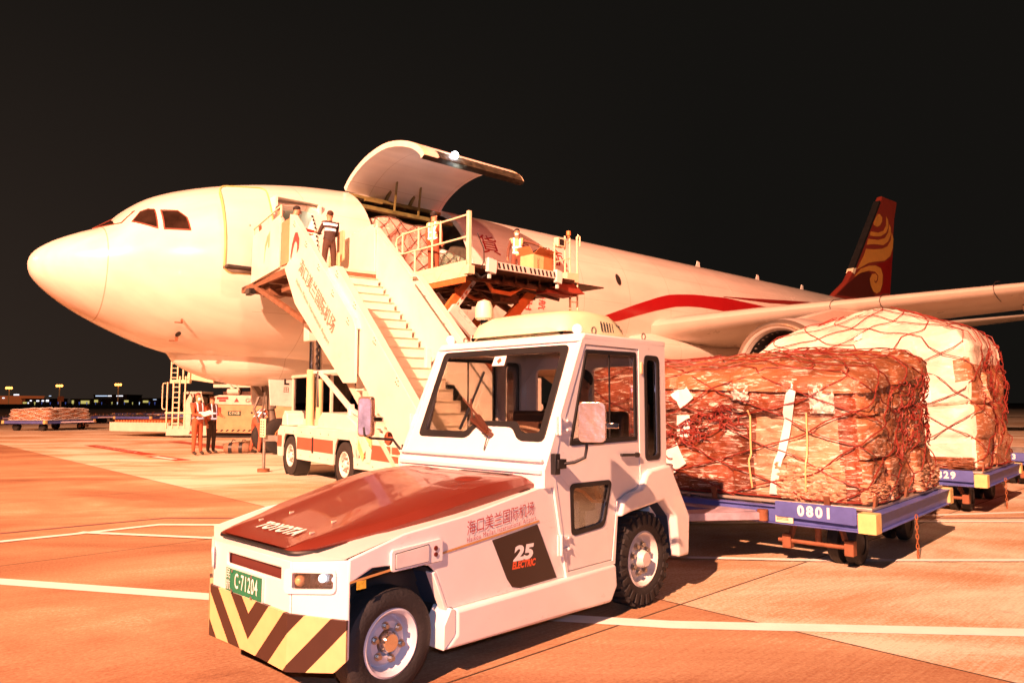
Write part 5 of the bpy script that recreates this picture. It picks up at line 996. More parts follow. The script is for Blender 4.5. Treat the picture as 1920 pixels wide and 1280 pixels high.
# ---------------------------------------------------------------- netted pallet loads
def wrapmat(name, base, glossy=.9, stretch=(.6, .6, 9), bumps=.9, dark=.35, rough=.16, sc_=3.2, glint_streak=.75):
    m = bpy.data.materials.new(name); m.use_nodes = True; t = m.node_tree; L = t.links; N = t.nodes.new; bs = t.nodes['Principled BSDF']
    c = N('ShaderNodeTexCoord'); mp = N('ShaderNodeMapping'); mp.inputs['Scale'].default_value = stretch; L.new(c.outputs['Object'], mp.inputs[0])
    n = N('ShaderNodeTexNoise'); n.inputs['Scale'].default_value = sc_; n.inputs['Detail'].default_value = 7; n.inputs['Roughness'].default_value = .7; n.inputs['Distortion'].default_value = 1.6; L.new(mp.outputs[0], n.inputs['Vector'])
    n2 = N('ShaderNodeTexNoise'); n2.inputs['Scale'].default_value = 2.2; n2.inputs['Detail'].default_value = 5; L.new(c.outputs['Object'], n2.inputs['Vector'])
    r = N('ShaderNodeValToRGB'); L.new(n2.outputs['Fac'], r.inputs[0]); e = r.color_ramp.elements; e[0].position = .34; e[0].color = tuple(x * dark for x in base) + (1,); e[1].position = .62; e[1].color = (*base, 1)
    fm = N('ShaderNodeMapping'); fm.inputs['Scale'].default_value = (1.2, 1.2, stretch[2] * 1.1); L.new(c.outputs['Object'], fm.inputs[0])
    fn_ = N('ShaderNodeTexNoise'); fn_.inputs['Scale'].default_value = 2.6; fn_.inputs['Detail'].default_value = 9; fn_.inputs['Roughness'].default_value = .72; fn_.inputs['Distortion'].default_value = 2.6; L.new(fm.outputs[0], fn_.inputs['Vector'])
    fr_ = N('ShaderNodeMapRange'); fr_.inputs['From Min'].default_value = .545; fr_.inputs['From Max'].default_value = .60; fr_.inputs['To Max'].default_value = glint_streak; L.new(fn_.outputs['Fac'], fr_.inputs[0])
    fx = N('ShaderNodeMix'); fx.data_type = 'RGBA'; L.new(fr_.outputs[0], fx.inputs[0]); L.new(r.outputs[0], fx.inputs[6]); fx.inputs[7].default_value = (.92, .82, .72, 1)  # whitish film creases, with glints painted into the base colour
    L.new(fx.outputs[2], bs.inputs['Base Color']); bs.inputs['Roughness'].default_value = .35; bs.inputs['Coat Weight'].default_value = glossy; bs.inputs['Coat Roughness'].default_value = rough
    vo = N('ShaderNodeTexVoronoi'); vo.feature = 'DISTANCE_TO_EDGE'; vo.inputs['Scale'].default_value = 5.5; L.new(mp.outputs[0], vo.inputs['Vector'])
    ad = N('ShaderNodeMath'); ad.operation = 'ADD'; L.new(n.outputs['Fac'], ad.inputs[0]); L.new(vo.outputs['Distance'], ad.inputs[1])
    bp = N('ShaderNodeBump'); bp.inputs['Strength'].default_value = bumps; bp.inputs['Distance'].default_value = .06; L.new(ad.outputs[0], bp.inputs['Height']); L.new(bp.outputs[0], bs.inputs['Coat Normal'])
    b2 = N('ShaderNodeBump'); b2.inputs['Strength'].default_value = bumps * .45; b2.inputs['Distance'].default_value = .04; L.new(n.outputs['Fac'], b2.inputs['Height']); L.new(b2.outputs[0], bs.inputs['Normal'])
    return m
def sm_(x): x = max(0., min(1., x)); return x * x * (3 - 2 * x)
def load_surface(x0, x1, y0_, y1_, z0, heights, rnd=.16, lump=.04, seed=0, lean=0, cells=(4, 3), cellamp=.05):
    """returns f(u,h): u = perimeter 0..4 (front, right, back, left) starting at the front-left corner; h 0..1 side, 1..2 over the top to the centre"""
    cx, cy = (x0 + x1) / 2, (y0_ + y1_) / 2; hx, hy = (x1 - x0) / 2, (y1_ - y0_) / 2
    def H(x, y):
        fx = (x - x0) / (x1 - x0); fy = (y - y0_) / (y1_ - y0_); fl, fr, br, bl, c = heights
        base = (fl * (1 - fy) + fr * fy) * fx + (bl * (1 - fy) + br * fy) * (1 - fx); k = max(0, 1 - max(abs(2 * fx - 1), abs(2 * fy - 1)) ** 1.6); return base + (c - (fl + fr + br + bl) / 4) * k
    def rect(u):
        u %= 4; i = int(u); t = u - i
        p = [(hx, -hy), (hx, hy), (-hx, hy), (-hx, -hy)]; a, c = p[i], p[(i + 1) % 4]
        x, y = a[0] + (c[0] - a[0]) * t, a[1] + (c[1] - a[1]) * t
        n = 14.0; k = (abs(x / hx) ** n + abs(y / hy) ** n) ** (-1 / n); return x * k, y * k
    def cellv(i, j): return (math.sin(i * 12.9898 + j * 78.233 + seed * 3.7) * 43758.5453) % 1
    def cartons(u, h):      # each carton under the film stands out by its own amount
        a, c = (u % 4) * cells[0], h * cells[1]; i, j = int(a), int(c); fa_, fc_ = a - i, c - j; e = min(sm_(fa_ / .06), sm_((1 - fa_) / .06), sm_(fc_ / .06), sm_((1 - fc_) / .06)); return (cellv(i, j) - .3) * cellamp * e - .012 * (1 - e)
    def f(u, h, off=0., fine=False):
        x, y = rect(u)
        if h <= 1:
            z = z0 + (H(cx + x, cy + y) - z0) * h; k = 1.0 - .03 * h; q = max(0, (h - .93) / .07); k -= .03 * q * q
        else:
            k = (2 - h) ** .9; k *= .94; z = H(cx + x * k, cy + y * k) + .02 * (1 - k)
        P = V((cx + x * k, cy + y * k, z)); nrm_ = V((x / hx, y / hy, 0)); nrm_ = (V((nrm_.x ** 9, nrm_.y ** 9, 0))).normalized() if h <= 1 else V((0, 0, 1))
        nz = MN.noise(P * 1.3 + V((seed, 0, 0))) * lump * 1.3 + MN.noise(P * 3.1 + V((0, seed, 3))) * lump * .7
        if h <= 1: nz += cartons(u, h)
        if fine:            # drawn creases of the film
            a = V((P.x * 2.2, P.y * 2.2, P.z * 13)) + V((seed, 0, 0)); d = MN.noise(P * 1.7) * 2.5; nz += fine * (.5 - abs(MN.noise(a + V((d, d, d))))) + fine * .6 * MN.noise(P * 17)
        return P + nrm_ * (nz + off)
    return f
def load_mesh(f, nu=30, nh=16, nt=9, fine=False, pick=None):
    us = [i / nu for i in range(nu * 4)]; hs = [i / nh for i in range(nh + 1)] + [1 + (i + 1) / nt for i in range(nt)]
    hs[-1] = 1.995; b = MB(); b.grid([[f(u, h, 0., fine) for u in us] for h in hs], closed=True)
    if pick:
        n = len(us)
        for q in range(len(b.m)): b.m[q] = pick(us[q % n], hs[q // n])
    return b
def net(f, parent, m, nU=16, rise=1.0, r=.009, off=.018, steps=60, h0=.0, h1=1.75, seed=3, wob=.035, name='cargo_net'):
    b = MB(); rn = random.Random(seed)
    ph = [[rn.uniform(-1, 1) for _ in range(12)] for _ in range(2)]
    for k in range(nU):
        for s in (1, -1):
            pts = []
            for i in range(steps + 1):
                h = h0 + (h1 - h0) * i / steps; u = 4 * k / nU + s * (h - h0) * rise
                u2 = u + wob * MN.noise(V((u * 3.1, h * 4, seed + s))) * 1.6; hh = min(1.98, max(0, h + wob * MN.noise(V((u * 2.7 + 9, h * 5, seed)))))
                pts.append(f(u2, hh, off))
            b.tube(pts, r, 4, cap=False)
    for hh in (.02,): b.tube([f(i / 20, hh, off) for i in range(80)], r * 1.3, 4, closed=True)
    return b.build(name, m, parent, smooth=60)
NETR = mat('red_net_cord', (.24, .028, .018), .6, var=.3, nscale=12)
def sheet(f, u0, u1, h0, h1, m, parent, name, off=.03, n=6, crumple=.012, skew=0):
    b = MB(); b.grid([[f(u0 + (u1 - u0) * i / n + skew * j / n, h0 + (h1 - h0) * j / n, off + crumple * MN.noise(V((i * .55, j * .55, u0 * 9)))) for i in range(n + 1)] for j in range(n + 1)]); return b.build(name, m, parent, smooth=50)
# brown wrapped load on dolly 0801
t = thing('wrapped_cargo_pallet', (D1.x, D1.y, 0), R(-133), 'brown cartons wrapped in shiny plastic under a red net, on dolly 0801', 'cargo pallet', 'netted cargo pallets on the dollies')
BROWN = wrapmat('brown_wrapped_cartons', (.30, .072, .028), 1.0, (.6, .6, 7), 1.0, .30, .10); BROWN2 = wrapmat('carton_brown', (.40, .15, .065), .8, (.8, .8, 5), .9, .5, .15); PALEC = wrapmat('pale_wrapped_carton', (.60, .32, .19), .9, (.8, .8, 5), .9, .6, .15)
fa = load_surface(-2.52, -.24, -3.26, -.14, .575, (1.86, 1.72, 2.02, 2.0, 1.99), lump=.05, seed=2, cells=(5, 3), cellamp=.07)
def pk(u, h):
    if 1.0 < u < 2.0 and h < 1: return 1
    if .68 < u < .93 and h < .66: return 2
    return 1 if h > 1.02 else 0
load_mesh(fa, 110, 60, 20, .030, pk).build('cargo_stack', [BROWN, BROWN2, PALEC], t, smooth=60)
b = MB(); b.box(-2.62, -.17, -3.32, -.08, .545, .572); b.build('pallet_base', mat('aluminium_sheet', (.55, .5, .45), .4, metal=.6, var=.2), t, bevel=.004)
b = MB(); b.grid([[fa(u, 1 + .10 * math.sin(q * pi / 2) if q > .55 else .86 + .14 * q / .55, .035, .02) for u in [.30 + i * .014 for i in range(120)]] for q in [j / 8 for j in range(9)]]); b.build('top_wrap', BROWN2, t, smooth=60)
LAB = mat('white_paper_label', (.84, .83, .80), .5, var=.08, nscale=20)
FILM = mat('crumpled_clear_film', (.80, .72, .66), .12, coat=1, var=.5, nscale=14, bump=1, bscale=26)
def lab(f, u, h, w, hh, tilt, name='paper_label', off=.04):
    ct, stt = cos(tilt), sin(tilt); b = MB(); g = []
    for j in range(5):
        row = []
        for i in range(5):
            a, c = (i / 4 - .5) * w, (j / 4 - .5) * hh; row.append(f(u + (a * ct - c * stt) / 3.1, h + (a * stt + c * ct) / 1.3, off + .006 * sin(i * 2 + j)))
        g.append(row)
    b.grid(g); return b.build(name, LAB, t, smooth=50)
lab(fa, .425, .80, .20, .20, .7); lab(fa, .425, .545, .16, .24, .02); lab(fa, .39, .26, .26, .26, .62)
b = MB(); b.grid([[fa(.80 - .075 * i / 20 + k * .024, .97 - .93 * i / 20, .040) for k in (0, 1)] for i in range(21)]); b.build('white_strap_tape', LAB, t, smooth=50)
for u0, u1 in ((.665, .675), (.845, .835)):
    b = MB(); b.tube([fa(u0 + (u1 - u0) * i / 14, .70 - .62 * i / 14, .045) for i in range(15)], .009, 5); b.build('yellow_tie', mat('yellow_tie', (.80, .55, .25), .5), t)
sheet(fa, .855, .93, .70, .93, FILM, t, 'crumpled_wrap', .035, n=16, crumple=.05); sheet(fa, .60, .67, .78, .92, FILM, t, 'crumpled_wrap', .035, n=14, crumple=.05)
for (u0, u1, h0, h1) in ((.75, .95, .0, .30), (1.0, 1.3, .0, .16), (1.6, 1.95, .0, .2)): sheet(fa, u0, u1, h0, h1, PALEC, t, 'torn_wrap', .04, n=34, crumple=.035)
nt_ = net(fa, t, NETR, 14, 1.0, .0062, .045, seed=5, wob=.05)
def tangle(f, t, n, ur, hr, slope, r=.0055, seed=4):
    b = MB(); rn = random.Random(seed)
    for k in range(n):
        u = rn.uniform(*ur); h = hr[0] + (u - ur[0]) * slope + rn.uniform(0, hr[1]); P = []; a = rn.uniform(0, 6)
        du, dh = rn.uniform(-.10, .10), rn.uniform(-.16, .04)
        for i in range(14): q = i / 13; P.append(f(u + du * q + .012 * sin(a + q * 7), min(.99, max(.01, h + dh * q + .02 * cos(a * 2 + q * 9))), .045 + .03 * sin(q * pi) * rn.uniform(.3, 1)))
        b.tube(P, r, 4)
    return b.build('bunched_net', NETR, t)
tangle(fa, t, 70, (.24, .60), (.18, .16), 1.25); tangle(fa, t, 70, (1.35, 1.95), (.40, .45), .1, seed=6); tangle(fa, t, 26, (.05, .30), (.12, .5), .2, seed=9)
# white sheeted load on dolly 0829
t = thing('sheeted_cargo_pallet', (D2.x, D2.y, 0), R(-133), 'tall white plastic-sheeted cargo with a rounded top under a red net, on dolly 0829', 'cargo pallet', 'netted cargo pallets on the dollies')
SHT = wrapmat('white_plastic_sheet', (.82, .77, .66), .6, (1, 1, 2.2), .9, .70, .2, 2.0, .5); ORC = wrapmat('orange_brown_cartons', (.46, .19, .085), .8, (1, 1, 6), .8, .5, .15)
fb = load_surface(-2.55, -.22, -3.44, -.12, .575, (2.10, 2.34, 2.44, 2.32, 2.98), lump=.06, seed=8, cells=(5, 4), cellamp=.13)
load_mesh(fb, 80, 46, 26, .022, lambda u, h: 1 if (1.0 < u < 2.02 and h < .80) or (.93 < u <= 1 and .66 < h < .84) else 0).build('cargo_stack', [SHT, ORC], t, smooth=60)
b = MB(); b.box(-2.62, -.17, -3.32, -.08, .545, .572); b.build('pallet_base', MATS['aluminium_sheet'], t, bevel=.004)
for (u, h) in ((.64, .70), (.72, .46), (.83, .56), (.55, 1.12), (.70, .30)): lab(fb, u, h, .13, .16, .03)
net(fb, t, NETR, 13, 1.0, .0068, .04, seed=11, wob=.045)
tangle(fb, t, 60, (1.2, 1.95), (.3, .6), .1, seed=13)
sheet(fb, .45, 1.0, .0, .10, BROWN2, t, 'torn_bottom_wrap', .05, n=30, crumple=.05)
# ================================================================ main-deck cargo loader, raised to the cargo door (built in the aircraft's directions, x aft, -y away from it)
LB = V((9.0, -8.5, 0)); _r = Matrix.Rotation(PR, 3, 'Z')
def apt(x, y, z=0): return V(PO) + _r @ V((x, y, z))
ld = thing('cargo_loader', apt(*LB), PR, 'tall scissor cargo loader with railed bridge platform raised to the open cargo door', 'cargo loader')
LY = mat('pale_loader_yellow', (.80, .70, .50), .42, coat=.2, var=.14, nscale=4); LO = mat('orange_scissor_paint', (.62, .16, .04), .5, var=.25, nscale=4); LDK = mat('oily_hydraulics', (.11, .05, .03), .4, metal=.4, var=.8, nscale=7)
def lb(name, b, m, parent=None, **k):
    o = b.build(name, m, parent or ld, **k)
    if parent is None: o.location = -LB
    return o
b = MB(); b.box(7.15, 10.6, -8.0, -3.15, 4.52, 4.60); b.box(7.4, 12.2, -7.6, -3.3, 4.60, 4.63); dk = lb('bridge_deck', b, LDK)
b = MB(); b.box(7.09, 7.15, -8.02, -3.0, 4.52, 4.66); b.box(7.09, 7.12, -8.0, -3.0, 4.30, 4.52)
for k in range(6): b.plate([(-7.9 + k * .8, 4.52), (-7.5 + k * .8, 4.52), (-7.7 + k * .8, 4.32)], [], lambda u, v: (7.08, u, v), (.01, 0, 0))
lb('side_beam', b, LY, bevel=.01)
b = MB(); b.box(7.085, 7.11, -7.95, -3.1, 4.16, 4.29); 
for k in range(14): b.box(7.08, 7.09, -7.8 + k * .33, -7.68 + k * .33, 4.18, 4.27)
b.bar((7.12, -8, 4.40), (7.12, -3, 4.40), .03, .16); lb('lower_side_beam', b, LO, bevel=.01)
b = MB(); Y = lambda y, z: (7.13, y, z)
b.tube([Y(-7.95, 5.70), Y(-5.35, 5.70), Y(-5.10, 5.63), Y(-5.05, 5.5), Y(-5.12, 5.28), Y(-5.35, 5.20), Y(-7.95, 5.20)], .026, 8)
for y in (-5.35, -6.05, -6.62, -6.95): b.cyl(Y(y, 4.62 if y in (-6.62,) else 5.2), Y(y, 5.74), .026, 8)
b.cyl(Y(-5.9, 4.62), Y(-5.9, 5.2), .026, 8); lb('side_railing', b, LY)
b = MB(); b.box(7.09, 7.18, -8.06, -7.97, 4.45, 5.78); b.box(7.05, 7.24, -8.10, -7.93, 4.34, 4.54); lb('corner_post', b, LY, bevel=.01)
b = MB(); b.tube([(7.35, -8.05, 5.3), (7.5, -8.1, 4.95), (7.55, -8.05, 4.7), (7.5, -8.0, 4.5)], .012, 5); b.tube([(7.3, -8.0, 4.4), (7.5, -8.0, 4.3), (7.8, -7.95, 4.45)], .03, 6); lb('hose', b, BLACK)
b = MB(); b.box(7.90, 9.85, -8.06, -8.0, 4.55, 4.72); hb = lb('hazard_edge', b, WHITED, bevel=.004)
b = MB()
for k in range(14): x = 7.95 + k * .135 + (.06 if k > 6 else 0); b.plate([(x, 4.70), (x + .06, 4.70), (x + .10, 4.57), (x + .04, 4.57)], [], lambda u, v: (u, -8.063, v), (0, .002, 0))
b.build('hazard_stripes', BLACK, hb, smooth=0)
for x0, x1 in ((7.64, 7.90), (9.85, 10.06)):
    b = MB(); b.plate([(x0, 4.46), (x0 + .0, 4.78), (x1, 4.74), (x1 + .0, 4.60), (x1 - .03, 4.42)], [], lambda u, v: (u, -8.10, v), (0, .12, 0)); b.bar((x0 + .05, -8.06, 4.4), (x0 + .05, -8.06, 4.3), .07); lb('edge_bracket', b, WHITE, bevel=.01)
b = MB()
for (x, z0, z1) in ((10.28, 4.62, 5.57), (10.67, 4.62, 5.82), (10.85, 4.62, 5.80), (11.13, 3.0, 5.88)): b.cyl((x, -7.6, z0), (x, -7.6, z1), .025, 8)
b.tube([(11.13, -7.6, 5.80), (11.16, -7.62, 5.92), (11.22, -7.62, 5.88), (11.22, -7.62, 5.62)], .022, 6)
for z in (5.52, 5.08): b.bar((10.28, -7.6, z), (10.85, -7.6, z + .18), .035)
b.cyl((10.85, -7.6, 1.2), (10.85, -7.6, 4.62), .03, 8)
for k in range(13): z = 1.5 + k * .26; b.bar((10.85, -7.6, z), (11.13, -7.6, z + .02), .025)
lb('ladder', b, LY)
b = MB(); b.box(10.68, 11.13, -7.66, -7.3, 4.62, 4.87); b.box(10.35, 10.62, -7.66, -7.5, 5.50, 5.74); cs = lb('control_box', b, LY, bevel=.01); b = MB(); b.box(10.40, 10.57, -7.665, -7.66, 5.54, 5.70); b.build('control_panel', BLACK, cs)
b = MB(); b.cyl((10.81, -7.6, 5.8), (10.81, -7.6, 5.86), .03, 8); b.cyl((10.81, -7.6, 5.86), (10.81, -7.6, 5.97), .06, 12); lb('warning_beacon', b, mat('orange_beacon', (.75, .25, .08), .3, coat=.6))
b = MB(); b.plate([(10.06, 4.40), (10.5, 4.62), (11.1, 4.30), (10.6, 4.28)], [], lambda u, v: (u, -7.9, v), (0, .5, 0)); b.box(9.9, 11.0, -7.7, -7.2, 4.25, 4.33); lb('folding_step', b, mat('dark_red_step', (.30, .05, .03), .5, var=.3))
# scissor arms and hydraulics under the deck
def arm(a, c, w, y, th, m, holes=False, name='scissor_arm'):
    a = V((a[0], 0, a[1])); c = V((c[0], 0, c[1])); d = (c - a).normalized(); n = V((-d.z, 0, d.x)); b = MB(); L_ = (c - a).length
    f = lambda u, v: a + d * u + n * v + V((0, y, 0)); b.plate(rpoly([(-.05, -w / 2), (L_ + .05, -w / 2), (L_ + .05, w / 2), (-.05, w / 2)], .04), [], f, (0, th, 0)); o = lb(name, b, m, bevel=.01)
    if holes:
        b = MB(); b.plate([(0, w * .15), (L_, w * .15), (L_, w / 2 + .01), (0, w / 2 + .01)], [[(.12 + k * .2, w * .24), (.22 + k * .2, w * .24), (.24 + k * .2, w * .40), (.14 + k * .2, w * .40)] for k in range(int((L_ - .2) / .2))], lambda u, v: f(u, v) + V((0, -.012, 0)), (0, .008, 0)); b.build('perforated_flange', WHITED, o)
    return o
arm((7.85, 4.42), (5.9, 2.05), .26, -7.25, .10, LO, True); arm((10.0, 4.42), (7.6, 2.1), .27, -7.2, .10, LO)
arm((8.55, 4.38), (11.2, 3.2), .16, -6.6, .1, LDK); arm((7.9, 4.46), (10.2, 2.4), .22, -5.4, .1, LO, True); arm((7.15, 3.62), (9.9, 1.3), .26, -7.45, .1, WHITED, True); arm((10.9, 4.5), (8.6, 2.2), .22, -4.6, .1, LO)
b = MB(); b.tube([(7.9, -7.4, 4.44), (8.15, -7.4, 4.42), (8.35, -7.4, 4.16), (8.92, -7.4, 4.14), (9.37, -7.4, 4.38), (9.8, -7.4, 4.36)], .055, 8); b.tube([(8.0, -6.4, 4.3), (8.6, -6.4, 4.1), (9.4, -6.4, 4.15), (10, -6.4, 4.35)], .05, 8); lb('bent_strut', b, LO)
b = MB(); rn = random.Random(12)
for k in range(17):
    x = rn.uniform(7.3, 10.6); y = rn.uniform(-7.6, -3.6); P = [V((x, y, 4.45))]
    for i in range(7): P.append(P[-1] + V((rn.uniform(-.15, .45), rn.uniform(-.2, .2), rn.uniform(-.12, .10) if i else -.12)))
    P = [V((min(p.x, 11), p.y, min(4.5, max(3.9, p.z)))) for p in P]; b.tube(P, rn.choice((.018, .03, .045)), 5)
for k in range(9): x = 7.25 + k * .4; b.bar((x, -7.7, 4.44), (x, -3.3, 4.44), .07, .14)
for y in (-7.6, -6.2, -4.8, -3.4): b.bar((7.2, y, 4.36), (10.9, y, 4.36), .08, .12)
b.box(8.7, 9.3, -7.3, -7.0, 3.95, 4.15); lb('hydraulics', b, LDK, smooth=40)
b = MB(); b.box(7.2, 11.0, -9.6, -3.4, .45, 1.25); b.box(7.25, 7.9, -9.55, -8.2, 1.25, 2.0)
for x in (7.5, 10.7):
    for y in (-8.9, -4.2): b.cyl((x - .18, y, .42), (x + .18, y, .42), .42, 20)
lb('loader_chassis', b, WHITED, bevel=.02)
b = MB(); b.cyl((9.3, -7.9, 1.2), (9.3, -7.9, 3.0), .06, 10); b.cyl((7.4, -7.8, 1.2), (7.4, -7.8, 3.0), .05, 10); lb('guide_post', b, STEEL)
# ================================================================ cargo seen in the open hold
def holdload(label, x0, x1, y0_, y1_, hts, col, netcol, seed, nU):
    t = thing('hold_cargo_pallet', apt((x0 + x1) / 2, y0_ + .0, 4.60), PR, label, 'cargo pallet', 'netted cargo pallets inside the aircraft'); ox = V(((x0 + x1) / 2, y0_, 4.60))
    f0 = load_surface(x0 - ox.x, x1 - ox.x, 0, y1_ - y0_, .03, [h - 4.60 for h in hts], lump=.10, seed=seed); f = f0
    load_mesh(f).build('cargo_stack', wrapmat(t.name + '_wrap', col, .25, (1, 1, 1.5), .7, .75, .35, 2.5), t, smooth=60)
    net(f, t, netcol, nU, 1.0, .011, .025, seed=seed, wob=.05, h1=1.6); b = MB(); b.box(x0 - ox.x, x1 - ox.x, 0, y1_ - y0_, 0, .03); b.build('pallet_base', MATS['aluminium_sheet'], t); return t, ox
NETD = mat('dark_net_cord', (.10, .06, .04), .6, var=.2)
holdload('pink sheeted cargo under a net, left of the two loads in the open cargo door', 8.10, 10.35, -2.32, -.2, (6.85, 6.80, 6.85, 6.95, 7.05), (.74, .42, .35), NETD, 21, 18)
h2, ox = holdload('green netted cargo, lower of the two loads in the open cargo door', 10.40, 11.55, -2.32, -.2, (6.2, 6.2, 6.1, 6.15, 6.35), (.22, .36, .28), NETD, 33, 14)
b = MB(); b.sphere((.0, .9, 1.66), .55, 10, sc3=(1, 1.1, .42)); b.build('white_plastic_cover', mat('white_film', (.85, .84, .82), .35, coat=.6, bump=.6, bscale=6), h2, smooth=60)
# open carton on the loader bridge
BX = V((10.02, -7.2, 4.63)); t = thing('open_carton', apt(*BX), PR, 'open pale cardboard box with raised flaps and black film on the loader platform', 'box')
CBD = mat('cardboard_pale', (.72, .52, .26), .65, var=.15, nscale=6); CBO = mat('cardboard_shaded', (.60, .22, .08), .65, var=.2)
b = MB(); 
for (xa, xb, ya, yb) in ((-.34, .34, -.25, -.24), (-.34, .34, .24, .25), (-.34, -.33, -.24, .24), (.33, .34, -.24, .24)): b.box(xa, xb, ya, yb, 0, .62)
b.box(-.33, .33, -.24, .24, 0, .02); cb_ = b.build('carton_body', CBD, t)
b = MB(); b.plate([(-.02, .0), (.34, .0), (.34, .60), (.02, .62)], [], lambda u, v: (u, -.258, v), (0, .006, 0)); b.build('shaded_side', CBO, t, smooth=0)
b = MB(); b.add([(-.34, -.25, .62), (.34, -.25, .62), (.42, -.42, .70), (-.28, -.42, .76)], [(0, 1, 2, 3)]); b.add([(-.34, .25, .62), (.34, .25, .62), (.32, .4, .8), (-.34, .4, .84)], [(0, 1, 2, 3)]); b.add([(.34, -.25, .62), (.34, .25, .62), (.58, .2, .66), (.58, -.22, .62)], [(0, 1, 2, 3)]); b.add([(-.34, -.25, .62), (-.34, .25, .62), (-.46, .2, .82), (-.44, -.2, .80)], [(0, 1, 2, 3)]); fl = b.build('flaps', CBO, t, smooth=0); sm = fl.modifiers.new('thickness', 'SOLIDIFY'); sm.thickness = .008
b = MB(); rn = random.Random(5)
for k in range(16): P = [V((rn.uniform(-.1, .5), rn.uniform(-.2, .2), .62 + rn.uniform(0, .1)))]; [P.append(P[-1] + V((rn.uniform(-.12, .15), rn.uniform(-.06, .06), rn.uniform(-.05, .08)))) for i in range(5)]; b.tube(P, .018, 5)
b.build('black_film', mat('black_film', (.02, .025, .02), .25, coat=.8), t)
text('carton_lettering', 'QUANTIC', .10, lambda a, c: V((-.18 - c, -.2585, .30 + a)), INKG, t)
# ================================================================ people
def person(label, loc, rz, joints=None, H=1.75, shirt=(.35, .1, .05), trousers=(.2, .06, .03), vest=None, stripes=None, mask=False, cap=None, hair=(.02, .012, .01), hand=True, stripe_z=()):
    t = thing('person', loc, rz, label, 'person'); J = dict(pel=(0, 0, .95), spi=(.0, 0, 1.12), che=(.0, 0, 1.34), nek=(.0, 0, 1.49), jaw=(.02, 0, 1.57), hed=(.01, 0, 1.66), top=(0, 0, 1.72), shl=(0, .17, 1.42), shr=(0, -.17, 1.42), ell=(-.02, .23, 1.15), elr=(-.02, -.23, 1.15), wrl=(.05, .24, .90), wrr=(.05, -.24, .90), hil=(0, .09, .93), hir=(0, -.09, .93), knl=(.02, .10, .50), knr=(.02, -.10, .50), anl=(0, .11, .09), anr=(0, -.11, .09), tol=(.16, .12, .04), tor=(.16, -.12, .04))
    if joints: J.update(joints)
    k = H / 1.75; P = {a: V(p) * k for a, p in J.items()}
    rad = dict(pel=(.15, .115), spi=(.135, .10), che=(.16, .115), nek=(.058, .058), jaw=(.066, .075), hed=(.078, .094), top=(.045, .055), shl=(.066, .066), shr=(.066, .066), ell=(.048, .048), elr=(.048, .048), wrl=(.032, .032), wrr=(.032, .032), hil=(.098, .10), hir=(.098, .10), knl=(.068, .068), knr=(.068, .068), anl=(.048, .048), anr=(.048, .048), tol=(.038, .036), tor=(.038, .036))
    E = [('pel', 'spi'), ('spi', 'che'), ('che', 'nek'), ('nek', 'jaw'), ('jaw', 'hed'), ('hed', 'top'), ('che', 'shl'), ('che', 'shr'), ('shl', 'ell'), ('shr', 'elr'), ('ell', 'wrl'), ('elr', 'wrr'), ('pel', 'hil'), ('pel', 'hir'), ('hil', 'knl'), ('hir', 'knr'), ('knl', 'anl'), ('knr', 'anr'), ('anl', 'tol'), ('anr', 'tor')]
    for s in 'lr':
        w_, e_ = P['wr' + s], P['el' + s]; d = (w_ - e_).normalized(); side = d.cross(V((0, 0, 1))) if abs(d.z) < .9 else V((1, 0, 0)); side.normalize(); pm = 'pa' + s; P[pm] = w_ + d * .07 * k; rad[pm] = (.036, .020); E.append(('wr' + s, pm)); nn = d.cross(side)
        for i, (o, L_) in enumerate(((-.030, .055), (-.011, .072), (.010, .068), (.030, .050))):
            a, c = f'f{s}{i}a', f'f{s}{i}b'; P[a] = P[pm] + (side * o + d * L_ * .55) * k; P[c] = P[a] + (side * o * .2 + d * L_ * .5 - nn * .02) * k; rad[a] = (.010, .010); rad[c] = (.008, .008); E += [(pm, a), (a, c)]
        a, c = f't{s}a', f't{s}b'; P[a] = w_ + (d * .03 + side * .045) * k; P[c] = P[a] + (d * .04 + side * .015) * k; rad[a] = (.012, .012); rad[c] = (.010, .010); E += [('wr' + s, a), (a, c)]
    nm = list(P); me = bpy.data.meshes.new('tmp'); me.from_pydata([P[a] for a in nm], [(nm.index(a), nm.index(c)) for a, c in E], []); o = bpy.data.objects.new('tmp', me); COL.objects.link(o)
    md = o.modifiers.new('s', 'SKIN'); md.use_smooth_shade = True; o.modifiers.new('u', 'SUBSURF').levels = 2
    for i, a in enumerate(nm): me.skin_vertices[0].data[i].radius = [r * k for r in rad[a]]; me.skin_vertices[0].data[i].use_root = a == 'pel'
    bpy.context.view_layer.update(); bme = bpy.data.meshes.new_from_object(o.evaluated_get(bpy.context.evaluated_depsgraph_get())); bpy.data.objects.remove(o)
    bme.name = 'body'; bme.materials.clear(); SK = mat('skin', (.55, .27, .16), .5, var=.1); cm = lambda c, n_: mat('%s_%d_%d_%d' % (n_, c[0] * 100, c[1] * 100, c[2] * 100), c, .8, var=.25, nscale=9, bump=.4, bscale=14)
    for m in (SK, cm(shirt, 'cloth'), cm(trousers, 'cloth'), mat('dark_shoe', (.03, .02, .015), .5)): bme.materials.append(m)
    reg = {('pel', 'spi'): 1, ('spi', 'che'): 1, ('che', 'nek'): 1, ('nek', 'jaw'): 0, ('jaw', 'hed'): 0, ('hed', 'top'): 0, ('che', 'shl'): 1, ('che', 'shr'): 1, ('shl', 'ell'): 1, ('shr', 'elr'): 1, ('ell', 'wrl'): 1, ('elr', 'wrr'): 1, ('pel', 'hil'): 2, ('pel', 'hir'): 2, ('hil', 'knl'): 2, ('hir', 'knr'): 2, ('knl', 'anl'): 2, ('knr', 'anr'): 2, ('anl', 'tol'): 3, ('anr', 'tor'): 3}
    torso = []
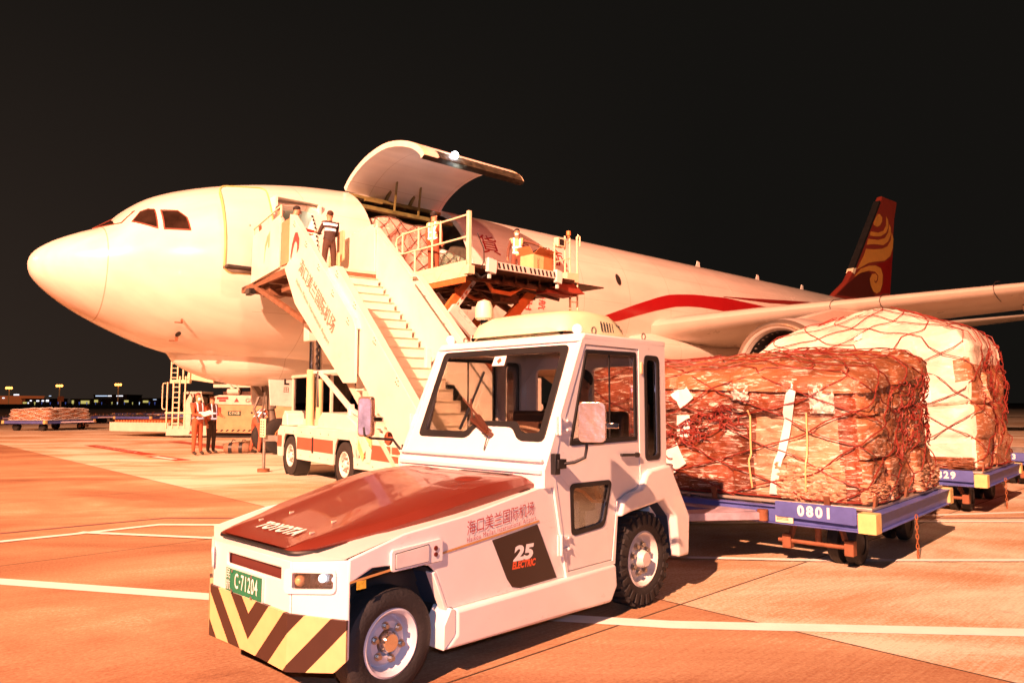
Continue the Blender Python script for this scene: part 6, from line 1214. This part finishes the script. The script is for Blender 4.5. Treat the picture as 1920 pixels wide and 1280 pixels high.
    for f in bme.polygons:
        c = f.center; best = None
        for e in E:
            a, q = P[e[0]], P[e[1]]; ab = q - a; tt_ = max(0, min(1, (c - a).dot(ab) / max(ab.length_squared, 1e-9))); dd_ = (a + ab * tt_ - c).length / (1 if e in reg else .6)
            if best is None or dd_ < best[0]: best = (dd_, reg.get(e, 0), e)
        f.material_index = best[1]; f.use_smooth = True
        if best[2] in (('pel', 'spi'), ('spi', 'che'), ('che', 'shl'), ('che', 'shr')) or (best[2] == ('che', 'nek') and c.z < P['nek'].z - .03): torso.append(f.index)
    bo_ = bpy.data.objects.new('body', bme); COL.objects.link(bo_); bo_.parent = t
    up = (P['top'] - P['jaw']).normalized(); hc = (P['hed'] + P['top']) / 2 - V((.018, 0, .0)) * k; fwd = V((1, 0, 0)); fwd = (fwd - up * fwd.dot(up)).normalized(); sd = up.cross(fwd)
    b = MB(); rows = []
    for i in range(9):
        th = pi * .60 * i / 8; rows.append([hc + (fwd * cos(a) * .096 + sd * sin(a) * .086) * k * sin(th) * (1 if cos(a) < .3 else (1 - .35 * max(0, th - .8))) + up * (.088 * k * cos(th) + (.0 if cos(a) < .2 else .035 * k * max(0, th - .9))) for a in [2 * pi * j / 18 for j in range(18)]])
    b.grid(rows, closed=True); b.build('hair', cm(hair, 'hair') if not cap else cm(cap, 'cap'), t, smooth=60)
    b = MB(); fc = P['hed'] + fwd * .082 * k
    for s in (-1, 1): b.sphere(fc + sd * s * .032 * k + up * -.012 * k, .011 * k, 5); 
    b.build('eyes', mat('dark_eye', (.02, .012, .01), .3), t); b = MB(); b.sphere(fc + up * -.035 * k + fwd * .012 * k, .016 * k, 6, sc3=(1, 1, 1.4)); 
    for s in (-1, 1): b.sphere(P['hed'] + sd * s * .082 * k - up * .02 * k, .022 * k, 6, sc3=(.6, .6, 1.2))
    b.build('nose_and_ears', SK, t, smooth=60)
    if mask:
        b = MB(); b.sphere(P['jaw'] + fwd * .045 * k + up * .015 * k, .060 * k, 8, sc3=(.75, 1, .95)); b.build('face_mask', mat('white_mask', (.82, .82, .84), .7), t, smooth=60)
    else:
        b = MB(); b.sphere(P['jaw'] + fwd * .072 * k + up * .012 * k, .016 * k, 6, sc3=(.5, 1.5, .35)); b.build('mouth', mat('lip', (.32, .10, .07), .5), t, smooth=60)
    if vest:
        bm = bmesh.new(); vm = {}; 
        for fi in torso:
            f = bme.polygons[fi]; q = []
            for vi in f.vertices:
                if vi not in vm: vm[vi] = bm.verts.new(bme.vertices[vi].co + bme.vertices[vi].normal * .016)
                q.append(vm[vi])
            try: bm.faces.new(q)
            except ValueError: pass
        ax = (P['che'] - P['pel']).normalized(); st = stripe_z or ((.07, .12), (.23, .28))
        cut = lambda co, no: bmesh.ops.bisect_plane(bm, geom=bm.verts[:] + bm.edges[:] + bm.faces[:], plane_co=co, plane_no=no)
        for z0, z1 in st: cut(P['pel'] + ax * z0 * k, ax); cut(P['pel'] + ax * z1 * k, ax)
        if not stripe_z:
            for y_ in (-.105, -.065, .065, .105): cut(V((0, y_ * k, 0)), V((0, 1, 0)))
        for f in bm.faces:
            c = f.calc_center_median(); h_ = (c - P['pel']).dot(ax) / k; f.material_index = 1 if any(z0 < h_ < z1 for z0, z1 in st) or (not stripe_z and .065 < abs(c.y / k) < .105 and h_ > .1) else 0; f.smooth = True
        vme = bpy.data.meshes.new('vest'); bm.to_mesh(vme); bm.free(); vo_ = bpy.data.objects.new('vest' if vest != 'stripes' else 'jacket', vme); COL.objects.link(vo_); vo_.parent = t
        for m in (cm(vest, 'vest') if vest != 'stripes' else cm(shirt, 'cloth'), mat('glowing_reflective_tape', (.85, .87, .92), .4, var=.05, emit=(.8, .88, 1), estr=.45)): vme.materials.append(m)  # tape emits a little, standing in for the flash it throws back
    return t
rA = PR; wA = lambda x, y, z: tuple(apt(x, y, z))
person('man in cream vest and white mask behind the loader bridge rail, looking right', wA(7.9, -5.6, 4.63), PR + R(20), dict(ell=(.0, .22, 1.14), wrl=(.06, .2, .92), elr=(.03, -.22, 1.15), wrr=(.14, -.16, .95)), 1.72, (.40, .12, .05), (.30, .07, .03), vest=(.80, .62, .30), mask=True)
person('man in white-strapped vest and mask with one arm stretched over the open box', wA(10.66, -5.75, 4.63), -PR - R(50), dict(ell=(.08, .42, 1.34), wrl=(.16, .66, 1.22), elr=(-.02, -.25, 1.15), wrr=(.05, -.26, .92)), 1.70, (.16, .06, .035), (.22, .07, .04), vest=(.72, .50, .26), mask=True)
Sx = lambda x, y, z: tuple(V(SO) + Matrix.Rotation(SR, 3, 'Z') @ V((x, y, z)))
person('person in dark jacket with two white reflective bands seen from behind at the stair top', Sx(-1.45, .30, 4.40), SR + pi, dict(ell=(.12, .24, 1.17), wrl=(.32, .14, 1.22), elr=(.10, -.24, 1.17), wrr=(.30, -.12, 1.18), knl=(.02, .12, .5), knr=(.0, -.12, .5), anl=(.0, .15, .09), anr=(-.02, -.15, .09)), 1.64, (.06, .035, .03), (.075, .035, .022), vest='stripes', stripe_z=((.28, .345), (.42, .485)), hair=(.05, .018, .01))
person('man in red top leaning out of the entrance door with one hand held out', wA(4.42, -4.45, 4.42), PR - R(8), dict(che=(.13, 0, 1.33), nek=(.21, 0, 1.47), jaw=(.27, 0, 1.54), hed=(.29, 0, 1.62), top=(.30, 0, 1.68), shl=(.2, .16, 1.38), shr=(.2, -.17, 1.38), spi=(.06, 0, 1.12), ell=(.35, .2, 1.15), wrl=(.58, .12, 1.12), elr=(.36, -.22, 1.14), wrr=(.62, -.2, 1.12)), 1.76, (.38, .03, .02), (.2, .05, .03))
person('dark-haired person in white top standing behind the one leaning out of the entrance door', wA(4.42, -4.15, 4.42), PR - R(5), dict(ell=(.06, .22, 1.16), wrl=(.26, .12, 1.12), elr=(.08, -.22, 1.15), wrr=(.28, -.12, 1.10)), 1.74, (.80, .68, .60), (.3, .05, .03))
person('man in orange overalls and white-strapped vest reading a sheet of paper', (-8.95, 20.75, 0), R(-28), dict(ell=(.10, .23, 1.16), wrl=(.32, .14, 1.12), elr=(.10, -.22, 1.16), wrr=(.32, -.10, 1.12), anl=(.02, .13, .09)), 1.74, (.42, .10, .04), (.42, .10, .04), vest=(.24, .08, .05), mask=True, cap=(.20, .05, .03))
person('person in black trousers standing close behind the man with the paper', (-8.80, 21.35, 0), R(-20), dict(ell=(.12, .23, 1.15), wrl=(.3, .15, 1.1)), 1.70, (.45, .12, .05), (.035, .025, .018), vest=(.12, .05, .03), cap=(.015, .012, .01))
b = MB(); b.box(-.1, .1, -.15, .15, -.004, .004); tag(b.build('paper_sheet', INK, loc=(-8.60, 20.55, 1.18), rot=(.3, .5, R(-28)), smooth=0), 'white sheet of paper held by the man in orange overalls', 'paper')
person('person in orange overalls and white-strapped vest bending over at the nose wheel', (-7.50, 21.4, 0), R(60), dict(che=(.20, 0, 1.18), nek=(.32, 0, 1.26), jaw=(.40, 0, 1.26), hed=(.47, 0, 1.30), top=(.53, 0, 1.33), spi=(.08, 0, 1.06), shl=(.24, .17, 1.22), shr=(.24, -.17, 1.22), ell=(.38, .2, .98), wrl=(.55, .15, .82), elr=(.38, -.2, .98), wrr=(.55, -.15, .82), anl=(.0, .22, .09), anr=(-.05, -.2, .09), knl=(.06, .17, .5), knr=(.04, -.15, .5)), 1.74, (.42, .10, .04), (.40, .10, .05), vest=(.42, .10, .04), cap=(.75, .6, .5))
Tx = lambda x, y, z: tuple(V(TO) + Matrix.Rotation(TR, 3, 'Z') @ V((x, y, z)))
person('driver with dark hair and a pale shirt seated at the wheel in the tractor cab', Tx(-2.09, .33, .08), TR, dict(pel=(0, 0, .88), spi=(-.02, 0, 1.02), che=(.0, 0, 1.24), nek=(.03, 0, 1.39), jaw=(.06, 0, 1.46), hed=(.05, 0, 1.55), top=(.04, 0, 1.61), shl=(.0, .17, 1.31), shr=(.0, -.17, 1.31), ell=(.16, .22, 1.12), elr=(.16, -.22, 1.12), wrl=(.42, .15, 1.12), wrr=(.42, -.15, 1.12), hil=(.04, .09, .86), hir=(.04, -.09, .86), knl=(.44, .12, .90), knr=(.44, -.12, .90), anl=(.56, .12, .50), anr=(.56, -.12, .50), tol=(.68, .12, .46), tor=(.68, -.12, .46)), 1.75, (.78, .74, .76), (.03, .03, .04))
# duffel bag
t = thing('duffel_bag', (-8.1, 21.55, 0), R(8), 'striped duffel bag lying on the concrete between the two groups of people', 'bag')
b = MB(); b.lathe([(-.36, .02), (-.355, .12), (-.30, .15), (0, .16), (.30, .15), (.355, .12), (.36, .02)], (0, 0, .15), (1, 0, 0), 18); b.build('bag_body', mat('tan_canvas', (.26, .15, .09), .8, var=.3, nscale=8, bump=.5, bscale=12), t, smooth=50)
for x in (-.17, .12):
    b = MB(); b.lathe([(-.05, .164), (.05, .164)], (x, 0, .15), (1, 0, 0), 18); b.tube([(x, .02, .31), (x + .05, .0, .40), (x + .14, -.02, .37)], .012, 5); b.build('bag_strap', BLACK, t, smooth=60)
# ================================================================ lower-deck loader beyond the nose
ll = thing('lower_deck_loader', (-14.7, 31.0, 0), R(-3), 'low white cargo loader with ladder towers and raised cabin, parked beyond the aircraft nose', 'cargo loader')
LW = mat('loader_white', (.66, .60, .52), .4, coat=.2, var=.14); LS = mat('loader_shaded_side', (.58, .32, .17), .45, var=.2)  # LS: white body side with its orange shade painted into the colour
b = MB(); M = Matrix.Rotation(R(-62), 4, 'Z'); b.box(-3.4, 0, -.1, 2.3, .22, .62, M=Matrix.Translation((0, .3, 0)) @ Matrix.Rotation(R(-18), 4, 'Z')); b.build('front_bed', LW, ll, bevel=.02)
b = MB(); M = Matrix.Translation((0, .3, 0)) @ Matrix.Rotation(R(-18), 4, 'Z')
for k in range(20): b.box(-3.3 + k * .165, -3.22 + k * .165, .1, 2.1, .62, .70, M=M)
b.build('bed_rollers', mat('orange_rollers', (.60, .18, .06), .5), ll)
b = MB(); b.box(.0, 2.0, 0, 2.3, .08, .50); b.plate([(.75, .1), (1.05, .1), (1.1, 1.7), (1.0, 1.85), (.75, 1.4)], [], lambda u, v: (u, -.02, v), (0, .1, 0)); b.plate([(1.25, .1), (1.6, .1), (1.6, 1.5), (1.3, 1.2)], [], lambda u, v: (u, -.02, v), (0, .1, 0)); b.build('base', LW, ll, bevel=.015)
b = MB(); b.plate([(1.0, .16), (1.1, .3), (1.2, .16)], [], lambda u, v: (u, -.025, v), (0, .003, 0)); b.plate([(1.3, .16), (1.4, .3), (1.5, .16)], [], lambda u, v: (u, -.025, v), (0, .003, 0)); b.build('warning_triangles', REDP, ll, smooth=0)
b = MB()
for x in (.02, .28, .55, .80): b.bar((x, -.02, .4), (x, -.02, 2.35 if x < .3 else 2.6), .05)
for x in (.10, .38, .62, .90): b.bar((x, .1, 2.3), (x, .1, 3.75 if x < .7 else 3.2), .05)
for k in range(9): b.bar((.28, -.02, .6 + k * .22), (.55, -.02, .6 + k * .22), .035)
for k in range(6): b.bar((.10, .1, 2.55 + k * .2), (.38, .1, 2.55 + k * .2), .03)
b.tube([(0, -.1, 2.3), (-.12, -.1, 2.3), (-.15, -.1, 2.2), (-.15, -.1, 1.3), (-.1, -.1, 1.2), (0, -.1, 1.2)], .025, 6); b.bar((-.05, 0, 1.05), (1.2, 0, 1.05), .07); b.box(.1, .95, .0, .2, 2.30, 2.45); b.build('ladder_tower', LY, ll)
b = MB(); b.plate([(.70, 2.48), (1.9, 2.30), (1.9, 3.40), (1.5, 3.42), (1.25, 3.60), (.95, 3.62)], [[(1.45, 2.95), (1.72, 2.92), (1.72, 3.15), (1.45, 3.18)]], lambda u, v: (u, .2, v), (0, .9, 0)); cb2 = b.build('raised_cabin', LY, ll, bevel=.03); b = MB(); b.box(1.0, 1.7, .19, .198, 3.28, 3.36); b.box(1.05, 1.65, .19, .198, 3.05, 3.12); b.build('cabin_marks', REDP, cb2)
b = MB(); b.box(.55, 1.35, .3, 1.4, 1.25, 1.38); b.box(.55, 1.35, .3, 1.4, 1.85, 1.95); b.bar((.58, .32, 1.3), (.58, .32, 1.9), .06); b.bar((1.1, .32, 1.3), (.95, .32, 1.9), .05); b.bar((1.5, .32, 1.3), (1.3, .32, 1.9), .06); dc = b.build('driver_cab', LW, ll, bevel=.01); b = MB(); b.box(.58, 1.35, .36, 1.35, 1.38, 1.85); b.build('cab_glass', MATS['cockpit_glass'], dc)
b = MB(); b.plate([(1.95, .22), (5.6, .18), (5.6, 1.32), (1.95, 1.40)], [], lambda u, v: (u, -.1, v), (0, 2.3, 0)); b.build('body_side', LS, ll, bevel=.03); b = MB(); b.plate([(1.95, 1.41), (5.6, 1.33), (5.6, 1.75), (2.3, 1.80), (1.95, 1.7)], [], lambda u, v: (u, -.06, v), (0, 2.2, 0)); b.build('upper_body', LW, ll, bevel=.02)
b = MB(); b.box(2.1, 5.5, .2, 2.1, .02, .2); b.build('underside', BLACK, ll)
b = MB()
for k in range(13): x = 2.15 + k * .24; b.plate([(x, .27), (x + .10, .27), (x + .17, .35), (x + .07, .35)], [], lambda u, v: (u, -.106, v), (0, .003, 0))
b.build('hazard_stripes', BLACK, ll, smooth=0)
text('maker_lettering', 'GUANGTAI', .24, lambda a, c: V((4.15 + a, -.066, 1.56 + c)), INKG, ll, bold=.02, sx=1.15); b = MB(); b.plate([(2.95, 1.50), (3.06, 1.68), (3.17, 1.50)], [], lambda u, v: (u, -.066, v), (0, .003, 0)); b.box(2.2, 2.7, -.07, -.062, 1.62, 1.72); b.box(2.3, 2.6, -.07, -.062, 1.52, 1.60); b.build('maker_mark', REDP, ll)
b = MB(); b.box(2.72, 3.28, -.115, -.105, .93, 1.13); lp = b.build('licence_plate', mat('dark_green_plate', (.01, .05, .03), .5), ll); text('plate_number', 'C·71428', .17, lambda a, c: V((3.0 + a, -.117, 1.03 + c)), CREAM, lp, sx=.75)
b = MB(); b.box(2.2, 2.42, -.112, -.105, 1.08, 1.28); b.box(2.2, 2.42, -.112, -.105, .93, 1.0); b.build('red_notice', REDP, ll); b = MB(); b.cyl((3.75, -.11, 1.05), (3.75, -.105, 1.05), .05, 10); b.cyl((3.98, -.11, 1.05), (3.98, -.105, 1.05), .05, 10); b.tube([(4.05, -.11, .7), (4.1, -.11, .85), (4.25, -.11, .9)], .012, 4); b.build('body_fittings', BLACK, ll)
b = MB(); b.box(2.0, 5.5, .1, .2, 2.62, 2.80); b.box(1.6, 3.0, .1, .3, 2.70, 2.86); b.box(1.9, 5.4, .2, .3, 2.12, 2.26); b.bar((2.2, .15, 2.7), (2.9, .15, 1.95), .14, .1); b.bar((2.5, .1, 2.75), (3.1, .1, 2.0), .05); b.cyl((2.6, .1, 1.95), (3.1, .1, 1.95), .12, 12); b.box(3.0, 5.4, 1.9, 2.0, 2.62, 2.8); b.build('upper_deck', LW, ll, bevel=.01)
b = MB(); rn = random.Random(3)
for k in range(18): x = rn.uniform(2.3, 5.2); b.bar((x, .3, 2.6), (x + rn.uniform(-.5, .5), .5, 1.8), .06)
b.box(3.0, 5.4, .6, 1.8, 2.25, 2.6); b.box(2.3, 5.3, .3, 1.8, 1.78, 1.95); b.build('deck_machinery', LDK, ll)
# ================================================================ background
far0 = dolly_frame('', False, 'long blue dolly carrying low netted cargo at the far left', (-24.2, 40.3), R(-95 + 90 + 84), group='empty and loaded dollies parked beyond the nose')
far0.location = (-23.4, 41.0, 0); far0.rotation_euler = (0, 0, R(-12))
POS = [(-38.5, 54, -14, 'leftmost empty dolly of the far row, cut by the picture edge'), (-33.8, 50, 12, 'empty dolly just left of the netted dolly at far left'), (-30.2, 53.5, 20, 'empty dolly half hidden right behind the loaded one at far left'), (-28.0, 53, -20, 'empty dolly right of the loaded one, first in the far row'), (-29.5, 58.5, 10, 'second empty dolly of the far row counted from the loaded one'), (-27.0, 55.5, -8, 'third empty dolly of the far row counted from the loaded one'), (-31.3, 66, -15, 'empty dolly behind the gap of the far row, near the signpost'), (-26.0, 61, 15, 'empty dolly in the far row just left of the low white loader bed'), (-24.0, 52.5, -5, 'empty dolly at the right end of the far row, nearest the ladder tower')]
for x, y, a, lab in POS:
    c = dup(far0); c.location = (x, y, 0); c.rotation_euler = (0, 0, R(a)); c['label'] = lab
t = thing('netted_cargo', (-23.4, 41.0, 0), R(-12), 'low brown cargo under a net on the loaded dolly at far left', 'cargo pallet')
fc_ = load_surface(-2.6, -.1, -3.2, -.15, .56, (1.12, 1.10, 1.05, 1.10, 1.15), lump=.06, seed=15); load_mesh(fc_, 14, 5, 4).build('cargo_stack', BROWN2, t, smooth=60); net(fc_, t, WHITED, 10, 1, .014, .02, seed=2, steps=24)
# floodlight masts, each with its lamps lit
SOD = mat('sodium_lamp', (.9, .5, .2), .3, var=0, emit=(1, .33, .06), estr=6)
for (x, y, h, lab) in ((-325, 600, 15.6, 'nearest and tallest of the three lit floodlight masts on the left horizon'), (-373.5, 600, 14.7, 'middle one of the three lit floodlight masts on the left horizon'), (-415, 600, 12.9, 'leftmost of the three lit floodlight masts on the horizon')):
    t = thing('floodlight_mast', (x, y, 0), 0, lab, 'floodlight', 'floodlight masts on the horizon'); b = MB(); b.cyl((0, 0, 0), (0, 0, h), .42, 8); b.box(-2.6, 2.6, -.3, .3, h - .3, h); b.build('mast_pole', mat('mast_lit_glow', (.6, .35, .2), .5, emit=(1, .35, .1), estr=.12), t);  # pole emits faintly, standing in for lamplight falling on it
    for dx in (-1.9, 0, 1.9): b = MB(); b.sphere((dx, -.5, h + .4), 1.0, 8); b.build('lamp', SOD, t, smooth=60)
t = thing('small_signpost', (-67.6, 109, 0), 0, 'small square sign on a post at the edge of the apron, left', 'sign'); b = MB(); b.cyl((0, 0, 0), (0, 0, 1.7), .09, 8); b.build('post', CREAM, t); b = MB(); b.box(-.45, .45, -.05, .05, 1.6, 2.4); b.build('sign_board', mat('orange_sign', (.6, .3, .15), .5), t)
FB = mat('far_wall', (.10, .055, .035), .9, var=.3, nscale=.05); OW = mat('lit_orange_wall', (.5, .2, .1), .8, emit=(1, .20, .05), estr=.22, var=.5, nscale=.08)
def em(n, c, s): return mat(n, (.5, .5, .5), .5, var=0, emit=c, estr=s)
LWH, LYE, LBL, LWB = em('white_window_light', (.9, .9, 1), 2.0), em('yellow_window_light', (.8, .70, .20), .7), em('blue_edge_light', (.12, .2, .8), .35), em('blue_white_light', (.6, .75, 1), 1.3)
def far_building(lab, x0, x1, h, wins, m=FB, y=620):
    t = thing('far_building', ((x0 + x1) / 2, y, 0), 0, lab, 'building'); c = (x0 + x1) / 2; b = MB(); b.box(x0 - c, x1 - c, 0, 25, 0, h); b.box(x0 - c - .5, x1 - c + .5, -.5, 25.5, h, h + .6); b.build('walls', m, t)
    for (a, c2, z0, z1, mm) in wins: b = MB(); b.box(a - c, c2 - c, -.62, -.5, z0, z1); b.build('lit_window', mm, t)
X = lambda px, Y=620: (px - 960) / 1360 * Y
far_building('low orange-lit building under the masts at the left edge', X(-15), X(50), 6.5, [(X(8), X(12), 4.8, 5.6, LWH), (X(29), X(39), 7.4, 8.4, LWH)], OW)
far_building('long dark terminal with a broken strip of bluish white lights on its roof edge', X(178), X(240), 7.5, [(X(182), X(204), 6.6, 7.3, LWB), (X(205), X(212), 6.6, 7.3, LWH), (X(221), X(233), 6.6, 7.3, LWH), (X(180), X(187), 1.5, 3.6, LYE), (X(236), X(244), 1.5, 3.3, LYE)])
far_building('dark low building with one wide yellow lit window near the signpost', X(136), X(176), 4.0, [(X(155), X(171), .3, 3.0, LYE), (X(138), X(142), .6, 3.2, LYE)])
far_building('dark low building with small yellow and white lights left of the signpost', X(44), X(96), 4.2, [(X(47), X(54), .4, 1.8, LYE), (X(56), X(58), .4, 1.5, LWH), (X(60), X(63), 2.4, 3.4, LWH), (X(72), X(77), 2.2, 3.2, LWH), (X(82), X(86), 2.2, 3.3, LWH), (X(90), X(95), 2.1, 3.6, LWH), (X(95), X(99), 6.6, 7.2, LWB)])
far_building('dark hangar with yellow-green windows just left of the ladder tower', X(262), X(300), 4.5, [(X(271), X(281), 1.3, 3.0, LYE), (X(290), X(296), 3.6, 4.1, LWB)])
rn = random.Random(8)
for k in range(17):
    px = 70 + k * 14 + rn.uniform(-3, 3); mm = rn.choice((LBL, LBL, LWB, LYE)); nm_ = {'blue_edge_light': 'blue', 'blue_white_light': 'pale', 'yellow_window_light': 'yellow'}[mm.name]; y = rn.uniform(380, 560)
    b = MB(); b.cyl((0, 0, 0), (0, 0, 1.0), .15, 6); b.sphere((0, 0, 1.3), .28 + rn.random() * .2, 6); tag(b.build('taxiway_light', mm, loc=(X(px, y), y, 0), smooth=60), 'tiny %s taxiway light among the many on the dark far field' % nm_, 'light', 'tiny taxiway lights on the far field')
